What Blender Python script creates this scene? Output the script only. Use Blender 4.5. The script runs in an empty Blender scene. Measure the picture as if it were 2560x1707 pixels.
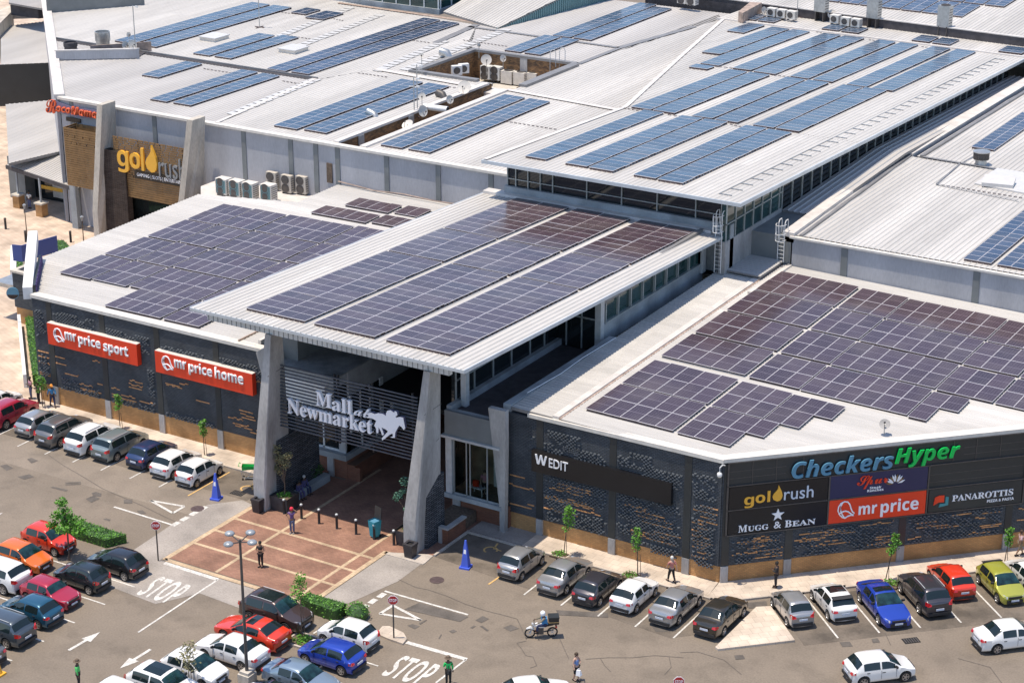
import bpy, bmesh, math, random
from mathutils import Vector, Matrix
random.seed(7)
C = bpy.context.scene.collection
SC = bpy.context.scene
# ---------------------------------------------------------------- camera, sky, sun, exposure
CAM = Vector((70.0, -99.7, 57.6)); PITCH = math.atan(1950/5073.5); AZ = math.radians(31.3); FPX = 5073.5
cd = bpy.data.cameras.new('camera'); cam = bpy.data.objects.new('camera', cd); C.objects.link(cam)
cam.location = CAM; cam.rotation_euler = (math.pi/2-PITCH, 0, AZ)
cd.sensor_width = 36; cd.lens = 36*FPX/2560; cd.clip_start = 1; cd.clip_end = 2000
SC.camera = cam
SUN = Vector((-.165, -.125, 1)).normalized()          # towards the sun
el = math.asin(SUN.z)
w = bpy.data.worlds.new('World'); SC.world = w; w.use_nodes = True
nt = w.node_tree; bg = nt.nodes['Background']
sky = nt.nodes.new('ShaderNodeTexSky'); sky.sky_type = 'NISHITA'; sky.sun_disc = False
sky.sun_elevation = el; sky.sun_rotation = math.atan2(SUN.x, SUN.y); sky.altitude = 1500; sky.dust_density = 1.5
nt.links.new(sky.outputs[0], bg.inputs[0]); bg.inputs[1].default_value = .15
sl = bpy.data.lights.new('sun', 'SUN'); sl.energy = 3.5; sl.angle = math.radians(.5); sl.color = (1, .895, .75)
so = bpy.data.objects.new('sun', sl); C.objects.link(so); so.location = (0, 0, 90)
so.rotation_euler = (-SUN).to_track_quat('-Z', 'Y').to_euler()
SC.view_settings.view_transform = 'Standard'; SC.view_settings.look = 'None'
SC.view_settings.exposure = .52; SC.view_settings.gamma = 1
SC.cycles.max_bounces = 6; SC.cycles.diffuse_bounces = 3; SC.cycles.glossy_bounces = 3

# ---------------------------------------------------------------- a photo reading -> a point of the place
KZ = .36565
def _ray(c, r, x, y):
    sx = (0, 850, 1700)[c]+x*KZ; sy = (0, 570, 1137)[r]+y*KZ
    d = Vector(((sx-1280)/FPX, 1, -(sy-853.5)/FPX)); cp, sp = math.cos(PITCH), math.sin(PITCH)
    d = Vector((d.x, d.y*cp+d.z*sp, -d.y*sp+d.z*cp)); ca, sa = math.cos(AZ), math.sin(AZ)
    return Vector((d.x*ca-d.y*sa, d.x*sa+d.y*ca, d.z))
def at(c, r, x, y, z=0.):
    d = _ray(c, r, x, y); return CAM+d*((z-CAM.z)/d.z)
def on(c, r, x, y, pl):                               # pl: z = a + b x + c y
    d = _ray(c, r, x, y); a, b, k = pl
    return CAM+d*((a+b*CAM.x+k*CAM.y-CAM.z)/(d.z-b*d.x-k*d.y))

# ---------------------------------------------------------------- materials
MATS = {}
def N(nt, t, **kw):
    n = nt.nodes.new('ShaderNode'+t)
    for k, v in kw.items():
        if k.startswith('i_'): n.inputs[k[2:]].default_value = v
        else: setattr(n, k, v)
    return n
def mat(name, col, rough=.6, metal=0., var=.15, scale=1.5, bump=0., bscale=20, coat=0., spec=.5, stretch=None, col2=None, detail=6, fine=0., blotch=0., sheet=None):
    if name in MATS: return MATS[name]
    m = bpy.data.materials.new(name); m.use_nodes = True; t = m.node_tree; b = t.nodes['Principled BSDF']; L = t.links.new
    b.inputs['Roughness'].default_value = rough; b.inputs['Metallic'].default_value = metal
    b.inputs['Coat Weight'].default_value = coat; b.inputs['Specular IOR Level'].default_value = spec
    c1 = tuple(c*(1-var) for c in col)+(1,); c2 = tuple(min(1, c*(1+var)) for c in (col2 or col))+(1,)
    co = N(t, 'TexCoord'); src = co.outputs['Object']
    if stretch:
        mp = N(t, 'Mapping'); mp.inputs['Scale'].default_value = stretch; L(src, mp.inputs[0]); src = mp.outputs[0]
    if var > 0 or col2:
        no = N(t, 'TexNoise'); no.inputs['Scale'].default_value = scale; no.inputs['Detail'].default_value = detail
        L(src, no.inputs['Vector']); rp = N(t, 'ValToRGB'); e = rp.color_ramp.elements
        e[0].position = .32; e[1].position = .68; e[0].color = c1; e[1].color = c2
        L(no.outputs['Fac'], rp.inputs[0]); out = rp.outputs[0]
        if fine:
            n3 = N(t, 'TexNoise'); n3.inputs['Scale'].default_value = 9; n3.inputs['Detail'].default_value = 8
            L(src, n3.inputs['Vector']); mx = N(t, 'MixRGB', blend_type='MULTIPLY'); mx.inputs[0].default_value = fine
            r3 = N(t, 'ValToRGB'); r3.color_ramp.elements[0].position = .3; r3.color_ramp.elements[1].position = .62
            r3.color_ramp.elements[0].color = (.35, .35, .35, 1)
            L(n3.outputs['Fac'], r3.inputs[0]); L(out, mx.inputs[1]); L(r3.outputs[0], mx.inputs[2]); out = mx.outputs[0]
        if sheet:                                        # sheet-to-sheet tone of metal roofing
            sx = N(t, 'SeparateXYZ'); L(co.outputs['Object'], sx.inputs[0]); cb = N(t, 'CombineXYZ')
            for i_, (o_, w_) in enumerate(((0, .84 if sheet == 'x' else 11.), (1, 11. if sheet == 'x' else .72))):
                d_ = N(t, 'Math', operation='DIVIDE'); d_.inputs[1].default_value = w_; L(sx.outputs[o_], d_.inputs[0]); f_ = N(t, 'Math', operation='FLOOR'); L(d_.outputs[0], f_.inputs[0]); L(f_.outputs[0], cb.inputs[i_])
            wn = N(t, 'TexWhiteNoise'); L(cb.outputs[0], wn.inputs['Vector']); mr = N(t, 'MapRange'); mr.inputs['To Min'].default_value = .92; mr.inputs['To Max'].default_value = 1.04; L(wn.outputs['Value'], mr.inputs['Value'])
            mm = N(t, 'MixRGB', blend_type='MULTIPLY'); mm.inputs[0].default_value = 1; L(out, mm.inputs[1]); L(mr.outputs[0], mm.inputs[2]); out = mm.outputs[0]
        if blotch:
            for sc_, lo_, hi_, k_ in ((.33, .50, .66, blotch), (1.3, .60, .72, blotch*.8)):
                n4 = N(t, 'TexNoise'); n4.inputs['Scale'].default_value = sc_; n4.inputs['Detail'].default_value = 10; n4.inputs['Roughness'].default_value = .62; L(src, n4.inputs['Vector'])
                r4 = N(t, 'ValToRGB'); r4.color_ramp.elements[0].position = lo_; r4.color_ramp.elements[1].position = hi_; r4.color_ramp.elements[0].color = (1, 1, 1, 1); r4.color_ramp.elements[1].color = (1-k_,)*3+(1,)
                L(n4.outputs['Fac'], r4.inputs[0]); m4 = N(t, 'MixRGB', blend_type='MULTIPLY'); m4.inputs[0].default_value = 1; L(out, m4.inputs[1]); L(r4.outputs[0], m4.inputs[2]); out = m4.outputs[0]
        L(out, b.inputs['Base Color'])
    else: b.inputs['Base Color'].default_value = tuple(col)+(1,)
    if bump:
        n2 = N(t, 'TexNoise'); n2.inputs['Scale'].default_value = bscale; n2.inputs['Detail'].default_value = 5
        L(src, n2.inputs['Vector']); bp = N(t, 'Bump'); bp.inputs['Strength'].default_value = bump; bp.inputs['Distance'].default_value = .05
        L(n2.outputs['Fac'], bp.inputs['Height']); L(bp.outputs[0], b.inputs['Normal'])
    MATS[name] = m; return m
def brick(name, c1, c2, mortar, bw=.24, bh=.085, diag=False, ground=0, ms=.012, bump=.4, rough=.75, ang=0):
    if name in MATS: return MATS[name]
    m = bpy.data.materials.new(name); m.use_nodes = True; t = m.node_tree; b = t.nodes['Principled BSDF']; L = t.links.new
    b.inputs['Roughness'].default_value = rough; b.inputs['Specular IOR Level'].default_value = .3
    g = N(t, 'NewGeometry'); sp = N(t, 'SeparateXYZ'); cb = N(t, 'CombineXYZ'); 
    if ground:
        mp = N(t, 'Mapping'); mp.inputs['Rotation'].default_value = (0, 0, ang); L(g.outputs['Position'], mp.inputs[0]); vec = mp.outputs[0]
    else:
        L(g.outputs['Position'], sp.inputs[0]); ad = N(t, 'MATH' if 0 else 'Math', operation='ADD')
        L(sp.outputs[0], ad.inputs[0]); L(sp.outputs[1], ad.inputs[1]); mu = N(t, 'Math', operation='MULTIPLY'); L(ad.outputs[0], mu.inputs[0])
        mu.inputs[1].default_value = .7071 if diag else 1.; L(mu.outputs[0], cb.inputs[0]); L(sp.outputs[2], cb.inputs[1]); vec = cb.outputs[0]
    bt = N(t, 'TexBrick'); L(vec, bt.inputs['Vector'])
    for k, v in (('Color1', c1), ('Color2', c2), ('Mortar', mortar)): bt.inputs[k].default_value = tuple(v)+(1,)
    for k, v in (('Scale', 1.), ('Mortar Size', ms), ('Brick Width', bw), ('Row Height', bh), ('Bias', 0.), ('Mortar Smooth', .2)): bt.inputs[k].default_value = v
    no = N(t, 'TexNoise'); no.inputs['Scale'].default_value = .6; no.inputs['Detail'].default_value = 7; L(g.outputs['Position'], no.inputs['Vector'])
    rp = N(t, 'ValToRGB'); rp.color_ramp.elements[0].position = .3; rp.color_ramp.elements[1].position = .7
    rp.color_ramp.elements[0].color = (.68, .68, .68, 1); rp.color_ramp.elements[1].color = (1.15, 1.15, 1.15, 1)
    L(no.outputs['Fac'], rp.inputs[0]); mx = N(t, 'MixRGB', blend_type='MULTIPLY'); mx.inputs[0].default_value = 1
    L(bt.outputs['Color'], mx.inputs[1]); L(rp.outputs[0], mx.inputs[2]); L(mx.outputs[0], b.inputs['Base Color'])
    bp = N(t, 'Bump'); bp.inputs['Strength'].default_value = bump; bp.inputs['Distance'].default_value = .02; bp.invert = True
    L(bt.outputs['Fac'], bp.inputs['Height']); L(bp.outputs[0], b.inputs['Normal'])
    MATS[name] = m; return m
def panel_mat(name, base, line, cols, rows, half, rough=.12):
    m = bpy.data.materials.new(name); m.use_nodes = True; t = m.node_tree; b = t.nodes['Principled BSDF']; L = t.links.new
    b.inputs['Roughness'].default_value = rough; b.inputs['Specular IOR Level'].default_value = .34
    uv = N(t, 'UVMap'); sp = N(t, 'SeparateXYZ'); L(uv.outputs[0], sp.inputs[0])
    def lines(sock, n, wd):
        a = N(t, 'Math', operation='MULTIPLY'); a.inputs[1].default_value = n; L(sock, a.inputs[0])
        f = N(t, 'Math', operation='FRACT'); L(a.outputs[0], f.inputs[0])
        d = N(t, 'Math', operation='SUBTRACT'); L(f.outputs[0], d.inputs[0]); d.inputs[1].default_value = .5
        e = N(t, 'Math', operation='ABSOLUTE'); L(d.outputs[0], e.inputs[0])
        h = N(t, 'Math', operation='GREATER_THAN'); L(e.outputs[0], h.inputs[0]); h.inputs[1].default_value = .5-wd*n/2; return h.outputs[0]
    x = lines(sp.outputs[0], cols, .011); y = lines(sp.outputs[1], rows, .006); mxm = N(t, 'Math', operation='MAXIMUM'); L(x, mxm.inputs[0]); L(y, mxm.inputs[1]); o = mxm.outputs[0]
    s = N(t, 'Math', operation='MULTIPLY'); L(o, s.inputs[0]); s.inputs[1].default_value = .55; o = s.outputs[0]
    if half:
        hl = lines(sp.outputs[1], 2, .016); m2 = N(t, 'Math', operation='MAXIMUM'); L(o, m2.inputs[0]); L(hl, m2.inputs[1]); o = m2.outputs[0]
    oi = N(t, 'ObjectInfo'); rp = N(t, 'ValToRGB'); L(oi.outputs['Random'], rp.inputs[0])
    rp.color_ramp.elements[0].color = tuple(c*.8 for c in base)+(1,); rp.color_ramp.elements[1].color = tuple(c*1.2 for c in base)+(1,)
    mx = N(t, 'MixRGB'); L(o, mx.inputs[0]); L(rp.outputs[0], mx.inputs[1]); mx.inputs[2].default_value = tuple(line)+(1,)
    g = N(t, 'NewGeometry'); no = N(t, 'TexNoise'); no.inputs['Scale'].default_value = .35; no.inputs['Detail'].default_value = 6; L(g.outputs['Position'], no.inputs['Vector'])
    r2 = N(t, 'ValToRGB'); r2.color_ramp.elements[0].position = .45; r2.color_ramp.elements[1].position = .75; r2.color_ramp.elements[1].color = (.16, .16, .16, 1); L(no.outputs['Fac'], r2.inputs[0])
    du = N(t, 'MixRGB'); L(r2.outputs[0], du.inputs[0]); L(mx.outputs[0], du.inputs[1]); du.inputs[2].default_value = (.30, .26, .22, 1)
    L(du.outputs[0], b.inputs['Base Color']); MATS[name] = m; return m

M = MATS
mat('roof_sheet', (.53, .507, .475), .55, .0, .12, .3, stretch=(1, .08, 1), fine=.16, sheet='x')
mat('roof_cross', (.52, .497, .467), .55, .0, .12, .3, stretch=(.08, 1, 1), fine=.16, sheet='y')
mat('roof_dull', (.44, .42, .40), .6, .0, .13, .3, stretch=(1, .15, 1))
mat('flashing', (.62, .58, .54), .5, 0, .12, 1.2)
mat('rust_flashing', (.36, .27, .22), .7, 0, .3, 2)
mat('gutter_dark', (.06, .055, .06), .7, 0, .25, 2)
mat('grey_flash', (.24, .235, .235), .5, .2, .12, 1)
mat('skylight', (.57, .555, .535), .35, 0, .05, 2)
mat('render_grey', (.41, .41, .43), .85, 0, .14, .35, bump=.15, bscale=12, fine=.18, stretch=(1, 1, .25))
mat('render_dark', (.19, .20, .20), .85, 0, .12, .8)
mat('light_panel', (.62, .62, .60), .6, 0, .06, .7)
mat('concrete', (.40, .385, .37), .85, 0, .22, .8, bump=.2, bscale=8, fine=.3, stretch=(1, 1, .3))
mat('concrete_warm', (.54, .49, .42), .85, 0, .2, .7, bump=.2, bscale=8, fine=.3, stretch=(1, 1, .3))
mat('concrete_blue', (.33, .355, .37), .8, 0, .25, .6, bump=.2, bscale=6, fine=.2)
mat('deck', (.26, .28, .29), .8, 0, .5, .5, fine=.4)
mat('fascia', (.58, .62, .65), .4, .3, .10, .6)
mat('fascia_seam', (.16, .18, .20), .5, .2, 0)
mat('steel', (.50, .52, .53), .45, .1, .1, 3)
mat('white_metal', (.75, .74, .72), .45, 0, .06, 2)
mat('cream_metal', (.66, .62, .56), .5, 0, .1, 2)
mat('galv', (.46, .47, .47), .38, .7, .15, 3)
mat('black_metal', (.022, .022, .025), .45, .1, .2, 4)
mat('louvre', (.085, .10, .125), .4, .2, .15, 2)
mat('mullion', (.40, .43, .43), .4, .3, .08, 2)
mat('mullion_white', (.72, .74, .74), .4, .0, .06, 2)
mat('glass_dark', (.012, .016, .018), .06, 0, 0, spec=.6)
mat('glass_teal', (.02, .055, .055), .06, 0, .4, .6, spec=.6)
def clear_glass():
    m = bpy.data.materials.new('glass_clear'); m.use_nodes = True; t = m.node_tree; b = t.nodes['Principled BSDF']; o = t.nodes['Material Output']
    b.inputs['Base Color'].default_value = (.01, .012, .012, 1); b.inputs['Roughness'].default_value = .03
    tr = N(t, 'BsdfTransparent'); tr.inputs[0].default_value = (.82, .88, .88, 1); fr = N(t, 'Fresnel'); fr.inputs[0].default_value = 1.5; mx = N(t, 'MixShader')
    t.links.new(fr.outputs[0], mx.inputs[0]); t.links.new(tr.outputs[0], mx.inputs[1]); t.links.new(b.outputs[0], mx.inputs[2]); t.links.new(mx.outputs[0], o.inputs[0]); MATS['glass_clear'] = m
clear_glass()
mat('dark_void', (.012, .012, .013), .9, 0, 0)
mat('interior', (.30, .21, .13), .8, 0, .5, .7)
mat('alum_frame', (.74, .70, .70), .4, .2, 0)
mat('rail', (.10, .07, .07), .6, .2, .2, 5)
brick('dark_brick', (.070, .080, .093), (.098, .107, .120), (.034, .038, .045), bump=1., bh=.1)
brick('dark_brick_diagonal', (.070, .078, .090), (.095, .103, .115), (.034, .038, .045), diag=True, bump=1., bh=.1)
brick('tan_brick', (.68, .37, .145), (.55, .29, .115), (.38, .24, .12))
brick('tan_brick_diagonal', (.62, .33, .125), (.5, .26, .10), (.33, .20, .10), diag=True)
brick('red_brick', (.30, .115, .065), (.23, .085, .05), (.22, .14, .10))
brick('pit_brick', (.36, .20, .09), (.13, .08, .05), (.16, .11, .07), bw=.3, bh=.12)
brick('stone_clad', (.075, .085, .10), (.17, .18, .20), (.015, .015, .018), bw=.55, bh=.14, ms=.03, bump=1)
brick('stone_brown', (.075, .052, .044), (.12, .09, .075), (.02, .016, .014), bw=.5, bh=.1, ms=.02, bump=1)
brick('plaza_brick', (.345, .185, .125), (.27, .14, .098), (.20, .13, .10), bw=.22, bh=.11, ground=1, ms=.008, bump=.2)
brick('plaza_band', (.62, .46, .30), (.54, .40, .26), (.33, .25, .18), bw=.3, bh=.3, ground=1, ms=.012, bump=.2)
brick('promenade', (.62, .49, .38), (.54, .42, .32), (.46, .34, .25), bw=.8, bh=.4, ground=1, ms=.012, bump=.15, ang=.4)
brick('sidewalk', (.64, .54, .44), (.57, .48, .39), (.40, .33, .27), bw=.6, bh=.6, ground=1, ms=.012, bump=.15)
brick('sidewalk_diagonal', (.64, .54, .44), (.57, .48, .39), (.40, .33, .27), bw=.6, bh=.6, ground=1, ms=.012, bump=.15, ang=-.785)
mat('asphalt', (.222, .181, .140), .85, 0, .15, .16, bump=.15, bscale=60, fine=.3, detail=9, blotch=.22)
mat('asphalt_light', (.25, .206, .162), .85, 0, .15, .25, bump=.15, bscale=60, fine=.3, detail=9, blotch=.18)
mat('asphalt_dark', (.175, .143, .112), .85, 0, .18, .5, bump=.2, bscale=60, fine=.3, blotch=.45)
mat('patch', (.12, .104, .09), .85, 0, .25, 1.2, fine=.3)
mat('apron', (.36, .32, .285), .85, 0, .16, .4, bump=.1, bscale=30, fine=.35, blotch=.15)
mat('kerb', (.50, .44, .38), .85, 0, .15, 1, fine=.3)
mat('road_paint', (.68, .65, .60), .7, 0, .16, 2.5, fine=.6)
mat('yellow_paint', (.66, .42, .16), .7, 0, .12, 2.5, fine=.35)
mat('crack', (.125, .107, .092), .9, 0, .2, 3)
mat('leaf', (.08, .22, .02), .55, 0, .4, 3, col2=(.12, .30, .03))
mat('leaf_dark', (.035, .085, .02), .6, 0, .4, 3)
mat('leaf_dusty', (.24, .22, .11), .7, 0, .3, 3)
mat('leaf_teal', (.06, .16, .11), .6, 0, .3, 3)
mat('bark', (.14, .10, .07), .9, 0, .3, 6)
mat('orange_brick', (.62, .31, .13), .7, 0, .25, 3)
mat('dark_stone', (.100, .112, .126), .5, 0, .25, 3)
mat('sign_red', (.80, .055, .015), .4, 0, .04, 1)
mat('letter_white', (.90, .90, .92), .4, 0, 0)
mat('letter_side', (.18, .17, .26), .5, 0, 0)
mat('sign_black', (.010, .010, .012), .3, 0, .1, 1)
mat('sign_charcoal', (.030, .034, .036), .4, 0, .1, 1)
mat('sign_navy', (.024, .026, .085), .4, 0, .06, 1)
mat('gold_letter', (.86, .45, .05), .4, 0, .03, 2)
mat('grey_letter', (.25, .27, .29), .4, .2, .05, 2)
mat('pale_letter', (.62, .68, .78), .4, 0, .04, 2)
mat('blue_letter', (.10, .27, .40), .45, 0, .06, 1)
mat('green_letter', (.0, .55, .09), .45, 0, .05, 1)
mat('roco_red', (.72, .12, .04), .45, 0, .06, 1)
mat('timber_slat', (.23, .13, .05), .55, 0, .2, 1.5)
mat('blue_panel', (.035, .07, .26), .5, 0, .06, 1)
mat('stop_red', (.52, .03, .03), .45, 0, .08, 2)
mat('post_grey', (.10, .09, .085), .5, .3, .15, 4)
mat('lamp_head', (.30, .32, .34), .35, .2, .08, 3)
mat('cone_blue', (.07, .13, .62), .5, 0, .08, 2)
mat('cart_green', (.02, .45, .09), .5, 0, .06, 2)
mat('bin_teal', (.02, .30, .38), .5, 0, .1, 2)
mat('bin_dark', (.035, .032, .036), .5, 0, .15, 3)
mat('planter', (.040, .040, .044), .7, 0, .35, 2)
mat('purple_cloth', (.10, .07, .2), .85, 0, .5, 3)
mat('tyre', (.016, .016, .017), .8, 0, .15, 4)
mat('rim', (.45, .45, .46), .3, .8, .05, 3)
mat('car_glass', (.010, .018, .019), .05, 0, 0, spec=.7)
mat('car_screen', (.012, .042, .046), .08, 0, .85, 1.3, spec=.7)  # noise-mottled teal puts windscreen reflections into the colour
mat('car_trim', (.025, .025, .027), .6, 0, .15, 4)
mat('lamp_red', (.48, .012, .012), .2, 0, .1, 4, coat=.8)
mat('lamp_clear', (.68, .68, .68), .15, .2, .1, 4, coat=.8)
mat('plate', (.62, .66, .74), .5, 0, .15, 14)
panel_mat('panel_mono', (.054, .034, .044), (.24, .21, .25), 6, 12, True, .16)
panel_mat('panel_plum', (.054, .034, .042), (.28, .21, .24), 6, 12, True, .16)
panel_mat('panel_blue', (.032, .064, .112), (.17, .22, .29), 6, 10, True, .2)
panel_mat('panel_deep', (.024, .043, .088), (.15, .19, .26), 6, 10, True, .2)

# ---------------------------------------------------------------- objects
ROOT = {}
def tag(o, label=None, cat=None, group=None, kind=None):
    if label: o['label'] = label
    if cat: o['category'] = cat
    if group: o['group'] = group
    if kind: o['kind'] = kind
    return o
def thing(name, label, cat, loc=(0, 0, 0), rz=0., group=None):
    o = bpy.data.objects.new(name, None); C.objects.link(o); o.empty_display_size = .3
    o.location = loc; o.rotation_euler = (0, 0, rz); tag(o, label, cat, group)
    ROOT[o.name] = Matrix.LocRotScale(Vector(loc), Matrix.Rotation(rz, 3, 'Z'), None); return o
class MB:
    def __init__(s): s.v = []; s.f = []; s.m = []; s.uv = None
    def add(s, vs, fs, mi=0):
        o = len(s.v); s.v += [Vector(p) for p in vs]; s.f += [[i+o for i in f] for f in fs]; s.m += [mi]*len(fs); return s
    def quad(s, *p, mi=0): return s.add(p, [list(range(len(p)))], mi)
    def box(s, x0, x1, y0, y1, z0, z1, mi=0):
        return s.obox(Vector((x0, y0, z0)), Vector((x1-x0, 0, 0)), Vector((0, y1-y0, 0)), Vector((0, 0, z1-z0)), mi)
    def obox(s, p, a, b, c, mi=0):
        p = Vector(p); a = Vector(a); b = Vector(b); c = Vector(c)
        return s.add([p, p+a, p+a+b, p+b, p+c, p+a+c, p+a+b+c, p+b+c], [[3, 2, 1, 0], [4, 5, 6, 7], [0, 1, 5, 4], [1, 2, 6, 5], [2, 3, 7, 6], [3, 0, 4, 7]], mi)
    def cbox(s, c, sx, sy, sz, rz=0, mi=0):
        a = Vector((math.cos(rz), math.sin(rz), 0)); b = Vector((-math.sin(rz), math.cos(rz), 0)); c = Vector(c)
        return s.obox(c-a*sx/2-b*sy/2-Vector((0, 0, sz/2)), a*sx, b*sy, Vector((0, 0, sz)), mi)
    def prism(s, pts, z0, z1, mi=0, bottom=True):       # pts (x, y); z0, z1 numbers or functions
        f0 = z0 if callable(z0) else (lambda x, y: z0); f1 = z1 if callable(z1) else (lambda x, y: z1)
        ar = sum(pts[i][0]*pts[(i+1) % len(pts)][1]-pts[(i+1) % len(pts)][0]*pts[i][1] for i in range(len(pts)))
        if ar < 0: pts = list(reversed(pts))
        n = len(pts); v = [(p[0], p[1], f0(p[0], p[1])) for p in pts]+[(p[0], p[1], f1(p[0], p[1])) for p in pts]
        fs = [[i, (i+1) % n, (i+1) % n+n, i+n] for i in range(n)]+[[i+n for i in range(n)]]
        if bottom: fs.append(list(reversed(range(n))))
        return s.add(v, fs, mi)
    def ext(s, pts, o, u, up, th, mi=0, ms=None):       # polygon pts (a, b) in plane o + a u + b up, extruded by vector th behind
        o = Vector(o); u = Vector(u); up = Vector(up); th = Vector(th); n = len(pts)
        v = [o+u*a+up*b for a, b in pts]; v += [p+th for p in v]
        s.add(v, [list(range(n))], mi); k = len(s.v)-2*n
        s.f += [[k+i, k+(i+1) % n, k+(i+1) % n+n, k+i+n] for i in range(n)]; s.m += [mi if ms is None else ms]*n
        s.f.append([k+n+i for i in reversed(range(n))]); s.m.append(mi); return s
    def tube(s, pts, r, n=6, mi=0, cap=True):
        pts = [Vector(p) for p in pts]; rs = r if isinstance(r, (list, tuple)) else [r]*len(pts); rings = []; o = len(s.v)
        for i, p in enumerate(pts):
            d = (pts[min(i+1, len(pts)-1)]-pts[max(i-1, 0)]).normalized()
            a = d.cross(Vector((0, 0, 1))); a = a.normalized() if a.length > 1e-3 else Vector((1, 0, 0)); b = a.cross(d)
            for k in range(n):
                t = 2*math.pi*k/n; s.v.append(p+(a*math.cos(t)+b*math.sin(t))*rs[i])
        for i in range(len(pts)-1):
            for k in range(n):
                s.f.append([o+i*n+k, o+(i+1)*n+k, o+(i+1)*n+(k+1) % n, o+i*n+(k+1) % n]); s.m.append(mi)
        if cap:
            s.f.append([o+k for k in range(n)]); s.f.append([o+(len(pts)-1)*n+k for k in reversed(range(n))]); s.m += [mi, mi]
        return s
    def lathe(s, prof, c=(0, 0, 0), axis='z', n=16, mi=0, closed=False):   # prof (r, h)
        o = len(s.v); c = Vector(c)
        for r, h in prof:
            for k in range(n):
                t = 2*math.pi*k/n; a, b = r*math.cos(t), r*math.sin(t)
                s.v.append(c+(Vector((a, b, h)) if axis == 'z' else Vector((a, h, b)) if axis == 'y' else Vector((h, a, b))))
        for i in range(len(prof)-1):
            for k in range(n):
                s.f.append([o+i*n+k, o+i*n+(k+1) % n, o+(i+1)*n+(k+1) % n, o+(i+1)*n+k]); s.m.append(mi)
        return s
    def leaves(s, c, rad, n, size, mi=0, flat=1.):
        c = Vector(c)
        for _ in range(n):
            d = Vector((random.gauss(0, 1), random.gauss(0, 1), random.gauss(0, 1))).normalized()*(random.random()**.45)
            p = c+Vector((d.x*rad[0], d.y*rad[1], d.z*rad[2])); a = Vector((random.gauss(0, 1), random.gauss(0, 1), random.gauss(0, .5))).normalized()
            b = a.cross(Vector((random.gauss(0, 1), random.gauss(0, 1), random.gauss(0, 1)))).normalized(); z = size*random.uniform(.6, 1.3)
            s.add([p-a*z, p+b*z*.45, p+a*z, p-b*z*.45], [[0, 1, 2, 3]], mi)
        return s
    def build(s, name, mats, parent=None, world=False, smooth=0, **kw):
        me = bpy.data.meshes.new(name); vs = s.v
        if world and parent is not None:
            r = parent
            while r.parent: r = r.parent
            iv = ROOT[r.name].inverted(); vs = [iv @ p for p in vs]
        me.from_pydata([tuple(p) for p in vs], [], s.f)
        for m in (mats if isinstance(mats, (list, tuple)) else [mats]): me.materials.append(M[m] if isinstance(m, str) else m)
        for p, mi in zip(me.polygons, s.m): p.material_index = mi
        bm = bmesh.new(); bm.from_mesh(me); bmesh.ops.recalc_face_normals(bm, faces=bm.faces) if kw.pop('recalc', True) else None; bm.to_mesh(me); bm.free()
        if smooth:
            for p in me.polygons: p.use_smooth = True
            me.set_sharp_from_angle(angle=math.radians(smooth))
        o = bpy.data.objects.new(name, me); C.objects.link(o)
        if parent is not None: o.parent = parent
        tag(o, kw.get('label'), kw.get('cat'), kw.get('group'), kw.get('kind')); return o
def copy_tree(o, parent=None):
    c = o.copy(); C.objects.link(c)
    if parent: c.parent = parent
    for ch in [x for x in KIDS.get(o.name, o.children)]: copy_tree(ch, c)
    return c
KIDS = {}
def corrugate(poly, pl, axis, pitch, h, wd, name, m, parent, th=.22, under='grey_flash'):
    """Ribbed roof sheet over a convex polygon on the plane z = a + b x + c y; ribs run along axis."""
    a, b, k = pl; z = lambda x, y: a+b*x+k*y
    i = 0 if axis == 'y' else 1; j = 1-i
    lo = min(p[i] for p in poly)-pitch; hi = max(p[i] for p in poly)+pitch; s0 = min(p[j] for p in poly)-.5; s1 = max(p[j] for p in poly)+.5
    bm = bmesh.new(); rows = []; n = int((hi-lo)/pitch)+1; prof = []
    for q in range(n):
        t = lo+q*pitch; prof += [(t, 0), (t+pitch-wd-.05, 0), (t+pitch-wd, h), (t+pitch-.05, h)]
    prof.append((lo+n*pitch, 0))
    def P(t, e, s): x, y = (t, s) if axis == 'y' else (s, t); return (x, y, z(x, y)+e)
    A = [bm.verts.new(P(t, e, s0)) for t, e in prof]; B = [bm.verts.new(P(t, e, s1)) for t, e in prof]
    for q in range(len(prof)-1): bm.faces.new((A[q], A[q+1], B[q+1], B[q]))
    cx = sum(p[0] for p in poly)/len(poly); cy = sum(p[1] for p in poly)/len(poly)
    for q in range(len(poly)):
        p0 = poly[q]; p1 = poly[(q+1) % len(poly)]; nx, ny = p1[1]-p0[1], p0[0]-p1[0]
        if nx*(cx-p0[0])+ny*(cy-p0[1]) > 0: nx, ny = -nx, -ny
        bmesh.ops.bisect_plane(bm, geom=bm.verts[:]+bm.edges[:]+bm.faces[:], dist=1e-5, plane_co=(p0[0], p0[1], 0), plane_no=(nx, ny, 0), clear_outer=True)
    bmesh.ops.recalc_face_normals(bm, faces=bm.faces)
    for f in bm.faces:
        if f.normal.z < 0: f.normal_flip()
    me = bpy.data.meshes.new(name)
    if parent is not None:
        r = parent
        while r.parent: r = r.parent
        bm.transform(ROOT[r.name].inverted())
    bm.to_mesh(me); bm.free(); me.materials.append(M[m])
    o = bpy.data.objects.new(name, me); C.objects.link(o); o.parent = parent
    if th: MB().prism(poly, lambda x, y: z(x, y)-th, lambda x, y: z(x, y)-.012).build('roof_deck', under, parent, True)
    return o
def sheet(name, pts, z, m, **kw):
    return MB().prism([(p[0], p[1]) for p in pts], z-.003, z, bottom=False).build(name, m, **dict(kind='structure', **kw))
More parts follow.
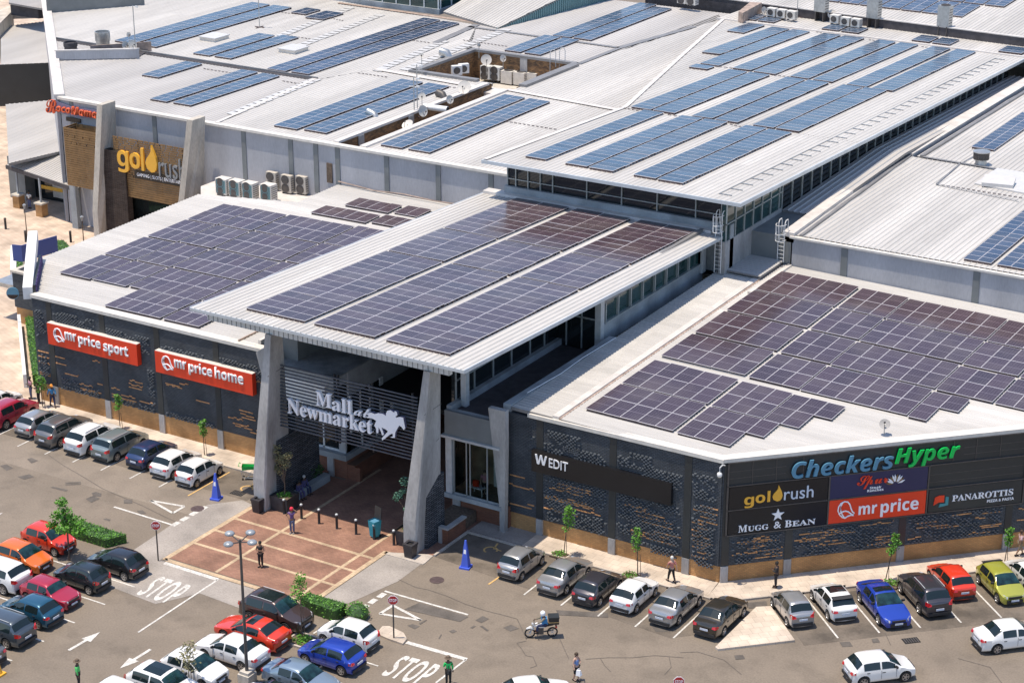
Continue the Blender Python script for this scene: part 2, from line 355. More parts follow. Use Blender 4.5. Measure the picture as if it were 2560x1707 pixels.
def strip(mb, p0, p1, wd, z, mi=0):
    p0 = Vector((p0[0], p0[1])); p1 = Vector((p1[0], p1[1])); d = (p1-p0).normalized(); nn = Vector((-d.y, d.x))*wd/2
    mb.quad(*[(q.x, q.y, z) for q in (p0-nn, p1-nn, p1+nn, p0+nn)], mi=mi)
def serif(t): return ''.join(chr(0x1D400+ord(c)-65) if 'A' <= c <= 'Z' else chr(0x1D41A+ord(c)-97) if 'a' <= c <= 'z' else c for c in t)
def sansb(t): return ''.join(chr(0x1D5D4+ord(c)-65) if 'A' <= c <= 'Z' else chr(0x1D5EE+ord(c)-97) if 'a' <= c <= 'z' else c for c in t)
def sansi(t): return ''.join(chr(0x1D63C+ord(c)-65) if 'A' <= c <= 'Z' else chr(0x1D656+ord(c)-97) if 'a' <= c <= 'z' else c for c in t)
def script(t): return ''.join(chr(0x1D4D0+ord(c)-65) if 'A' <= c <= 'Z' else chr(0x1D4EA+ord(c)-97) if 'a' <= c <= 'z' else c for c in t)
def lettering(text, o, u, up, s0, s1, z0, z1, depth, mats, parent, name='lettering', bold=0., shear=0., rise=0.):
    """Raised letters filling [s0,s1] x [z0,z1] of the plane o + s u + z up, standing out by depth along -normal."""
    c = bpy.data.curves.new(name, 'FONT'); c.body = text; c.offset = bold; c.shear = shear; c.resolution_u = 3
    t = bpy.data.objects.new(name, c); C.objects.link(t); bpy.context.view_layer.update()
    me = bpy.data.meshes.new_from_object(t.evaluated_get(bpy.context.evaluated_depsgraph_get())); bpy.data.objects.remove(t); bpy.data.curves.remove(c)
    xs = [v.co.x for v in me.vertices]; ys = [v.co.y for v in me.vertices]; x0, x1, y0, y1 = min(xs), max(xs), min(ys), max(ys)
    bm = bmesh.new(); bm.from_mesh(me); bmesh.ops.remove_doubles(bm, verts=bm.verts, dist=1e-4)
    o = Vector(o); u = Vector(u); up = Vector(up); nrm = u.cross(up).normalized()
    r = parent
    while r is not None and r.parent: r = r.parent
    iv = ROOT[r.name].inverted() if r is not None and r.name in ROOT else Matrix()
    ex = bmesh.ops.extrude_face_region(bm, geom=bm.faces[:]); front = {v for v in ex['geom'] if isinstance(v, bmesh.types.BMVert)}
    for v in bm.verts:
        s = s0+(v.co.x-x0)/(x1-x0)*(s1-s0); z = z0+(v.co.y-y0)/(y1-y0)*(z1-z0)+rise*(s-s0)
        v.co = iv @ (o+u*s+up*z+nrm*(depth if v in front else 0))
    bmesh.ops.recalc_face_normals(bm, faces=bm.faces); bm.normal_update()
    R = iv.to_3x3(); fn = R @ nrm
    for f in bm.faces: f.material_index = 0 if f.normal.dot(fn) > .7 else 1
    bm.to_mesh(me); bm.free(); me.materials.clear()
    for m in mats: me.materials.append(M[m])
    ob = bpy.data.objects.new(name, me); C.objects.link(ob); ob.parent = parent; return ob
# ================================================================ GROUND
MB().box(-200, 160, -160, 240, -.6, 0).build('ground', 'asphalt', kind='structure')
g2 = lambda c, r, L, z=0: [at(c, r, x, y, z) for x, y in L]
sheet('road_surface', [(-60, -2.2), (-7.2, -2.2), (-7.2, -6.4), (-9.3, -7.2), (-9.4, -9.2), (-22, -9.4), (-60, -9.6)], .004, 'asphalt_light')
sheet('parking_bay_surface', [(-60, -2.2), (-7.6, -2.2), (-7.6, -5.6), (-60, -6.4)], .008, 'asphalt_dark')
sheet('parking_bay_surface', [(7.4, -5.9), (7.4, -2.0), (25, -2.0), (27.6, -4.2), (24.5, -7.4)], .008, 'asphalt_dark')
sheet('parking_bay_surface', [(27.6, -.3), (44, 16.2), (48.2, 12.2), (31.4, -4.2)], .008, 'asphalt_dark')
# paving
tan = [(-31.1, -2.2), (-31.1, 6), (-36.2, 6), (-36.2, 33), (-40, 36), (-70, 60), (-130, 120), (-190, 120), (-190, -2.2)]
MB().prism(tan, -.1, .10).build('promenade_paving', 'promenade', kind='structure')
MB().prism([(-31.1, -2.1), (-6.9, -2.1), (-6.9, 0), (-31.1, 0)], -.1, .11).build('pavement', 'sidewalk', kind='structure')
MB().prism([(-31.1, -2.22), (-7.0, -2.22), (-7.0, -2.1), (-31.1, -2.1)], -.1, .125).build('kerb', 'kerb', kind='structure')
MB().prism([(11.3, -2.0), (24.2, -2.0), (24.0, 0), (11.3, 0)], -.1, .11).build('pavement', 'sidewalk', kind='structure')
MB().prism([(7.3, -1.9), (11.3, -1.9), (11.3, 0), (7.3, 0)], -.1, .11).build('pavement', 'apron', kind='structure')
dg = Vector((.7071, .7071)); nn = Vector((.7071, -.7071)); ck = lambda s, e: Vector((23.95, 0))+dg*s+nn*e
MB().prism([ck(0, 0), (24.2, -2.0), (25.2, -2.0), ck(2, 2.3), ck(34, 2.3), ck(34, 0)], -.1, .11).build('pavement', 'sidewalk_diagonal', kind='structure')
MB().prism([(25.2, -2.12), ck(2, 2.42), ck(34, 2.42), ck(34, 2.3), ck(2, 2.3), (25.2, -2.0), (7.4, -2.0), (7.4, -2.12)], -.1, .125).build('kerb', 'kerb', kind='structure')
MB().prism([(7.25, -5.9), (7.4, -5.9), (7.4, -1.9), (7.25, -1.9)], -.1, .125).build('kerb', 'kerb', kind='structure')
# plaza
PZ = [(-6.6, -14.6), (4.45, -14.0), (4.2, -6.9), (7.25, -6.9), (7.25, -.2), (9.2, -.2), (9.2, 30), (-11, 30), (-11, 0), (-7.0, 0), (-6.6, -6.2)]
MB().prism([(-6.6, -14.6), (4.45, -14.6), (4.45, -6.9), (7.25, -6.9), (7.25, .3), (5, .3), (5, 30), (-4, 30), (-4, .3), (-7, .3), (-6.6, -6.2)], .0, .020, bottom=False).build('plaza_paving', 'plaza_brick', kind='structure')
mb = MB()
for x in (-2.9, 3.25): strip(mb, (x, -14.6), (x, 3 if x < 0 else -3), .24, .026)
for y in (-8.1, -10.1, -12.2): strip(mb, (-6.6, y), (4.3, y), .24, .024)
for a, b in (((-6.75, -14.9), (4.5, -14.9)), ((-6.7, -14.9), (-6.7, -6.2)), ((4.4, -14.9), (4.4, -6.9)), ((4.4, -7.0), (7.2, -7.0))): strip(mb, a, b, .34, .028)
mb.build('plaza_banding', 'plaza_band', kind='structure')
sheet('concrete_apron', [(-6.9, -5.9), (-7.9, -5.7), (-9.4, -7.4), (-9.5, -11), (-9.2, -15), (-8.0, -15.2), (-6.9, -15.2)], .012, 'apron')
sheet('concrete_apron', [(-9.2, -15), (-6.8, -15.1), (4.6, -15.1), (4.6, -16.6), (2.2, -17.5), (-2.0, -17.2), (-3.4, -19.6), (-9.4, -19.2)], .013, 'apron')
sheet('concrete_apron', [(4.62, -7.25), (7.2, -7.15), (7.25, -9.8), (6.3, -13.6), (4.62, -15.2)], .012, 'apron')
MB().prism([(4.6, -7.25), (7.35, -7.2), (7.35, -6.9), (7.25, -5.9), (6.9, -5.9), (4.6, -6.95)], 0, .05).build('kerb_ramp', 'kerb', kind='structure')
# traffic islands
isl = g2(2, 2, [(520, 1050), (620, 1045), (785, 1278), (260, 1340), (240, 1325)])
MB().prism([p.xy for p in isl], 0, .14).build('traffic_island', 'sidewalk_diagonal', kind='structure')
isl = g2(1, 2, [(290, 1180), (340, 1180), (435, 1225), (458, 1265), (430, 1300), (330, 1265), (250, 1230)])
MB().prism([p.xy for p in isl], 0, .12).build('traffic_island', 'sidewalk', kind='structure')
# markings
mb = MB(); W_ = .11
def ln(c, r, x0, y0, x1, y1, wd=W_, z=.018, m=mb): strip(m, at(c, r, x0, y0).xy, at(c, r, x1, y1).xy, wd, z)
for k in range(9):                                      # bay lines in front of the left shops, and of the right shops
    x = -34.4+k*2.56; strip(mb, (x, -7.0), (x, -2.3), W_, .018)
for x in (14.65, 17.2, 19.7, 22.15, 24.65): strip(mb, (x, -7.3), (x, -2.2), W_, .018)
for k in range(7): strip(mb, ck(4.5+2.55*k, 7.9), ck(4.5+2.55*k, 2.5), W_, .018)
for y in (-18.6, -21.2, -23.8, -26.35, -28.9, -31.4): strip(mb, (-17, y), (-5.9, y), W_, .018)
for y in (-18.7, -21.3, -23.9, -26.5): strip(mb, (6.4, y), (12, y), W_, .018)
strip(mb, (6.8, -16.1), (6.7, -17.6), W_, .018)
ln(0, 2, 780, 355, 1190, 482, .16); ln(0, 2, 1125, 738, 1490, 852, .32); ln(0, 2, 1490, 852, 945, 1212, .13)
ln(1, 2, 305, 930, 875, 1092, .16); ln(1, 2, 455, 1280, 865, 1397, .32); ln(1, 2, 862, 1397, 655, 1557, .13)
for c, r, q in ((0, 2, [(1390, 365), (1325, 400), (1262, 437), (1200, 472)]), (1, 2, [(285, 960), (225, 1000), (168, 1040)])):
    for x, y in q: p = at(c, r, x, y); mb.cbox((p.x, p.y, .018), .62, .38, .002, math.pi/2)
for c, r, q in ((0, 2, [(1030, 312), (1260, 352), (1182, 398)]), (1, 2, [(272, 1085), (362, 1028), (555, 1130)])):
    for k in range(3): ln(c, r, *q[k], *q[(k+1) % 3], .2, .019)
for c, r, a, b in ((0, 2, (470, 1335), (685, 1210)), (0, 2, (1030, 1328), (820, 1458)), (0, 2, (-60, 430), (20, 395))):
    p, q = at(c, r, *a).xy, at(c, r, *b).xy; d = (q-p).normalized(); n_ = Vector((-d.y, d.x)); h = q-d*1.15
    strip(mb, p, h, .2, .018); mb.quad((*(h-n_*.36), .018), (*q, .018), (*(h+n_*.36), .018))
mb.build('road_markings', 'road_paint', kind='structure')
# the two STOP words painted on the lanes
def road_text(t, corner, uvec, vvec, nm):
    return lettering(t, corner, uvec, vvec, 0, 1, 0, 1, .002, ['road_paint', 'road_paint'], None, nm)
tl, tr, bl = at(0, 2, 1100, 825, .02), at(0, 2, 1322, 893, .02), at(0, 2, 925, 950, .02)
tag(road_text(sansb('STOP'), bl, tr-tl, tl-bl, 'stop_lettering'), kind='structure')
tl, tr, bl = at(1, 2, 440, 1365, .02), at(1, 2, 705, 1437, .02), at(1, 2, 275, 1502, .02)
tag(road_text(sansb('STOP'), bl, tr-tl, tl-bl, 'stop_lettering'), kind='structure')
mb = MB()
ln(0, 2, 1285, 280, 1570, 118, .12, .02, mb); ln(1, 2, 1015, 885, 1095, 830, .12, .02, mb)
for c, r, x, y in ((0, 2, 1690, 230), (1, 2, 1030, 650)):                              # painted wheelchair marks
    p = at(c, r, x, y); arc = [(p.x+.42*math.cos(t), p.y+.42*math.sin(t)) for t in [k*.45 for k in range(11)]]
    for k in range(10): strip(mb, arc[k], arc[k+1], .12, .021)
    strip(mb, (p.x+.1, p.y+.2), (p.x-.1, p.y+1.0), .12, .021); strip(mb, (p.x+.1, p.y+.3), (p.x+.65, p.y+.2), .12, .0212)
mb.build('yellow_markings', 'yellow_paint', kind='structure')
# repairs, cracks and stains in the asphalt
mb = MB()
for c, r, q in ((0, 2, [(0, 75), (45, 65), (90, 90), (45, 108)]), (0, 2, [(120, 150), (200, 132), (235, 150), (165, 168)]), (0, 2, [(345, 222), (362, 216), (467, 240), (450, 250)]),
    (0, 2, [(447, 188), (553, 184), (553, 192), (447, 196)]), (0, 2, [(447, 200), (552, 196), (552, 203), (447, 207)]), (0, 2, [(585, 300), (635, 280), (683, 298), (625, 326)]), (0, 2, [(625, 262), (655, 252), (695, 265), (690, 285), (640, 282)]),
    (0, 2, [(845, 305), (905, 303), (905, 333), (848, 332)]), (0, 2, [(705, 440), (725, 433), (757, 442), (748, 452)]), (0, 2, [(185, 30), (215, 20), (262, 40), (215, 58)]), (0, 2, [(935, 382), (975, 378), (1000, 400), (960, 405)]),
    (1, 2, [(955, 1170), (975, 1168), (1018, 1198), (1005, 1205)]), (1, 2, [(745, 1205), (775, 1192), (800, 1205), (770, 1218)]), (1, 2, [(890, 1180), (915, 1165), (930, 1170), (905, 1186)]), (1, 2, [(672, 1255), (690, 1225), (698, 1228), (680, 1258)]),
    (1, 2, [(925, 1130), (975, 1100), (1020, 1120), (968, 1148)]), (1, 2, [(2130, 1170), (2160, 1150), (2290, 1175), (2300, 1205), (2160, 1210)]), (1, 2, [(1475, 1060), (1830, 1080), (1835, 1112), (1500, 1095)]), (1, 2, [(460, 1165), (495, 1155), (545, 1170), (510, 1190)]),
    (1, 2, [(540, 1010), (880, 1105), (820, 1140), (440, 1055)]), (1, 2, [(1115, 1180), (1170, 1160), (1225, 1185), (1165, 1205)]), (2, 2, [(1090, 1280), (1160, 1275), (1182, 1308), (1110, 1312)]), (2, 2, [(1308, 1258), (1350, 1252), (1368, 1280), (1318, 1285)]),
    (2, 2, [(370, 1370), (430, 1365), (445, 1393), (380, 1400)]), (2, 2, [(455, 1010), (590, 998), (600, 1040), (470, 1050)]), (1, 2, [(540, 1150), (590, 1125), (595, 1130), (548, 1160)]), (0, 2, [(130, 820+0), (150, 815), (160, 822), (140, 830)])):
    mb.quad(*[(*at(c, r, *p).xy, .0165) for p in q])
mb.build('asphalt_patches', 'patch', kind='structure')
mb = MB()
for c, r, L in ((0, 2, [(330, 0), (430, 70), (560, 145), (700, 230), (840, 290), (980, 350), (1120, 420), (1230, 470)]), (1, 2, [(400, 850), (520, 905), (600, 920), (720, 960), (860, 1020), (1000, 1065), (1120, 1095), (1210, 1120), (1240, 1180), (1275, 1260)]),
    (1, 2, [(1275, 1270), (1210, 1285), (1245, 1330), (1270, 1370), (1320, 1380), (1345, 1440), (1300, 1455)]), (1, 2, [(1500, 1250), (1540, 1340), (1565, 1395)]), (1, 2, [(1680, 1395), (1830, 1385), (2000, 1385), (2150, 1370), (2352, 1385)]),
    (2, 2, [(0, 1350), (120, 1345), (300, 1400), (420, 1500)]), (2, 2, [(1400, 1210), (1440, 1300)]), (2, 2, [(1900, 1390), (2120, 1450), (2200, 1559)]), (1, 2, [(2250, 1380), (2265, 1450), (2220, 1500)]), (1, 2, [(1780, 1390), (1810, 1440), (1850, 1480)])):
    P = [at(c, r, *p).xy for p in L]
    for k in range(len(P)-1): strip(mb, P[k], P[k+1], .045, .0168)
mb.build('asphalt_cracks', 'crack', kind='structure')
def disc(mb, p, r, z, n=18): mb.quad(*[(p.x+r*math.cos(2*math.pi*k/n), p.y+r*math.sin(2*math.pi*k/n), z) for k in range(n)])
for c, r, x, y, lb in ((1, 2, 662, 855, 'round iron manhole cover in the asphalt by the right-hand concrete apron'), (0, 2, 1350, 368, 'round iron manhole cover beside the dashed give way line')):
    p = at(c, r, x, y); mb = MB().lathe([(.45, 0), (.45, .012), (.40, .016), (.0, .016)], (p.x, p.y, .008), n=20)
    for k in range(5): mb.cbox((p.x, p.y-.28+k*.14, .026), .5, .03, .006)
    mb.build('manhole_cover', 'rail', label=lb, cat='manhole cover')
for c, r, x, y, rz, lb in ((0, 2, 1627, 262, 0, 'small iron drain grating near the green shopping trolley'), (2, 2, 1580, 1268, .78, 'iron drain grating in the road below the row of cars at the diagonal wall')):
    p = at(c, r, x, y); mb = MB().cbox((p.x, p.y, .012), .95, .6, .02, rz)
    a = Vector((math.cos(rz), math.sin(rz)))
    for k in range(6): mb.cbox((p.x+a.x*(-.36+k*.145), p.y+a.y*(-.36+k*.145), .026), .07, .5, .012, rz, mi=1)
    mb.build('drain_grating', ['dark_void', 'post_grey'], label=lb, cat='drain')
# ================================================================ BUILDINGS
PL_L = (8.41, .008, .012); PL_R = (8.60, -.02, .011); PL_C = (13.1-6.3*.042, 0, -.042); PL_H = (14.7+28*.036, 0, -.036)
PL_M = (12., 0, 0); PL_W = (11., 0, 0); PL_B = (12.4, 0, 0); PL_F = (13.3-100*.03, 0, .03)
def brick_pattern(name, parent, o, u, nrm, s0, s1, z0, z1, zones, seed, m):
    """Bricks laid proud of the wall in ragged patches (surface texture of the wall)."""
    rd = random.Random(seed); mb = MB(); o = Vector(o); u = Vector(u); n = Vector(nrm)
    for (a, b, c, d, dens) in zones:
        r = 0; z = c
        while z < d:
            s = a+(.13 if r % 2 else 0)
            edge = rd.uniform(-.5, .5)
            while s < b-.2:
                if rd.random() < .55+dens*.45 and a+edge*.6+(.5-dens)*.3*edge < s < b-.2+edge*.6 and (r//3+int(s*1.3)) % 7 != 3:
                    dp = .11; p = o+u*s+Vector((0, 0, z)); up = Vector((0, 0, .075)); e = u*.2
                    mb.add([p, p+e, p+e+up, p+up, p+u*.1-u*.06+n*dp, p+e*.85+n*dp, p+e*.85+n*dp+up, p+u*.04+n*dp+up], [[4, 5, 6, 7], [0, 1, 5, 4], [1, 2, 6, 5], [2, 3, 7, 6], [3, 0, 4, 7]])
                s += .27
            z += .115; r += 1
    return mb.build(name, m, parent, True)
def streaks(name, parent, o, u, nrm, items, m='orange_brick'):
    mb = MB(); o = Vector(o); u = Vector(u); n = Vector(nrm); rd = random.Random(len(items))
    for s0, s1, z in items:
        s = s0
        while s < s1:
            e = min(.24, s1-s); dz = .085 if rd.random() < .12 else 0
            mb.obox(o+u*s+Vector((0, 0, z+dz))+n*.004, u*(e-.015), n*(-.03-rd.random()*.035)*-1, Vector((0, 0, .068))); s += .25
    return mb.build(name, m, parent, True)
X = Vector((1, 0, 0)); Yv = Vector((0, 1, 0)); Z = Vector((0, 0, 1)); FN = Vector((0, -1, 0))
# ---- left front block
t = thing('shop_building', 'low dark-brick shop block with orange brick plinth and two red signs, left of the entrance', 'building', (-21, 0, 0))
MB().box(-31.1, -9.0, 0, .3, 0, 1.52).build('brick_plinth', 'tan_brick', t, True)
MB().box(-31.1, -9.0, -.07, .3, 1.52, 8.1).build('brick_wall', 'dark_brick', t, True)
MB().box(-31.15, -9.0, -.16, .55, 8.1, 8.34).build('parapet_cap', 'cream_metal', t, True)
for x in (-29.75, -24.7, -19.7, -14.45, -9.4):
    MB().box(x, x+.48, -.12, 0, 0, 1.5).build('pilaster', 'concrete', t, True)
    MB().box(x, x+.48, -.10, -.07, 1.56, 8.08).build('wall_strip', 'sign_charcoal', t, True)
brick_pattern('brick_relief', t, (0, -.07, 0), X, FN, 0, 0, 0, 0, [(-30.9, -29.8, 5.2, 7.2, .75), (-29.1, -25.0, 6.5, 7.5, .7), (-24.1, -20.1, 5.9, 7.1, .65), (-20.6, -19.8, 2.0, 4.7, .8), (-30.9, -29.8, 1.7, 4.0, .5),
    (-19.1, -14.6, 6.2, 6.8, .35), (-13.9, -9.6, 6.0, 7.0, .6), (-10.5, -9.6, 1.7, 5.6, .45), (-28.9, -24.9, 1.5, 1.75, .75), (-24, -19.8, 1.5, 1.85, .6), (-19, -14.6, 1.5, 1.9, .5), (-28.9, -27, 2.0, 2.4, .5), (-26.5, -24.9, 1.8, 2.2, .5), (-9.9, -9.1, 2, 7, .5)], 3, 'dark_stone')
streaks('bare_bricks', t, (0, -.07, 0), X, FN, [(-30.9, -29.85, 4.0), (-30.9, -29.85, 3.6), (-30.9, -29.85, 3.1), (-30.9, -29.85, 2.35), (-30.9, -29.85, 2.2), (-29.2, -28.3, 3.9), (-29.2, -28.2, 3.4), (-28.4, -27.1, 2.75), (-27.1, -25.8, 2.2), (-25.6, -24.9, 4.3), (-25.3, -24.8, 2.6),
    (-27, -25.0, 1.9), (-26.8, -25.2, 1.8), (-24, -23.2, 2.55), (-24, -23.2, 2.1), (-24, -23.2, 1.9), (-22.2, -21, 3.5), (-22.3, -21, 3.2), (-22.3, -21.1, 3.0), (-23.1, -21.8, 2.2), (-23.1, -21.7, 1.95), (-22.9, -21.8, 1.85), (-21.4, -20, 2.1), (-18.9, -17.6, 4.0), (-18.8, -17.4, 3.9), (-17.6, -16.8, 4.25),
    (-16.2, -15, 3.3), (-12.4, -11.2, 3.4), (-12.3, -11.1, 3.1), (-12.2, -11, 2.9), (-13.4, -12.1, 2.65), (-13, -11.6, 2.3), (-12.8, -11.3, 2.15), (-11.5, -10.2, 1.95), (-11, -9.8, 2.1), (-11.2, -9.7, 5.8), (-9.9, -9.2, 2.2), (-9.9, -9.1, 3.3)])
MB().box(-36.3, -11, 6.2, 25.2, 0, 7.9).box(-27.9, -11, 25.2, 33.2, 0, 7.9).box(-31.1, -11, .3, 6.2, 0, 7.9).build('wall', 'dark_brick', t, True)
ch = Vector((-5.2, 6.2, 0)).normalized(); cn = Vector((-ch.y, ch.x, 0))
MB().prism([(-31.1, .0), (-31.1, 6.3), (-36.3, 6.3)], 0, 8.0).build('corner_wall', 'dark_brick', t, True)
a = Vector((-31.25, .25, 0)); mb = MB()
q = [a, a+ch*7.9, a+ch*7.9+cn*.7, a+cn*.7]; zs = [8.75, 10.5, 10.5, 8.75]
mb.add([(p.x, p.y, z-(.9 if i < 2 else .9)) for i, (p, z) in enumerate(zip(q, zs))]+[(p.x, p.y, z) for p, z in zip(q, zs)], [[3, 2, 1, 0], [4, 5, 6, 7], [0, 1, 5, 4], [1, 2, 6, 5], [2, 3, 7, 6], [3, 0, 4, 7]])
mb.build('parapet_fin', 'white_metal', t, True)
mb = MB().obox(a-cn*.22+Z*7.9, ch*6.9, cn*.2, Z*1.0)
for k in range(22): mb.obox(a-cn*.30+ch*(.1+k*.31)+Z*8.1, ch*.1, cn*.08, Z*.85, mi=1)
mb.build('louvre_screen', ['sign_charcoal', 'purple_cloth'], t, True)
for P_ in ([(-31.2, -.02), (-11, -.02), (-11, 27.5), (-27.7, 27.5), (-36.5, 25.2), (-36.5, 6.4)], [(-27.9, 27.5), (-11, 27.5), (-11, 33.1), (-27.9, 33.1)]): corrugate(P_, PL_L, 'x', .36, .05, .05, 'roof', 'roof_cross', t)
MB().prism([(-40.6, 30.4), (-36.4, 25.3), (-28, 27.6), (-28, 33.2), (-40.6, 33.2)], 0, 7.15).build('plant_slab', 'flashing', t, True)
MB().box(-11.05, -10.8, .6, 33, 8.2, 8.6).build('roof_flashing', 'flashing', t, True)
mb = MB(); zl = lambda x, y: PL_L[0]+PL_L[1]*x+PL_L[2]*y
mb.box(-12.45, -12.35, .2, 5, zl(-12.4, 2)+.0, zl(-12.4, 2)+.12); mb.build('gutter', 'rust_flashing', t, True)
# little wing with its awning at the far left
t = thing('brick_wing', 'small flat-roofed dark brick wing with orange base beside the promenade', 'building', (-40, 11, 0))
MB().box(-44.1, -36.3, 11.0, 16, 0, 1.5).build('brick_plinth', 'tan_brick', t, True)
MB().box(-44.15, -36.3, 10.9, 16, 1.5, 4.45).build('brick_wall', 'dark_brick', t, True)
MB().box(-44.25, -36.3, 10.8, 11.2, 4.45, 4.62).box(-44.25, -43.85, 11.2, 16, 4.45, 4.62).box(-43.85, -36.3, 15.7, 16, 4.45, 4.62).build('parapet_cap', 'concrete_warm', t, True)
MB().box(-43.8, -36.4, 11.2, 15.7, 4.2, 4.46).build('roof', 'gutter_dark', t, True)
mb = MB().obox((-46.4, 11.0, 3.1), Vector((2.2, 0, 0)), Vector((0, 2.6, .0)), Vector((0, 0, .12))).box(-46.5, -44.1, 10.9, 11.02, 2.95, 3.3)
mb.build('awning', 'galv', t, True)
# ---- right front block with the chamfered sign wall
t = thing('shop_building', 'low dark-brick shop block with diagonal corner wall full of signs, right of the entrance', 'building', (22, 0, 0))
MB().box(9.3, 23.95, 0, .3, 0, 1.2).build('brick_plinth', 'tan_brick', t, True)
MB().box(9.15, 23.95, -.07, .3, 1.2, 8.02).build('brick_wall', 'dark_brick', t, True)
MB().box(10.6, 24.05, -.17, .5, 8.02, 8.26).build('parapet_cap', 'cream_metal', t, True)
for x in (11.22, 16.4, 21.5):
    MB().box(x, x+.48, -.12, 0, 0, 1.18).build('pilaster', 'concrete', t, True)
    MB().box(x, x+.48, -.10, -.07, 1.24, 8.0).build('wall_strip', 'sign_charcoal', t, True)
brick_pattern('brick_relief', t, (0, -.07, 0), X, FN, 0, 0, 0, 0, [(10.8, 11.2, 5.9, 7.0, .5), (11.75, 14.4, 6.0, 7.4, .7), (13, 16.2, 6.0, 6.6, .6), (16.95, 19.5, 6.3, 7.3, .7), (18.5, 21.4, 5.6, 6.6, .7), (22.0, 23.8, 5.4, 7.0, .7),
    (11.75, 16.3, 3.0, 4.3, .6), (11.75, 14, 1.3, 3.0, .6), (13, 16.3, 1.25, 2.4, .4), (16.95, 21.4, 1.8, 4.4, .6), (18, 21.4, 1.0, 1.5, .6), (22.05, 23.8, .95, 5.0, .72)], 5, 'dark_stone')
W1 = []
rd = random.Random(11)
for z in [3.95, 3.75, 3.5, 3.1, 2.9, 2.75, 2.55, 2.1]:
    a0 = 11.75+rd.random()*2.2; W1.append((a0, min(16.3, a0+1.2+rd.random()*2.4), z+rd.random()*.1-.05))
for z in [3.75, 3.45, 3.2, 2.9, 2.4, 2.2, 2.0, 1.85]:
    a0 = 17+rd.random()*2.6; W1.append((a0, min(21.4, a0+1+rd.random()*2.4), z+rd.random()*.1-.05))
for z in [4.9, 4.5, 4.2, 3.9, 3.6, 3.4, 3.1, 2.8, 2.5, 2.3, 2.0, 1.7, 1.4]:
    a0 = 22.05+rd.random()*.6; W1.append((a0, min(23.8, a0+.6+rd.random()*1.1), z+rd.random()*.1))
W1 += [(9.3, 10.4, 3.75), (9.25, 11.1, 3.05), (9.3, 10.9, 1.75), (10.6, 11.1, 2.0)]
streaks('bare_bricks', t, (0, -.075, 0), X, FN, W1)
D0 = Vector((23.95, 0, 0)); DU = Vector((.70711, .70711, 0)); DN = Vector((.70711, -.70711, 0))
MB().obox(D0, DU*34, -DN*.3, Z*1.2).build('brick_plinth', 'tan_brick_diagonal', t, True)
MB().obox(D0+DN*.07+Z*1.2, DU*34, -DN*.4, Z*6.85).build('brick_wall', 'dark_brick_diagonal', t, True)
MB().obox(D0+DN*.17+Z*8.05, DU*34, -DN*.7, Z*.23).build('parapet_cap', 'cream_metal', t, True)
for s in (.08, 4.12, 11.5, 18.6, 25.8): MB().obox(D0+DU*s+DN*.12, DU*.47, -DN*.12, Z*1.18).build('pilaster', 'concrete', t, True)
for s in (.08, 4.12, 11.5, 18.6): MB().obox(D0+DU*s+DN*.10+Z*1.24, DU*.47, -DN*.03, Z*6.7).build('wall_strip', 'sign_charcoal', t, True)
dz = []
rd = random.Random(5)
for a, b, n_ in ((.7, 4.0, 9), (4.7, 11.3, 12), (12.1, 18.4, 10), (19.2, 25, 6)):
    for k in range(n_):
        s = rd.uniform(a, b-1.1); dz.append((s, min(b, s+rd.uniform(.8, 2.6)), 1.4+1.6*(k+rd.random()*.6)/n_))
streaks('bare_bricks', t, D0+DN*.075, DU, DN, dz)
brick_pattern('brick_relief', t, D0+DN*.07, DU, DN, 0, 0, 0, 0, [(.7, 4, 1.3, 3.0, .35), (4.7, 11.3, 1.3, 3.0, .3), (12.1, 18.4, 1.3, 3.1, .3)], 8, 'dark_stone')
PR = [(12.9, -.02), (23.95, -.02), (48, 24.0), (48, 33.1), (12.9, 33.1)]
corrugate(PR, PL_R, 'x', .36, .05, .05, 'roof', 'roof_cross', t)
corrugate([(9.35, -.02), (12.3, -.02), (12.3, 33.1), (9.35, 33.1)], PL_R, 'x', .36, .05, .05, 'roof', 'roof_cross', t)
zr = lambda x, y: PL_R[0]+PL_R[1]*x+PL_R[2]*y
MB().prism([(12.3, 0), (12.75, 0), (12.75, 33.1), (12.3, 33.1)], 8.1, lambda x, y: zr(x, y)+.10).build('roof_flashing', 'flashing', t, True)
MB().prism([(12.75, 0), (12.9, 0), (12.9, 33.1), (12.75, 33.1)], 8.1, lambda x, y: zr(x, y)+.03).build('gutter', 'rust_flashing', t, True)
MB().box(13.3, 13.6, 26, 33.1, 8.4, zr(13, 30)+.16).build('roof_flashing', 'flashing', t, True)
MB().box(9.35, 23.9, .3, 33.2, 0, 7.8).build('wall', 'dark_void', t, True)
# ---- entrance canopy: roof, fascia, side walls, pillars, louvre screen
t = thing('entrance_canopy', 'tall entrance porch with broad canopy roof on two leaning concrete pillars', 'entrance', (0, -5, 0))
corrugate([(-10.85, -6.3), (9.9, -6.3), (9.9, 29.6), (-10.85, 29.6)], PL_C, 'y', .42, .06, .05, 'roof', 'roof_sheet', t, th=0)
zc = lambda x, y: PL_C[0]+PL_C[2]*y
MB().prism([(-10.8, -6.25), (9.85, -6.25), (9.85, 29.6), (-10.8, 29.6)], lambda x, y: zc(x, y)-.2, lambda x, y: zc(x, y)-.012).build('soffit', 'grey_flash', t, True)
mb = MB()
mb.obox((-10.87, -6.34, zc(0, -6.3)-.2), X*20.8, Yv*.06, Z*.2); mb.obox((9.87, -6.3, zc(0, -6.3)-.22), (0, 35.9, -35.9*.042), X*.07, Z*.24); mb.obox((-10.92, -6.3, zc(0, -6.3)-.22), (0, 35.9, -35.9*.042), X*.07, Z*.24)
mb.build('roof_edge', 'fascia', t, True)
mb = MB(); fz = 12.0
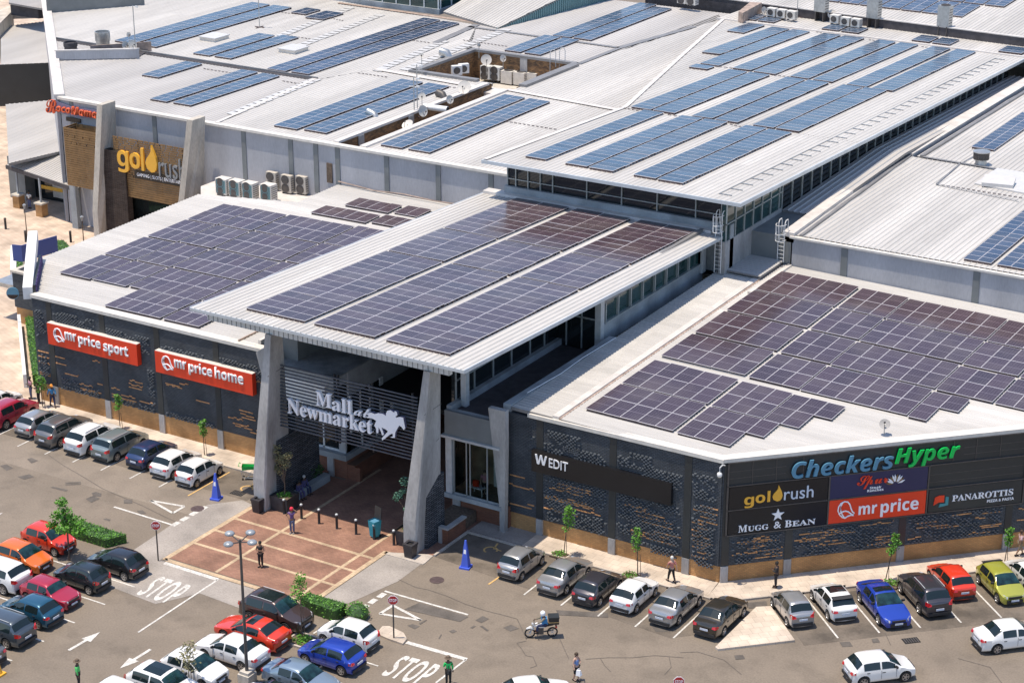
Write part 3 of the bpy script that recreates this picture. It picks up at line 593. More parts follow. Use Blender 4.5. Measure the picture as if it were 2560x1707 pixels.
mb.box(-10.2, 8.3, -5.45, -5.1, 12.12, 12.9)
for k in range(50):
    x = -10.1+k*.375; mb.box(x, x+.035, -5.47, -5.45, 12.12, 12.9, 1)
mb.build('fascia', ['fascia', 'fascia_seam'], t, True)
MB().box(-10.8, 8.9, 28.8, 29.7, 11.55, 11.85).build('roof_flashing', 'flashing', t, True)
# right flank of the canopy: high wall with a strip of windows
MB().box(8.0, 8.3, 13.6, 28.9, 7.8, 9.3).build('side_wall', 'concrete_blue', t, True)
MB().box(8.02, 8.3, 13.6, 28.9, 10.7, 11.9).build('side_wall', 'grey_flash', t, True)
wn = MB().box(8.05, 8.15, 14.0, 28.6, 9.3, 10.7).build('window_band', 'glass_teal', t, True)
mb = MB()
for k in range(9): mb.box(8.10, 8.33, 14.0+k*1.8, 14.1+k*1.8, 9.3, 10.7)
mb.box(8.15, 8.36, 13.9, 28.7, 9.22, 9.32); mb.build('mullions', 'mullion', t, True)
MB().box(7.9, 8.35, 13.25, 13.75, 7.4, 11.9).box(8.0, 8.5, 28.4, 29.0, 8.6, 11.7).build('column', 'steel', t, True)
mb = MB().box(4.7, 4.9, .3, 13.3, 7.3, 12.2).box(4.9, 8.0, 13.35, 13.5, 7.3, 11.9); mb.build('glass_wall', 'glass_dark', t, True)
mb = MB()
for y in (.4, 2.6, 4.9, 7.2, 9.6, 11.5): mb.box(4.88, 4.98, y, y+.09, 7.4, 12.1)
for x in (5.6, 6.8): mb.box(x, x+.08, 13.27, 13.36, 7.4, 11.9)
mb.box(4.88, 4.97, .4, 13.3, 9.0, 9.08).box(4.88, 4.97, .4, 13.3, 10.4, 10.48).box(4.9, 8, 13.27, 13.35, 9.6, 9.68)
mb.build('mullions', 'mullion', t, True)
MB().box(5.2, 5.6, 0.6, 1.0, 7.3, 12.3).build('column', 'steel', t, True)
# pillars
def pillar(parent, x0, dx, z1=12.15):
    lx = dx; pr = [(-6.3, 0), (-6.3, 2.25), (-5.62, z1), (-4.45, z1), (-3.7, 4.6), (-3.6, 0)]; mb = MB(); n = len(pr)
    sh = lambda z: lx*max(0, (z-2.2))/(z1-2.2)
    w0 = .9
    v = [(x0+sh(z), y, z) for y, z in pr]+[(x0+w0-.45*max(0, z-2.2)/(z1-2.2)+sh(z), y, z) for y, z in pr]
    mb.add(v, [list(range(n)), list(reversed(range(n, 2*n)))]+[[i, (i+1) % n, (i+1) % n+n, i+n] for i in range(n)])
    mb.build('pillar', 'concrete', parent, True)
    j = MB()
    for z, dz_ in ((3.4, .25), (6.6, .55), (9.4, .1)):
        f = lambda y, zz: (x0+w0-.45*max(0, zz-2.2)/(z1-2.2)+sh(zz)+.004, y, zz)
        j.add([f(-5.95, z), f(-4.1, z+dz_), f(-4.1, z+dz_+.045), f(-5.95, z+.045)], [[0, 1, 2, 3]])
    j.build('formwork_joint', 'post_grey', parent, True)
pillar(t, 5.32, 1.25); pillar(t, -6.42, 1.0)
MB().box(5.95, 6.42, -5.35, -3.3, 0, 4.55).build('stone_cladding', 'stone_clad', t, True)
MB().box(-5.75, -5.3, -5.1, -.6, 0, 4.6).build('stone_cladding', 'stone_clad', t, True)
for z0 in (4.9,): pass
mb = MB().box(6.3, 6.36, -4.85, -4.7, 4.3, 4.85); mb.build('wall_lamp', 'black_metal', t, True)
# leaning fins on either side where the wings meet the porch
mb = MB().ext([(8.25, 8.45), (9.5, 8.45), (9.52, 6.2), (9.42, 0), (9.08, 0), (9.05, 1.9)], (0, -1.0, 0), X, Z, Yv*.4); mb.build('leaning_fin', 'concrete', t, True)
mb = MB().ext([(-10.3, 8.25), (-9.55, 8.7), (-9.5, 1.5), (-9.75, 1.5), (-9.85, 6.5)], (0, -.6, 0), X, Z, Yv*.5); mb.build('leaning_fin', 'concrete', t, True)
# louvre screen
sc = thing('louvre_screen', 'dark horizontal louvre screen hung between the two entrance pillars', 'screen', (0, -4.6, 5.5))
mb = MB()
for k in range(19): z = 5.5+k*.235; mb.obox((-5.55, -4.65, z), (10.95, 0, -.0), (0, .09, 0), (0, 0, .075))
mb.build('louvre_blades', 'louvre', sc, True)
for x in (-5.45, -1.0, -.72, 1.9, 4.9): MB().box(x, x+.10, -4.55, -4.42, 5.3, 9.95).build('upright', 'black_metal', sc, True)
# ---- shops inside the porch
t = thing('porch_shop', 'shop unit inside the porch left of the passage, glazed front over a red brick plinth', 'shop', (-7.5, 2, 0))
MB().box(-11, -3.9, .55, 30, 0, 1.45).build('brick_plinth', 'red_brick', t, True)
MB().box(-5.45, -4.95, .42, .56, 0, 1.45).build('pilaster', 'concrete', t, True)
MB().box(-11, -3.75, .25, 6.5, 1.45, 1.85).build('sill', 'concrete_blue', t, True)
MB().box(-11, -4.0, .75, .8, 1.85, 5.1).box(-4.05, -4.0, .75, 6.0, 1.85, 5.1).build('shop_window', 'glass_dark', t, True)
mb = MB()
for x in (-9.2, -7.6, -6.9, -5.9): mb.box(x, x+.10, .66, .76, 1.85, 5.1)
for y in (2.4, 4.1, 5.9): mb.box(-4.0, -3.9, y, y+.1, 1.85, 5.1)
mb.box(-11, -4.0, .66, .76, 1.85, 1.98).build('mullions', 'mullion_white', t, True)
MB().box(-4.55, -4.0, .6, 1.15, 1.85, 5.1).build('column', 'steel', t, True)
MB().box(-9, -3.9, -.35, .85, 6.95, 7.65).build('fascia', 'concrete_blue', t, True); MB().box(-8.9, -4.9, -.3, .8, 5.25, 6.93).build('fascia_panel', 'mullion_white', t, True)
MB().box(-3.8, -3.76, 1.0, 4.3, 3.4, 5.95).build('shop_window', 'glass_dark', t, True); MB().box(-3.8, -3.7, .85, 1.0, 3.3, 6.05).box(-3.8, -3.7, 4.3, 4.7, 3.3, 6.05).box(-3.8, -3.7, 2.0, 2.1, 3.4, 6).box(-3.8, -3.7, 3.1, 3.2, 3.4, 6).build('mullions', 'mullion_white', t, True)
MB().box(-3.95, -3.8, .85, 30, 5.1, 7.65).box(-3.95, -3.8, 6.0, 30, 1.45, 5.1).build('side_wall', 'concrete_blue', t, True)
MB().box(-9, -3.8, -.6, 30, 7.65, 7.75).build('deck', 'deck', t, True)
MB().box(-9, -7.7, .6, 29, 7.75, 11.6).build('wall', 'render_dark', t, True)
MB().box(-9.5, -4.3, 1.6, 1.7, 1.85, 4.9).build('display_wall', 'interior', t, True)
MB().box(-8.3, -8.1, .95, 1.1, 1.9, 3.4).box(-7.4, -7.2, .95, 1.1, 1.9, 3.2).build('display_panel', 'sign_red', t, True)
t = thing('porch_shop', 'glazed fashion shop unit to the right of the porch pillar, grey fascia above the window', 'shop', (7, 3, 0))
MB().box(5.0, 9.3, -.3, 13.4, 0, 1.55).build('brick_plinth', 'red_brick', t, True)
MB().box(5.15, 5.7, -.42, -.3, 0, 1.55).build('pilaster', 'concrete', t, True)
MB().box(4.9, 9.2, -1.05, -.2, 1.55, 1.85).build('sill', 'concrete_blue', t, True)
MB().box(5.0, 5.45, -.95, -.5, 1.85, 5.72).build('column', 'steel', t, True)
MB().box(4.75, 9.1, -1.1, -.5, 5.72, 5.88).build('window_head', 'steel', t, True)
MB().box(4.95, 9.1, -.95, -.6, 5.88, 7.55).build('fascia', 'render_dark', t, True)
mb = MB().box(5.6, 9.05, -.75, -.72, 1.85, 5.72); mb.build('shop_window', 'glass_clear' if 'glass_clear' in M else 'glass_dark', t, True)
mb = MB()
for x in (5.5, 6.45, 6.72, 8.0): mb.box(x, x+.06, -.82, -.74, 1.85, 5.72)
mb.box(5.5, 9.05, -.82, -.74, 1.85, 1.93).build('mullions', 'mullion', t, True)
MB().box(4.95, 8.2, -.6, 13.4, 7.2, 7.32).build('balcony_floor', 'gutter_dark', t, True)
MB().box(4.9, 5.25, -.6, 13.4, 7.32, 7.75).box(5.0, 8.3, -.7, -.4, 7.32, 7.56).build('balcony_kerb', 'concrete_blue', t, True)
MB().box(8.75, 9.3, .0, 13.8, 7.2, 8.5).build('balcony_parapet', 'concrete_blue', t, True)
MB().box(5.0, 5.1, .0, 13.4, 1.85, 7.2).build('side_wall', 'glass_dark', t, True); MB().box(5.2, 9.25, 2.6, 2.8, 1.5, 7.1).build('inner_wall', 'interior', t, True)
t = thing('passage', 'dark covered passage into the mall between the two porch shops', 'passage', (0, 14, 0))
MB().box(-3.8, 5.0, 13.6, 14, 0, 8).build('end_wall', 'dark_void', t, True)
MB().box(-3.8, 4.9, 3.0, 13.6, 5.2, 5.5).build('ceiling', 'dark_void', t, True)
MB().box(-3.9, -3.3, .6, 8, 0, 1.1).box(-3.3, -2.9, .6, .9, 0, 1.0).build('plinth_step', 'red_brick', t, True)
MB().box(-10.6, 8.0, 29.0, 29.4, 7.0, 11.6).build('back_wall', 'render_dark', t, True)
# ---- tall hall behind with its clerestory
t = thing('mall_hall', 'highest hall of the mall with long light roof over a strip of clerestory glass', 'building', (0, 60, 0))
HP = [[(-10.0, 27.6), (11.7, 27.6), (11.7, 50), (-9.8, 50)], [(-9.8, 50), (11.7, 50), (11.7, 74), (-16.2, 74)], [(-16.2, 74), (11.7, 74), (11.7, 92.6), (-21.3, 93.4)]]
for p in HP: corrugate(p, PL_H, 'y', .42, .048, .05, 'roof', 'roof_sheet', t, th=.2)
zh = lambda x, y: PL_H[0]+PL_H[2]*y
mb = MB().obox((-10.1, 27.5, zh(0, 27.6)-.24), X*21.9, Yv*.12, Z*.26)
mb.obox((11.68, 27.6, zh(0, 27.6)-.26), (0, 65, -65*.036), X*.09, Z*.28).obox((-10.08, 27.6, zh(0, 27.6)-.22), (.2, 22.4, -22.4*.036), X*.08, Z*.24)
mb.build('roof_edge', 'fascia', t, True)
MB().box(-9.2, 10.2, 29.4, 30.0, 8.6, 12.35).build('wall', 'concrete_blue', t, True)
MB().box(-9.0, 10.1, 29.7, 29.8, 12.35, 14.4).build('clerestory_glass', 'glass_dark', t, True)
mb = MB()
for x in (-9.05, -8.3, -7.2, -6.1, -5.0, -2.0, 1.0, 4.0, 7.2, 9.3): mb.box(x, x+.07, 29.55, 29.7, 12.35, 14.4)
mb.box(-9, 10.1, 29.58, 29.7, 12.9, 12.96); mb.build('mullions', 'mullion', t, True)
mb = MB().box(9.7, 10.2, 28.6, 38.6, 8.2, 11.25); mb.build('wall', 'concrete', t, True)
MB().box(9.8, 10.12, 28.7, 38.5, 11.25, 14.2).build('clerestory_glass', 'glass_teal', t, True)
def sill(y): return 11.15+(y-38.5)*.028 if y < 57 else 11.67-(y-57)*.033
mb = MB(); gl = MB(); mu = MB()
for k in range(7): mu.box(10.1, 10.2, 28.7+k*1.55, 28.8+k*1.55, 11.25, 14.1)
mu.box(10.1, 10.2, 28.7, 38.5, 12.5, 12.57)
y = 38.6
while y < 91.5:
    y2 = y+(1.9 if y < 57 else 1.75); gl.add([(10.1, y, sill(y)-.4), (10.1, y2, sill(y2)-.4), (10.1, y2, zh(0, y2)-.18), (10.1, y, zh(0, y)-.18)], [[0, 1, 2, 3]])
    mu.box(10.08, 10.2, y-.04, y+.05, sill(y)-.3, zh(0, y)-.2); y = y2
gl.build('clerestory_glass', 'glass_dark', t, True); mu.build('mullions', 'mullion', t, True)
MB().box(-9, 9.7, 30, 92, 8, 11).build('core_wall', 'dark_void', t, True)
mb = MB()
for k in range(35): mb.box(9.35, 10.35, 29.05+k*1.8, 29.13+k*1.8, zh(0, 29.1+k*1.8)+.02, zh(0, 29.1+k*1.8)+.07)
mb.obox((9.33, 29, zh(0, 29)+.03), (0, 61.5, -61.5*.036), X*.04, Z*.04).build('roof_light_joints', 'grey_letter', t, True)
mb = MB()
for a, b in (((-9.9, 27.7), (-9.75, 50.2)), ((-9.75, 50.2), (-16.2, 74)), ((-16.2, 74), (-21.3, 93.4))):
    za, zb = zh(*a)+.09, zh(*b)+.09; p, q = Vector(a), Vector(b); d = (q-p).normalized(); n_ = Vector((-d.y, d.x))*.2
    mb.quad((*(p-n_), za), (*(q-n_), zb), (*(q+n_), zb), (*(p+n_), za))
mb.build('ridge_flashing', 'flashing', t, True)
# strip of lower roof behind, and the dark wall of the next building
corrugate([(-22, 93.6), (14, 92.8), (14, 98), (-22, 99)], (12.4+93*.02, 0, -.02), 'y', .42, .05, .05, 'rear_roof', 'roof_sheet', t, th=.2)
MB().obox((-22, 93.3, 12.3), (34, -.7, 0), Yv*.25, Z*.2).build('ridge_flashing', 'flashing', t, True)
# valley roof to the right of the hall
t = thing('valley_roof', 'low strip of blue shadowed metal roofing sunk between the hall and the right wing', 'roof', (12, 60, 0))
for p, pl in (([(10.2, 38.6), (13.1, 38.6), (13.1, 57), (10.2, 57)], (11.05-38.5*.028, 0, .028)), ([(10.2, 57), (13.1, 57), (13.1, 93), (10.2, 93)], (11.57+57*.033, 0, -.033))):
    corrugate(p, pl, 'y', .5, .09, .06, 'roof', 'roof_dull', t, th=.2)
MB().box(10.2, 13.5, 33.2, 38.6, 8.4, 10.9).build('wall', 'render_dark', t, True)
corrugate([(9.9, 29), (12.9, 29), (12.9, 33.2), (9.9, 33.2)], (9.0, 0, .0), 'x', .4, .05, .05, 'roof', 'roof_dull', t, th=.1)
# ---- right wing
t = thing('mall_wing', 'flat-roofed grey rendered wing above the right-hand solar roof', 'building', (30, 45, 0))
MB().box(13.4, 60, 33.2, 33.5, 6.5, 10.85).build('wall', 'render_grey', t, True)
MB().box(13.3, 60, 33.05, 33.6, 10.85, 11.0).build('parapet_cap', 'cream_metal', t, True)
for x in (17.4, 27.4, 37.4): MB().box(x, x+.5, 33.14, 33.2, 7, 10.85).build('pilaster', 'render_dark', t, True)
MB().box(13.5, 60, 33.55, 57.8, 10.3, 10.75).box(14.2, 60, 57.8, 95, 10.3, 10.75).build('wall', 'render_grey', t, True)
corrugate([(13.55, 33.4), (60, 33.4), (60, 58.2), (12.6, 58.2)], PL_W, 'y', .42, .06, .05, 'roof', 'roof_sheet', t, th=.2)
corrugate([(13.6, 58.4), (60, 58.4), (60, 100), (14.3, 100)], (11.04, 0, 0), 'y', .42, .06, .05, 'roof', 'roof_sheet', t, th=.2)
mb = MB(); mb.prism([(12.7, 33.2), (13.6, 33.2), (12.6, 58.3), (11.5, 58.3)], 10.5, 11.25); mb.prism([(11.9, 58.3), (13.3, 58.3), (13.9, 95), (12.9, 95)], 10.5, 11.25); mb.build('roof_parapet', 'flashing', t, True)
mb = MB(); mb.prism([(13.95, 33.4), (14.2, 33.4), (13.2, 58.3), (12.95, 58.3)], 11, 11.16); mb.prism([(13.9, 58.3), (14.2, 58.3), (14.7, 95), (14.4, 95)], 11, 11.22); mb.build('gutter', 'grey_flash', t, True)
mb = MB(); strip(mb, (14.2, 58.3), (20.5, 58.0), .35, 11.12); strip(mb, (17.6, 58), (17.9, 63), .14, 11.13); strip(mb, (17.5, 58.2), (17.9, 51.3), .12, 11.12); strip(mb, (17.9, 51.3), (25, 50.3), .14, 11.12)
mb.build('ridge_flashing', 'grey_flash', t, True)
MB().prism([(20.5, 53.0), (40, 50.5), (40, 57.5), (20.6, 58.2)], 11.0, 11.13).build('roof_cover', 'skylight', t, True)
MB().obox((21.2, 52.6, 11.1), (2.4, .5, 0), (-.3, 1.6, .25), Z*.3).build('roof_hatch', 'skylight', t, True)
# ---- left wing: grey wall and the wide light roofs around the service yard
t = thing('mall_wing', 'long grey rendered wing with wide light metal roofs around a sunken service yard', 'building', (-40, 45, 0))
MB().box(-59.0, -10.0, 33.2, 33.5, 0, 11.85).build('wall', 'render_grey', t, True)
MB().box(-59.2, -9.8, 33.0, 33.6, 11.85, 12.06).build('parapet_cap', 'cream_metal', t, True)
for x in (-57.9, -48.1, -38.1, -33.05, -30.4, -28.15, -23.15, -18.05, -13.0): MB().box(x, x+.46, 33.13, 33.2, 0 if x < -36 else 7.5, 11.85).build('pilaster', 'render_dark', t, True)
MB().box(-29.05, -28.5, 33.1, 33.2, 8.6, 10.3).build('door', 'bark', t, True)
e = Vector((-31.1, 31.1, 0)).normalized(); en = Vector((-e.y, e.x, 0))
MB().obox((-59.2, 33.3, 0), e*46, en*.3, Z*11.9).build('wall', 'render_grey', t, True)
MB().obox(Vector((-59.25, 33.2, 11.9))+en*.35, e*46, -en*.95, Z*.35).build('parapet_cap', 'flashing', t, True)
L = -60.0
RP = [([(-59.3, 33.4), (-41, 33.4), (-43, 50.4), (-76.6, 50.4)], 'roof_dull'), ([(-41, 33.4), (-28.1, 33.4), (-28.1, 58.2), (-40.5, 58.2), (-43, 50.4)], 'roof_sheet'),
      ([(-25.8, 33.4), (-9.9, 33.4), (-9.9, 50), (-13.4, 55.8), (-25.8, 56.6)], 'roof_sheet'), ([(-76.8, 50.8), (-43, 50.8), (-40.5, 58.2), (-38, 70), (-43, 79), (-80, 84), (-98, 72)], 'roof_sheet'),
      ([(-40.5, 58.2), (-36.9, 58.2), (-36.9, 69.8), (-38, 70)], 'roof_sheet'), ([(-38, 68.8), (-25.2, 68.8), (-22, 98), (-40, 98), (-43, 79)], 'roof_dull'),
      ([(-25.2, 57.0), (-13.4, 55.8), (-16.1, 73.8), (-21.2, 93.2), (-23.5, 97), (-25.2, 68.8)], 'roof_sheet'), ([(-13.4, 55.8), (-9.8, 50.1), (-16.1, 73.8)], 'roof_sheet')]
for p, m_ in RP: corrugate(p, PL_M, 'y', .42, .042, .05, 'roof', m_, t, th=.25)
mb = MB(); strip(mb, (-76.6, 50.6), (-43, 50.6), .5, 12.05); mb.build('gutter', 'gutter_dark', t, True)
mb = MB(); mb.box(-76.6, -43, 50.85, 51.0, 12, 12.22); mb.build('roof_step', 'grey_flash', t, True)
mb = MB(); strip(mb, (-41, 33.4), (-43.2, 50.8), .35, 12.09); strip(mb, (-40.6, 57.0), (-28.4, 56.0), .7, 12.1); strip(mb, (-25.6, 56.6), (-13.4, 55.4), .6, 12.1); mb.build('ridge_flashing', 'flashing', t, True)
mb = MB()
for a, b, wd in (((-43, 79), (-41.9, 69.4), .8), ((-43.2, 77.7), (-25, 77.2), .5), ((-25, 77), (-23, 90), .7), ((-25.0, 69), (-24.9, 77), .5)): strip(mb, a, b, wd, 12.085)
mb.build('valley_gutter', 'grey_flash', t, True)
mb = MB(); strip(mb, (-62, 80.5), (-42.4, 79.8), .55, 12.1); mb.build('gutter', 'rust_flashing', t, True)
for x0, y0, dx, dy, n_ in ((-60, 78.5, .15, -1.0, 16), (-55, 77, .1, -1.0, 18), (-43.6, 50, .1, -1, 14), (-42.2, 70, .12, -1, 14), (-39.6, 78, .05, -1, 20), (-20.5, 88, .25, -1, 28)):
    mb = MB()
    for k in range(n_): x = x0+dx*k; yy = y0+dy*1.05*k; mb.quad((x, yy, 12.075), (x+1.1, yy, 12.075), (x+1.1, yy+.85, 12.075), (x, yy+.85, 12.075))
    mb.build('roof_light_strip', 'skylight', t, True)
# service yard: brick walls around a sunken floor, and the slot running to the front
MB().box(-36.9, -25.2, 68.5, 68.8, 9.2, 12.0).box(-36.9, -36.6, 58.2, 68.5, 9.2, 12).box(-28.3, -28.1, 33.6, 58, 9.5, 12).box(-25.8, -25.6, 33.6, 56.6, 9.5, 12).box(-36.9, -30, 58.0, 58.2, 9.2, 12).box(-25.4, -25.2, 58, 68.5, 9.2, 12).build('yard_wall', 'pit_brick', t, True)
MB().box(-36.9, -25.2, 57, 68.8, 9.0, 9.3).box(-28.3, -25.6, 33.5, 57, 9.2, 9.5).build('yard_floor', 'concrete_warm', t, True)
MB().box(-30, -25.2, 56.6, 58.6, 11.0, 11.5).build('yard_bridge', 'flashing', t, True)
mb = MB().box(-37.1, -25.0, 68.4, 68.95, 12.0, 12.25).box(-37.1, -36.5, 58.0, 68.4, 12, 12.25).box(-37.3, -29.6, 57.7, 58.3, 12, 12.25).box(-25.4, -24.6, 58.4, 68.4, 12, 12.25)
mb.build('yard_cap', 'grey_flash', t, True)
MB().box(-28.6, -28.05, 33.6, 57.5, 12, 12.2).box(-25.9, -25.3, 33.6, 56.4, 12, 12.16).build('yard_cap', 'flashing', t, True)
for x in (-31.3,): MB().box(x, x+.8, 68.42, 68.5, 9.3, 12).build('pilaster', 'concrete', t, True)
MB().box(-28.05, -27.98, 36.4, 37.2, 9.5, 12).box(-28.05, -27.98, 44, 44.8, 9.5, 12).build('pilaster', 'concrete', t, True)
# ---- far buildings
t = thing('glass_hall', 'dark glazed hall with pale mullions standing beyond the far roofs', 'building', (-58, 88, 12))
MB().box(-70, -49.4, 81.6, 96, 11.9, 12.5).build('wall', 'concrete_blue', t, True)
MB().box(-69.9, -49.6, 81.8, 96, 12.5, 17).build('glass_wall', 'glass_teal', t, True)
mb = MB()
for k in range(12): mb.box(-69.8+k*1.83, -69.7+k*1.83, 81.7, 81.8, 12.5, 17)
for k in range(7): mb.box(-49.6, -49.48, 82+k*2.2, 82.1+k*2.2, 12.5, 17)
mb.box(-69.8, -49.5, 81.7, 81.8, 14.6, 14.7); mb.build('mullions', 'mullion_white', t, True)
t = thing('raised_roof', 'raised light roof with a teal corrugated end wall beyond the service yard', 'building', (-42, 88, 12))
a, b = Vector((-40.1, 78.5, 12)), Vector((-37.0, 100, 12)); mb = MB(); n_ = 60
for k in range(n_):
    p = a+(b-a)*(k/n_); q = a+(b-a)*((k+.6)/n_); h0, h1 = 3.1*k/n_+.1, 3.1*(k+.6)/n_+.1
    mb.add([p, q, q+Z*h1, p+Z*h0, p-X*.2, p-X*.2+Z*h0], [[0, 1, 2, 3], [0, 3, 5, 4]])
    r_ = a+(b-a)*((k+1)/n_); mb.add([q-X*.08, r_-X*.08, r_-X*.08+Z*h1, q-X*.08+Z*h1], [[0, 1, 2, 3]])
mb.build('end_wall', 'concrete_teal' if 'concrete_teal' in M else mat('concrete_teal', (.13, .25, .27), .5, .1, .1, 1), t, True)
k_ = 3.1/21.5
corrugate([(-40.1, 78.5), (-37.0, 100), (-49, 100), (-48.5, 81)], (12.12-78.5*k_, 0, k_), 'y', .42, .06, .05, 'roof', 'roof_sheet', t, th=.2)
t = thing('rear_building', 'long building along the top edge with a dark parapet wall and light solar roof', 'building', (10, 105, 12))
MB().obox((-34, 99.9, 11), (60, -3.2, 0), Yv*.3, Z*2.25).build('wall', 'gutter_dark', t, True)
corrugate([(-34, 100.0), (40, 95.9), (40, 140), (-34, 140)], PL_F, 'y', .42, .06, .05, 'roof', 'roof_sheet', t, th=.2)
MB().obox((-34, 99.85, 13.2), (60, -3.2, 0), Yv*.35, Z*.1).build('parapet_cap', 'flashing', t, True)
MB().prism([p.xy for p in [at(2, 0, *q, 13.5) for q in ((400, 80), (480, 15), (560, 20), (430, 90))]], 12.4, 13.5).build('ramp', 'rust_flashing', t, True)
# distant ground-level strip beyond
MB().box(-34, 60, 140, 142, 0, 14).build('boundary_wall', 'render_dark', label='long plain wall closing the view beyond the rear building', cat='wall')
# ---- top-left: parapet upstand, far wall and lower roofs of the neighbour
t = thing('roof_plant_well', 'low grey upstand around a sunken plant well on the far left roof', 'roof well', (-74, 56, 12))
A, B = on(0, 0, 385, 418, PL_M), on(0, 0, 935, 405, PL_M)
MB().obox(A, B-A, Vector((.1, .3, 0)), Z*.95).build('upstand', 'render_grey', t, True)
MB().obox(A+Z*.95-Vector((.05, .1, 0)), B-A, Vector((.15, .5, 0)), Z*.1).build('cap', 'flashing', t, True)
A2, B2 = A+Vector((1.2, 3.6, 0)), B+Vector((-1.2, 3.2, 0))
MB().obox(A2, B2-A2, Vector((.1, .3, 0)), Z*.95).build('upstand', 'rust_flashing', t, True)
MB().prism([p.xy for p in (A, B, B2, A2)], 12.02, 12.1).build('well_floor', 'gutter_dark', t, True)
t = thing('parapet_wall', 'long dark grey parapet wall along the top left roof edge', 'wall', (-84, 66, 12))
A, B = on(0, 0, 322, 92, PL_M), on(0, 0, 968, 38, PL_M)
MB().obox(A, B-A, Vector((.1, .4, 0)), Z*1.9).build('wall', 'render_dark', t, True)
MB().obox(A+Z*1.9-Vector((.05, .1, 0)), B-A, Vector((.2, .6, 0)), Z*.14).build('cap', 'flashing', t, True)
t = thing('side_building', 'lower building with pale tiled lean-to roofs at the far left edge', 'building', (-85, 55, 0))
zt_ = lambda x, y: 5.2
for L_, z in (([(5, 185), (300, 150), (345, 432), (5, 445)], 6.5), ([(38, 715), (372, 685), (412, 1035), (60, 1118)], 5.0)):
    P = [at(0, 0, *q, z).xy for q in L_]; P = [tuple(p) for p in P]
    corrugate(P, (z, 0, 0), 'x', .4, .06, .06, 'roof', 'roof_dull', t, th=.25)
A, B = at(0, 0, 345, 432, 6.5), at(0, 0, -60, 448, 6.5); 
mb = MB(); lo = 2.2; mb.add([A, B, B-Z*4.6, A-Z*4.6, A+Vector((.3, .5, 0)), B+Vector((.3, .5, 0))], [[0, 1, 2, 3], [0, 4, 5, 1]]); mb.build('end_wall', 'sign_charcoal', t, True)
P = [at(0, 0, *q, 8).xy for q in ((-20, 80), (85, 30), (85, 75), (-20, 180))]
MB().prism([tuple(p) for p in P], 0, 8).build('tower', 'concrete_warm', t, True)
A, B = at(0, 0, 85, 92, 7.6), at(0, 0, 300, 85, 7.6); MB().obox(A-Z*.7, B-A, Vector((.4, .8, 0)), Z*.8).build('ledge', 'flashing', t, True)
A, B = at(0, 0, 70, 35, 9), at(0, 0, 260, 60, 9); MB().obox(A-Z*1.2, B-A, Vector((.4, .8, 0)), Z*1.2).build('wall', 'gutter_dark', t, True)
corrugate([tuple(at(0, 0, *q, 9.4).xy) for q in ((60, -60), (300, -60), (285, 60), (60, 20))], (9.4, 0, 0), 'y', .42, .06, .06, 'roof', 'roof_dull', t, th=.2)
# ---- gaming entrance at the far left: leaning pillars and slatted screens
t = thing('gaming_entrance', 'side entrance with two leaning concrete pillars and brown slatted screens', 'entrance', (-50, 31, 0))
def gpillar(x0, x1, z1=12.75):
    pr = [(30.4, 0), (30.4, 2.8), (30.9, z1), (32.6, z1), (33.1, 0)]; n = len(pr); sh = lambda z: (x1-x0)*max(0, z-2.8)/(z1-2.8)
    v = [(x0+sh(z), y, z) for y, z in pr]+[(x0+.62+sh(z), y, z) for y, z in pr]
    MB().add(v, [list(range(n)), list(reversed(range(n, 2*n)))]+[[i, (i+1) % n, (i+1) % n+n, i+n] for i in range(n)]).build('pillar', 'concrete_warm', t, True)
gpillar(-53.45, -52.4); gpillar(-43.75, -42.15)
MB().box(-52.6, -49.9, 31.2, 31.9, 0, 8.6).build('stone_cladding', 'stone_brown', t, True)
def slats(name, x0, x1, y, z0, z1, open_rows, seed, xs=0):
    rd = random.Random(seed); mb = MB(); z = z0; k = 0
    while z < z1:
        if any(a <= z <= b for a, b in open_rows):
            x = x0
            while x < x1:
                e = min(x1, x+rd.uniform(.3, .9)); mb.box(x, e, y, y+.05, z, z+.165); x = e+rd.choice((.06, .1, .13))
        else: mb.box(x0, x1, y, y+.05, z, z+.175)
        z += .21; k += 1
    return mb
slats('s', -51.3, -42.6, 31.4, 4.5, 9.85, [(6.3, 7.3), (7.7, 9.9)], 4).build('slatted_screen', 'timber_slat', t, True)
slats('s', -57.15, -53.1, 31.4, 4.45, 9.85, [(7.7, 7.8), (8.4, 8.5), (8.9, 9.2)], 6).build('slatted_screen', 'timber_slat', t, True)
mb = MB(); z = 4.45
while z < 9.85: mb.box(-57.2, -57.15, 31.4, 33.2, z, z+.175); z += .21
mb.box(-57.2, -53, 33.0, 33.1, 8.2, 9.85).build('slatted_screen', 'timber_slat', t, True)
for x in (-57.0, -55, -51, -48.5, -46, -43.4): MB().box(x, x+.1, 31.46, 31.56, 4.5, 9.8).build('upright', 'black_metal', t, True)
MB().box(-52.5, -43, 32.6, 33.1, 0, 4.6).build('dark_glazing', 'glass_dark', t, True)
MB().box(-57.6, -56.9, 32.0, 32.4, 0, 4.5).build('column', 'concrete_blue', t, True)
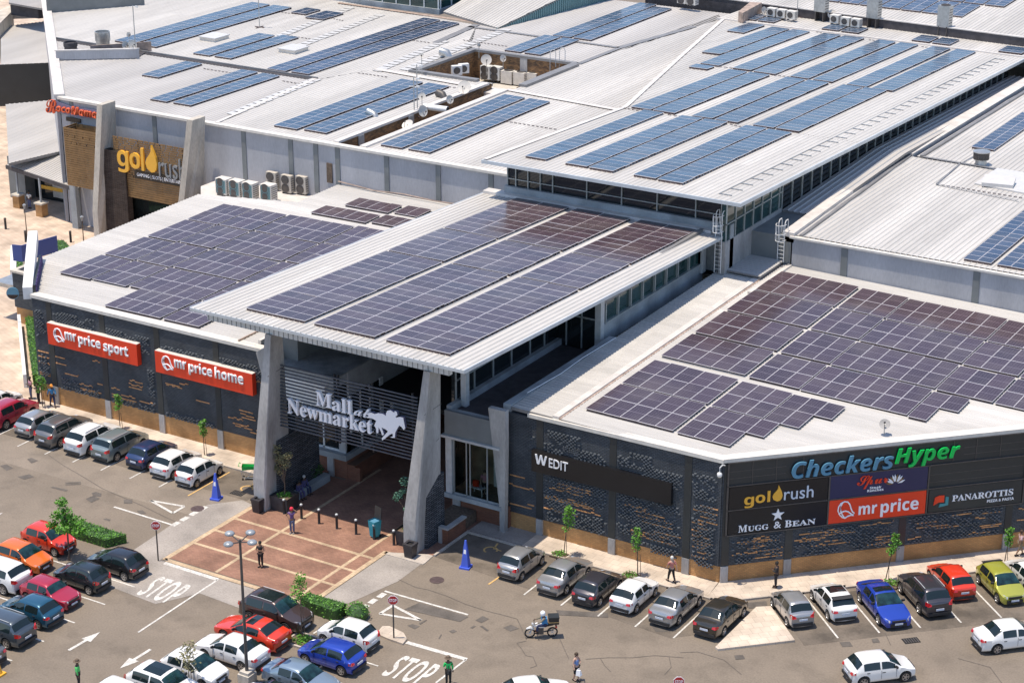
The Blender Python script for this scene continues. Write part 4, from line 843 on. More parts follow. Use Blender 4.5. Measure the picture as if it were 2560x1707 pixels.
# veranda
t = thing('veranda', 'shaded shopfront veranda with a ribbed lean-to roof on brick-footed posts', 'veranda', (-62, 34, 0))
A = [at(0, 0, 52, 1128, 3.9), at(0, 0, 462, 1222, 3.9), at(0, 0, 462, 1045, 5.0), at(0, 0, 410, 1037, 5.0), at(0, 0, 70, 1112, 4.4)]
z = 3.9; P = [(-67.8, 34.4), (-57.3, 32.2), (-57.3, 40), (-64.5, 40.5)]
corrugate(P, (3.9-.16*33.5, 0, .16), 'y', .36, .06, .06, 'roof', 'roof_dull', t, th=.12)
d_ = Vector((10.5, -2.2, 0)); MB().obox((-67.9, 34.35, 3.62), d_, (.02, .15, 0), Z*.36).build('gutter', 'gutter_dark', t, True)
for x, y in ((-62.6, 33.3), (-66.4, 34.2)):
    f = MB().box(x-.4, x+.4, y-.4, y+.4, 0, 1.3).build('post_foot', 'tan_brick', t, True); MB().box(x-.5, x+.5, y-.5, y+.5, 1.3, 1.45).build('cap', 'concrete_warm', f, True)
    MB().box(x-.08, x+.08, y-.08, y+.08, 1.45, 3.8).build('post', 'concrete_blue', t, True)
MB().box(-70, -57.2, 37.5, 38, 0, 4.2).build('shopfront', 'glass_dark', t, True)
MB().box(-66.5, -57.5, 37.35, 37.5, 1.15, 1.5).build('orange_stripe', 'gold_letter', t, True)
mb = MB()
for x in (-65, -63.3, -61.6, -59.9): mb.box(x, x+1.3, 37.4, 37.49, .5, 2.6)
mb.build('door_panel', 'concrete_warm', t, True)
MB().box(-69.5, -67.4, 36.2, 37.6, 0, 4.2).build('wall', 'render_dark', t, True)
# ================================================================ SIGNS AND LETTERING
LW = ['letter_white', 'letter_side']
def cap_logo(o, u, up, a0, b0, sc, parent, nrm, r=.045):
    """Thin looping cap emblem next to the shop name."""
    o = Vector(o); u = Vector(u); up = Vector(up); n = Vector(nrm)
    outer = [(305, 560), (308, 535), (322, 513), (345, 503), (365, 508), (380, 527), (388, 552), (398, 575), (411, 588), (408, 603), (388, 600), (370, 605), (352, 616), (335, 608), (318, 590), (305, 560)]
    inner = [(311, 585), (330, 572), (352, 567), (372, 574), (388, 588), (405, 600)]; left = [(335, 505), (322, 530), (322, 560), (334, 590), (350, 614)]
    mb = MB()
    for L in (outer, inner, left): mb.tube([o+u*(a0+(x-300)/112*sc)+up*(b0+(616-y)/113*sc)+n*.03 for x, y in L], r, 5)
    return mb.build('emblem', 'letter_white', parent, True, smooth=60)
def red_sign(x0, x1, z0, z1, words, ws, label):
    t = thing('shop_sign', label, 'sign', ((x0+x1)/2, -.3, z0), 0, 'red shop signs on the left block')
    MB().box(x0, x1, -.55, -.14, z0, z1).build('sign_box', 'sign_red', t, True)
    MB().box(x0, x1, -.53, -.10, z1, z1+.03).build('sign_cap', 'cream_metal', t, True)
    cap_logo((0, -.55, 0), X, Z, ws[0]-.02, z0+.36, 1.02, t, FN, .05)
    for wd, a, b, c, d in words: lettering(sansb(wd), (0, -.55, 0), X, Z, a, b, c, d, .07, LW, t, 'lettering', bold=.008)
    return t
# measured on the sign faces
red_sign(-29.34, -20.93, 5.03, 6.63, [('mr', -27.62, -26.55, 5.72, 6.32), ('price', -26.35, -24.27, 5.42, 6.42), ('sport', -24.0, -21.72, 5.33, 6.28)], (-28.72,), 'bright red box sign reading mr price sport on the dark brick wall')
red_sign(-19.29, -10.77, 4.96, 6.53, [('mr', -17.52, -16.48, 5.68, 6.28), ('price', -16.25, -14.2, 5.40, 6.40), ('home', -13.95, -11.5, 5.62, 6.45)], (-18.66,), 'bright red box sign reading mr price home on the dark brick wall')
# shop-name box on the right front wall
t = thing('shop_sign', 'long black box sign reading W EDIT across the right dark brick wall', 'sign', (15.9, -.2, 4.6))
MB().box(11.02, 20.78, -.36, -.08, 4.55, 6.0).build('sign_box', 'sign_black', t, True)
lettering(sansb('W'), (0, -.36, 0), X, Z, 11.3, 12.15, 5.15, 5.78, .06, LW, t); lettering('EDIT', (0, -.36, 0), X, Z, 12.3, 13.65, 5.12, 5.72, .05, LW, t)
# mall name on the louvre screen
t = thing('mall_sign', 'white raised lettering Mall at Newmarket with running horse on the dark louvre screen', 'sign', (0, -5, 6.6))
O = (0, -4.72, 0)
for wd, a, b, c, d in (('M', -2.15, -.95, 7.78, 8.72), ('all', -.9, .62, 7.68, 8.62), ('Newmarket', -4.45, 2.15, 6.70, 7.72)):
    lettering(serif(wd), O, X, Z, a, b, c, d, .22, LW, t)
lettering(script('at'), O, X, Z, .78, 2.0, 7.73, 8.35, .2, LW, t)
hp = [(1235, 1045), (1290, 1033), (1330, 1045), (1370, 1035), (1420, 1040), (1450, 1055), (1450, 1035), (1465, 1012), (1500, 1006), (1538, 1025), (1545, 1010), (1565, 1018), (1572, 1045), (1548, 1058), (1560, 1065), (1600, 1058), (1632, 1062), (1637, 1088), (1650, 1150), (1635, 1166), (1612, 1142), (1588, 1130), (1562, 1165), (1545, 1190), (1538, 1238), (1490, 1236), (1520, 1222), (1515, 1200), (1480, 1215), (1430, 1250), (1402, 1264), (1400, 1245), (1440, 1210), (1468, 1185), (1440, 1168), (1400, 1155), (1424, 1212), (1405, 1224), (1388, 1182), (1368, 1155), (1364, 1202), (1345, 1207), (1340, 1165), (1322, 1142), (1345, 1100), (1300, 1082), (1240, 1080), (1268, 1062)]
hs = lambda x, y: (1.75+(x-1235)/415*2.95, 8.32+(x-1235)/415*.52-(y-1012)*.0080)
MB().ext([hs(*p) for p in hp], (0, -4.98, 0), X, Z, Yv*.2, 0, 1).build('horse_emblem', LW, t, True)
# corner wall of signs
O = D0+DN*.20
def cks(s, z, e=0.): return D0+DU*s+DN*e+Z*z
t = thing('sign_board', 'large dark framed board carrying the shop signs on the diagonal corner wall', 'sign board', tuple(cks(10, 3.1)))
MB().obox(cks(.3, 3.25, .07), DU*19.3, DN*.05, Z*4.85).build('backing', 'sign_charcoal', t, True)
mb = MB()
for z in (3.22, 4.88, 6.46, 7.98): mb.obox(cks(.25, z, .1), DU*19.4, DN*.12, Z*.07)
for s in (.25, 6.7, 13.14, 19.58): mb.obox(cks(s, 3.22, .1), DU*.09, DN*.12, Z*(3.3 if s in (6.7, 13.14) else 4.8))
mb.build('frame', 'post_grey', t, True)
mb = MB()
for s in (1.8, 3.3, 5.0, 16.2, 17.8, 14.7): mb.obox(cks(s, 6.55, .1), DU*.04, DN*.05, Z*1.4)
for z in (6.95, 7.4): mb.obox(cks(.35, z, .1), DU*3.6, DN*.03, Z*.03).obox(cks(15.4, z, .1), DU*4.1, DN*.03, Z*.03)
for z in (5.3, 5.8): mb.obox(cks(13.3, z, .1), DU*6.2, DN*.03, Z*.03)
mb.build('battens', 'post_grey', t, True)
def board(s0, s1, z0, z1, m_, label, group=None):
    t = thing('shop_sign', label, 'sign', tuple(cks((s0+s1)/2, z0, .15)), 0, group)
    MB().obox(cks(s0, z0, .125), DU*(s1-s0), DN*.08, Z*(z1-z0)).build('panel', m_, t, True); return t
O = D0+DN*.205
drop = [(0, 0), (-.42, .22), (-.55, .55), (-.42, .85), (-.15, 1.1), (.05, 1.35), (.1, 1.75), (.3, 1.4), (.5, 1.0), (.6, .6), (.5, .25), (.3, .05)]
t = board(.4, 6.62, 4.98, 6.42, 'sign_black', 'glossy black panel reading goldrush with golden drop, on the corner wall board')
lettering(sansb('g'), O, DU, Z, 1.34, 1.95, 5.0, 5.72, .05, ['gold_letter']*2, t); lettering(sansb('ol'), O, DU, Z, 2.05, 2.97, 5.25, 5.98, .05, ['gold_letter']*2, t)
MB().ext([(3.42+a*.55, 5.23+b*.6) for a, b in drop], O+DN*.05, DU, Z, -DN*.05).build('drop_emblem', 'gold_letter', t, True)
lettering('rush', O, DU, Z, 3.85, 5.72, 5.25, 6.05, .05, ['pale_letter']*2, t)
t = board(.4, 6.62, 3.33, 4.85, 'sign_black', 'black panel reading Mugg & Bean under a silver star on the corner board')
for wd, a, b, c, d in (('M', 1.05, 1.6, 3.44, 3.88), ('UGG', 1.65, 2.95, 3.44, 3.78), ('&', 3.3, 3.75, 3.44, 3.88), ('B', 4.0, 4.42, 3.44, 3.88), ('EAN', 4.47, 5.95, 3.44, 3.80)):
    lettering(serif(wd), O, DU, Z, a, b, c, d, .05, ['letter_white', 'grey_letter'], t)
MB().ext([(3.52+.42*(1 if k % 2 == 0 else .4)*math.sin(k*math.pi/5), 4.32+.42*(1 if k % 2 == 0 else .4)*math.cos(k*math.pi/5)) for k in range(10)], O+DN*.05, DU, Z, -DN*.05).build('star_emblem', 'letter_white', t, True)
t = board(6.8, 13.1, 4.96, 6.45, 'sign_navy', 'navy panel with red Spur lettering and a feather fan on the corner wall board')
lettering(script('Spur'), O, DU, Z, 8.5, 10.5, 5.42, 6.3, .06, ['sign_red', 'letter_white'], t)
lettering(sansb('Steak'), O, DU, Z, 9.35, 10.1, 5.36, 5.52, .03, ['letter_white']*2, t); lettering(sansb('Ranches'), O, DU, Z, 9.2, 10.25, 5.18, 5.34, .03, ['letter_white']*2, t)
mb = MB()
for k in range(11):
    a = math.radians(20+k*15); d = (math.cos(a), math.sin(a)); e = (-d[1]*.075, d[0]*.075); c0 = (11.0, 5.52)
    mb.ext([(c0[0]+d[0]*.16, c0[1]+d[1]*.16), (c0[0]+d[0]*.4-e[0], c0[1]+d[1]*.4-e[1]), (c0[0]+d[0]*.66, c0[1]+d[1]*.66), (c0[0]+d[0]*.4+e[0], c0[1]+d[1]*.4+e[1])], O+DN*.05, DU, Z, -DN*.05, k % 3 == 1)
mb.build('feather_emblem', ['letter_white', 'timber_slat'], t, True)
t = board(6.8, 13.1, 3.31, 4.85, 'sign_red', 'red panel reading mr price in white, low in the middle of the corner wall board')
cap_logo(O, DU, Z, 7.32, 3.6, 1.12, t, DN)
lettering(sansb('mr'), O, DU, Z, 8.72, 9.9, 3.72, 4.3, .05, LW, t); lettering(sansb('price'), O, DU, Z, 10.15, 12.62, 3.42, 4.52, .05, LW, t)
t = board(13.3, 19.5, 3.33, 4.85, 'sign_charcoal', 'charcoal panel reading Panarottis Pizza & Pasta on the corner wall board')
lettering(serif('PANAROTTIS'), O, DU, Z, 14.84, 18.9, 3.92, 4.33, .05, LW, t); lettering(sansb('PIZZA & PASTA'), O, DU, Z, 17.2, 19.0, 3.58, 3.76, .03, ['letter_white']*2, t)
MB().ext([(13.62, 3.8), (13.7, 4.32), (13.95, 4.42), (14.3, 4.4), (14.3, 3.95), (13.95, 3.97)], O+DN*.05, DU, Z, -DN*.05).build('slice_emblem', 'sign_red', t, True)
MB().ext([(13.98, 3.62), (14.05, 3.85), (14.4, 3.85), (14.4, 4.3), (14.6, 4.25), (14.6, 3.72)], O+DN*.04, DU, Z, -DN*.04).build('slice_emblem', mat('teal_letter', (.06, .27, .30), .4, 0, .05, 2), t, True)
t = thing('shop_sign', 'large blue and green lettering Checkers Hyper along the top of the corner wall', 'sign', tuple(cks(9.7, 6.8, .2)))
lettering(sansi('Checkers'), O, DU, Z, 4.25, 10.75, 6.62, 7.72, .12, ['blue_letter', 'letter_side'], t); lettering(sansi('Hyper'), O, DU, Z, 10.85, 15.05, 6.58, 7.85, .12, ['green_letter', 'letter_side'], t)
# gaming entrance signs
t = thing('shop_sign', 'big gold and grey goldrush lettering with drop fixed to the brown slatted screen', 'sign', (-47, 31.3, 6.4))
O = (0, 31.38, 0)
lettering(sansb('g'), O, X, Z, -50.75, -49.45, 6.75, 8.75, .2, ['gold_letter', 'letter_side'], t); lettering(sansb('o'), O, X, Z, -49.3, -48.1, 7.3, 8.75, .2, ['gold_letter', 'letter_side'], t)
MB().box(-47.95, -47.65, 31.18, 31.38, 7.25, 9.3).build('lettering', 'gold_letter', t, True)
MB().ext([(-46.8+a*1.15, 7.25+b*1.42) for a, b in drop], (0, 31.15, 0), X, Z, Yv*.22).build('drop_emblem', 'gold_letter', t, True)
lettering('rush', O, X, Z, -46.0, -43.0, 7.0, 8.9, .16, ['grey_letter', 'letter_side'], t)
MB().box(-48.9, -43.0, 31.28, 31.36, 6.42, 7.12).build('panel', 'sign_black', t, True)
lettering('GAMING | SLOTS | ENTERTAINMENT', (0, 31.28, 0), X, Z, -48.6, -42.5, 6.55, 6.95, .03, ['letter_white']*2, t)
t = thing('shop_sign', 'red script RocoMamas lettering high on the grey wall by the roof corner', 'sign', (-57, 33, 10))
MB().ext([(-60.6, 10.5), (-59.9, 11.75), (-59, 11.6), (-57.4, 11.35), (-54.3, 11.45), (-54.0, 10.7), (-57, 10.45), (-59.5, 10.65), (-60.2, 10.4)], (0, 33.0, 0), X, Z, Yv*.1).build('backing', 'letter_side', t, True)
lettering(script('R'), (0, 33.0, 0), X, Z, -60.6, -59.2, 10.45, 11.75, .14, ['roco_red', 'letter_white'], t)
lettering(sansi('oco'), (0, 33.0, 0), X, Z, -59.3, -57.6, 10.7, 11.25, .14, ['roco_red', 'letter_white'], t, bold=.01)
lettering(sansi('Mamas'), (0, 33.0, 0), X, Z, -57.5, -53.9, 10.68, 11.45, .14, ['roco_red', 'letter_white'], t, bold=.01)
MB().box(-58.3, -56.6, 33.02, 33.12, 9.95, 10.32).build('name_plate', 'sign_black', t, True)
# ================================================================ SOLAR ARRAYS
PM = {}
def panel_mesh(w, l, m_):
    k = (round(w, 2), round(l, 2), m_)
    if k in PM: return PM[k]
    g = .010; f = .017; me = bpy.data.meshes.new('panel')
    v = []; 
    def r(x0, x1, y0, y1, z): return [(x0, y0, z), (x1, y0, z), (x1, y1, z), (x0, y1, z)]
    v = r(g, w-g, g, l-g, -.035)+r(g, w-g, g, l-g, 0)+r(g+f, w-g-f, g+f, l-g-f, 0)
    fs = [[0, 1, 5, 4], [1, 2, 6, 5], [2, 3, 7, 6], [3, 0, 4, 7], [3, 2, 1, 0], [4, 5, 9, 8], [5, 6, 10, 9], [6, 7, 11, 10], [7, 4, 8, 11], [8, 9, 10, 11]]
    me.from_pydata(v, [], fs); me.materials.append(M['alum_frame']); me.materials.append(M[m_]); me.polygons[9].material_index = 1
    uv = me.uv_layers.new(name='UVMap')
    for li, c in zip(me.polygons[9].loop_indices, [(0, 0), (1, 0), (1, 1), (0, 1)] if l >= w else [(0, 0), (0, 1), (1, 1), (1, 0)]): uv.data[li].uv = c
    PM[k] = me; return me
def array(x0, x1, y0, y1, nx, ny, pl, m_, label, group, lift=.2, skip=()):
    a, b, k = pl; ex = Vector((1, 0, b)); ey = Vector((0, 1, k)); nz = ex.cross(ey).normalized()
    o = Vector((x0, y0, a+b*x0+k*y0))+nz*lift; t = thing('solar_array', label, 'solar panels', tuple(o), 0, group)
    rot = Matrix((ex.normalized(), nz.cross(ex).normalized(), nz)).transposed().to_4x4(); ROOT[t.name] = Matrix.Translation(o)
    dx, dy = (x1-x0)/nx, (y1-y0)/ny; me = panel_mesh(dx, dy, m_); cells = []
    for j in range(ny):
        for i in range(nx):
            if (i, j) in skip: continue
            p = bpy.data.objects.new('panel', me); C.objects.link(p); p.parent = t; p.matrix_local = Matrix.Translation(ex*dx*i+ey*dy*j) @ rot @ Matrix.Rotation(random.gauss(0, .006), 4, 'X') @ Matrix.Rotation(random.gauss(0, .006), 4, 'Y'); cells.append((i, j))
    mb = MB()
    for j in range(ny):
        ii = [i for i, q in cells if q == j]
        if not ii: continue
        xa, xb = min(ii)*dx+.05, (max(ii)+1)*dx-.05
        for q in (.06, .5, .94): mb.obox(ex*xa+ey*(dy*(j+q)-.03)-nz*lift, ex*(xb-xa), ey*.06, nz*(lift-.05))
    mb.build('mounting_rail', 'rail', t); return t
ORD = ['first', 'second', 'third', 'fourth', 'fifth', 'sixth', 'seventh', 'eighth', 'ninth', 'tenth', 'eleventh']
# entrance canopy: three strips of three blocks
G = 'solar arrays on the entrance canopy'
for s, (x0, x1) in enumerate(((-7.6, -2.9), (-2.25, 2.4), (3.2, 7.9))):
    for k, (y0, y1, n_) in enumerate(((-4.75, 10.95, 14), (11.2, 18.1, 6), (18.35, 28.6, 9))):
        array(x0, x1, y0, y1, 2, n_, PL_C, 'panel_plum' if k == 2 else 'panel_mono', 'dark solar array on the entrance canopy, %s strip, %s block' % (('left', 'middle', 'right')[s], ('front', 'halfway', 'rear')[k]), G)
# right front roof
G = 'solar arrays on the right front roof'; cols = [(13.6, 19.6, 5), (20.0, 23.45, 3), (23.65, 30.75, 6), (30.95, 34.6, 3), (34.85, 38.4, 3)]
cn_ = ['leftmost block', 'second block', 'long middle block', 'fourth block', 'rightmost block']
for r_, y0 in enumerate((26.9, 22.1, 17.15, 12.2, 6.75, 2.0)):
    for c_, (a, b, n_) in enumerate(cols):
        if r_ >= 3 and c_ > 3 or r_ >= 4 and c_ > 2: continue
        yy = y0-.045*((a+b)/2-15)*.6; sk = ()
        if r_ == 3 and c_ == 3: b, n_, sk = 33.3, 2, {(1, 0)}
        if r_ == 4 and c_ == 2: b, n_, sk = 27.1, 3, {(2, 0)}
        if r_ == 5 and c_ == 1: b, n_, sk = 24.65, 4, {(3, 0)}
        if r_ == 5 and c_ > 1: continue
        array(a-.05, b+.05, yy-.08, yy+4.5, n_, 2, PL_R, 'panel_plum' if r_ == 0 else 'panel_mono', 'right front roof solar array, %s row from the front, %s' % (ORD[5-r_], cn_[c_]), G, skip=sk)
# left front roof
G = 'solar arrays on the left front roof'; cols = [(-32.6, -29.65, 3), (-29.45, -26.3, 3), (-26.05, -19.75, 6), (-19.5, -13.2, 6)]
for r_, y0 in enumerate((4.75, 9.65, 14.6, 19.45)):
    for c_, (a, b, n_) in enumerate(cols):
        yy = y0+.035*((a+b)/2+26)
        array(a-.03, b+.03, yy-.12, yy+4.5, n_, 2, PL_L, 'panel_mono', 'left front roof solar array, %s row from the street, %s' % (ORD[r_+1], ('leftmost block', 'second block', 'long middle block', 'block tucked against the canopy')[c_]), G)
array(-24.9, -19.75, .75, 4.65, 5, 2, PL_L, 'panel_mono', 'left front roof solar array nearest the street, left block', G)
array(-19.5, -16.3, .75, 4.65, 3, 2, PL_L, 'panel_mono', 'left front roof solar array nearest the street, block by the canopy corner', G)
for a, b, n_, y0, lb in ((-25, -19.6, 5, 25.3, 'second row from the grey wall, left piece'), (-19.3, -14, 5, 25.6, 'second row from the grey wall, right piece'), (-23.8, -19.5, 4, 28.3, 'row nearest the grey wall, left piece'), (-19.1, -16.8, 2, 28.5, 'row nearest the grey wall, short right piece')):
    array(a, b, y0, y0+2.15, n_, 1, PL_L, 'panel_plum', 'single-row array, left front roof, '+lb, G)
# tall hall
G = 'blue solar arrays on the tall hall roof'
for x0, x1, y0, y1, lb in ((-7.7, -5.8, 30, 49.7, 'single strip at the left'), (-4.1, -2.15, 29.9, 49.7, 'left strip of the middle pair'), (-1.95, .15, 29.8, 49.7, 'right strip of the middle pair'), (1.85, 3.75, 29.8, 49.6, 'left strip of the right pair'), (3.95, 6.05, 29.7, 49.5, 'right strip of the right pair')):
    array(x0, x1, y0, y1, 1, 20, PL_H, 'panel_blue', 'tall hall solar strip nearest the eaves, '+lb, G)
for x0, x1, lb in ((-9.2, -7.3, 'outer left strip'), (-7.05, -5.0, 'second from the left'), (-3.4, -1.5, 'third from the left'), (-1.2, .85, 'fourth from the left'), (2.2, 4.1, 'fifth from the left'), (4.3, 6.4, 'rightmost strip')):
    array(x0, x1, 50.1, 69.5, 1, 19, PL_H, 'panel_blue', 'tall hall solar strip halfway up, '+lb, G)
for x0, x1, y0, lb in ((-15, -13, 75.5, 'shortened outer left strip'), (-12.7, -10.75, 70.5, 'second from the left'), (-9.25, -7.35, 70.3, 'third from the left'), (-7, -4.8, 70.1, 'fourth from the left'), (-3.3, -1.45, 70.1, 'fifth from the left'), (-1.0, .95, 70, 'sixth from the left'), (2.35, 4.3, 69.9, 'seventh from the left'), (4.85, 6.9, 69.7, 'rightmost strip')):
    array(x0, x1, y0, 92, 1, int((92-y0)/1.02), PL_H, 'panel_blue', 'tall hall solar strip near the far ridge, '+lb, G)
array(-12.8, -10.85, 68.3, 69.9, 1, 2, PL_H, 'panel_blue', 'tiny two-panel blue solar array beside the hip of the tall hall roof', G)
array(-17.9, -16, 87.2, 92.4, 1, 5, PL_H, 'panel_blue', 'short five-panel blue solar strip at the top left of the tall hall roof', G)
G = 'small blue solar arrays behind the ridge'
for x0, x1, lb in ((-19.8, -18, 'left pair near the antennas'), (-17.7, -15.8, 'right one of the pair near the antennas'), (-10.4, -8.5, 'left one of the middle pair'), (-8.2, -6.3, 'right one of the middle pair'), (-.5, 1.4, 'left one of the right-hand pair'), (1.7, 3.6, 'right one of the right-hand pair'), (8.6, 11, 'single one at the right edge')):
    y0 = 94.3-(x0+20)*.03; array(x0, x1, y0, y0+2.9, 1, 3, (12.4+93*.02, 0, -.02), 'panel_blue', 'small blue array behind the ridge, '+lb, G)
# left wing roofs
G = 'blue solar arrays on the left wing roofs'
for x0, x1, y0, y1, m_, lb in ((-51.2, -49.2, 36.5, 49.8, 'panel_blue', 'left of the pair above the brown slatted entrance'), (-48.6, -46.5, 36.6, 49.7, 'panel_blue', 'right of the pair above the brown slatted entrance'),
    (-58, -55.9, 43.2, 49.7, 'panel_blue', 'short single strip by the long dark gutter'), (-36.0, -33.5, 35, 54.6, 'panel_blue', 'left strip of the pair left of the brick slot'), (-33.0, -30.6, 35.3, 54.6, 'panel_blue', 'right strip of the pair left of the brick slot'),
    (-24.6, -22.4, 34.7, 54.6, 'panel_blue', 'left strip of the pair right of the brick slot'), (-21.9, -19.7, 34.8, 54.5, 'panel_blue', 'right strip of the pair right of the brick slot'),
    (-70.1, -67.6, 53, 75.5, 'panel_blue', 'left strip of the long pair at the upper left'), (-67.1, -64.6, 53, 75.5, 'panel_blue', 'right strip of the long pair at the upper left'), (-59.7, -57.6, 52.8, 63.4, 'panel_blue', 'left strip of the short pair below the antenna mast'), (-57.1, -55.0, 52.9, 64, 'panel_blue', 'right strip of the short pair below the antenna mast'),
    (-49.4, -47.2, 51.4, 78.5, 'panel_deep', 'left strip of the long darker pair in the upper middle'), (-46.7, -44.6, 51.6, 78.2, 'panel_deep', 'right strip of the long darker pair in the upper middle'), (-63.2, -61.2, 73.4, 76.2, 'panel_deep', 'small dark block left of the antenna mast'), (-60.4, -58.0, 72.2, 76, 'panel_deep', 'small dark block right behind the antenna mast')):
    array(x0, x1, y0, y1, 2 if x1-x0 > 1.9 else 1, max(2, int((y1-y0)/1.02)), PL_M, m_, 'left wing solar strip, '+lb, G)
for x0, x1, y0, y1, lb in ((-34.1, -32.2, 70, 78, 'near left'), (-31.8, -29.9, 70, 77.8, 'near right'), (-33.4, -31.3, 78.3, 97.5, 'far left'), (-31.0, -28.9, 78.4, 96.5, 'far right')):
    array(x0, x1, y0, y1, 2, int((y1-y0)/1.02), PL_M, 'panel_blue', 'solar strip beyond the service yard, %s of the four' % lb, G)
# right wing and rear building
G = 'blue solar arrays on the right wing'
array(26.2, 28.25, 34.3, 50.2, 2, 15, PL_W, 'panel_deep', 'blue solar strip on the right wing behind the grey wall, nearer the hall', G)
array(28.65, 30.7, 34.3, 50.2, 2, 15, PL_W, 'panel_deep', 'blue solar strip on the right wing at the right edge of the view', G)
array(16.7, 18.7, 63, 76.5, 2, 13, (11.04, 0, 0), 'panel_deep', 'blue solar strip on the far part of the right wing near the roof ventilator', G)
G = 'solar arrays on the rear building'
k = 0
for r_, y0 in enumerate((103.2, 109.5, 115.8)):
    for q in range(11):
        x0 = -21.5+q*2.33+(2.2 if r_ == 0 and False else 0)
        if r_ == 0 and q > 9: continue
        array(x0, x0+2.15, y0-.05*q*2.3*.55, y0-.05*q*2.3*.55+5.7, 2, 5, PL_F, 'panel_deep', 'rear building solar table, %s row from the parapet, %s from the left' % (ORD[r_], ORD[q]), G)
# ================================================================ ROOF EQUIPMENT
def dish(p, r, face, label, mast=.9, m_='cream_metal', group='satellite dishes on the roofs'):
    r *= .88; t = thing('satellite_dish', label, 'satellite dish', tuple(p), 0, group); f = Vector(face).normalized(); a = f.cross(Z).normalized(); b = a.cross(f)
    c = Vector((0, 0, mast)); mb = MB(); n = 16; pr = [(0, -.16), (.5, -.12), (.85, -.05), (1, 0)]
    rings = [[c+f*(h*r)+(a*math.cos(q*2*math.pi/n)+b*math.sin(q*2*math.pi/n))*rr*r for q in range(n)] for rr, h in pr[1:]]
    v = [c+f*pr[0][1]*r]+[x for R_ in rings for x in R_]; fs = [[0, 1+q, 1+(q+1) % n] for q in range(n)]
    for i in range(2): fs += [[1+i*n+q, 1+(i+1)*n+q, 1+(i+1)*n+(q+1) % n, 1+i*n+(q+1) % n] for q in range(n)]
    mb.add(v, fs); mb.add([x-f*.02 for x in v], [list(reversed(q)) for q in fs]); mb.build('reflector', m_, t, smooth=60, recalc=False)
    MB().tube([(0, 0, 0), (0, 0, mast-.05), tuple(c-f*.16*r)], .035, 6).build('mast', 'galv', t)
    MB().tube([tuple(c-b*r*.9), tuple(c+f*r*.75-b*r*.15)], .02, 5).cbox(c+f*r*.78-b*r*.12, .1, .1, .1).build('feed_arm', 'post_grey', t); return t
toc = lambda dx, dz=.35: (.45+dx, -.85, dz)
for q, z, r, f, ms, lb in (((1000, 410), 11.7, .62, toc(.3), 1.6, 'large white satellite dish in the back corner of the service yard'), ((1115, 400), 11.9, .42, (1, -.4, .3), .9, 'small white dish seen edge-on against the brick yard wall'), ((848, 598), 12.7, .72, toc(-.2, .5), .8, 'biggest white satellite dish at the top end of the brick slot'),
    ((560, 660), 12.9, .40, toc(.1), 1.1, 'small grey dish on a mast midway along the brick slot'), ((568, 760), 12.5, .58, (1.2, -.35, .3), .6, 'white dish turned sideways below the pipe on the brick slot'), ((752, 682), 12.4, .44, (1.2, -.5, .4), .5, 'narrow white dish beside the duct bend on the brick slot'), ((460, 850), 11.8, .6, toc(-.6, 1.2), .5, 'white dish tipped upward low inside the brick slot'),
    ((558, 380), 13.9, .25, toc(0), 1.9, 'tiny white dish on a thin mast by the left yard parapet'), ((950, 310), 13.5, .25, (1, -.3, .2), 1.3, 'tiny white dish on the rear left corner of the yard parapet')):
    dish(at(1, 0, q[0], q[1], z)-Z*ms, r, f, lb, ms)
for q, z, r, f, ms, lb in (((575, 72), 12.9, .45, (1, -.35, .25), .55, 'white dish turned sideways at the left end of the rear dark wall'), ((1040, 98), 13.1, .55, toc(-.3), .8, 'white satellite dish between the tall condensers on the rear strip roof')):
    dish(at(2, 0, *q, z)-Z*ms, r, f, lb, ms)
dish(on(2, 1, 1395, 1415, PL_R), .38, toc(-.2, 1.0), 'pale satellite dish alone on the right front roof edge above the corner signs', .75, 'concrete')
for q, z, r, f, ms, lb in (((880, 238), 14.4, .28, (1, -.3, .1), 2.3, 'round grey dish on the tall left mast at the plant well'), ((858, 312), 12.9, .5, (1.1, -.1, .3), .7, 'white dish leaning on the left of the plant well mast'), ((905, 308), 12.9, .55, (1, -.35, .4), .7, 'white dish leaning on the right of the plant well mast')):
    dish(at(0, 0, *q, z)-Z*ms, r, f, lb, ms)
def condenser(p, w, d, h, rz, label, group, m_='cream_metal', fan='side', legs=0.):
    t = thing('condenser_unit', label, 'air conditioner', tuple(p), rz, group)
    MB().box(-w/2, w/2, -d/2, d/2, .12+legs, .12+legs+h).build('casing', m_, t)
    g = MB()
    if fan == 'top':
        g.lathe([(w*.38, 0), (w*.38, .07), (w*.3, .09), (w*.3, .02), (0, .02)], (0, 0, .12+legs+h), n=16)
    else:
        for k in range(2 if h > w*1.1 else 1):
            zc_ = .12+legs+h*((k+.5)/(2 if h > w*1.1 else 1)); g.lathe([(0, -.03), (min(w, h)*.2, -.03), (min(w, h)*.34, -.01), (min(w, h)*.38, -.04), (min(w, h)*.38, 0)], (-w*.06, -d/2, zc_), 'y', 16)
    g.build('fan_guard', 'post_grey', t)
    for sx in (-1, 1): MB().box(sx*w*.35-.05, sx*w*.35+.05, -d/2, d/2, 0, .12+legs).build('foot', 'post_grey', t)
    mb = MB()
    for k in range(6): mb.box(w/2, w/2+.012, -d*.4, d*.4, .12+legs+h*(.15+.13*k), .12+legs+h*(.19+.13*k))
    mb.build('side_louvre', 'post_grey', t); return t
G = 'condenser units on the slab below the grey wall'
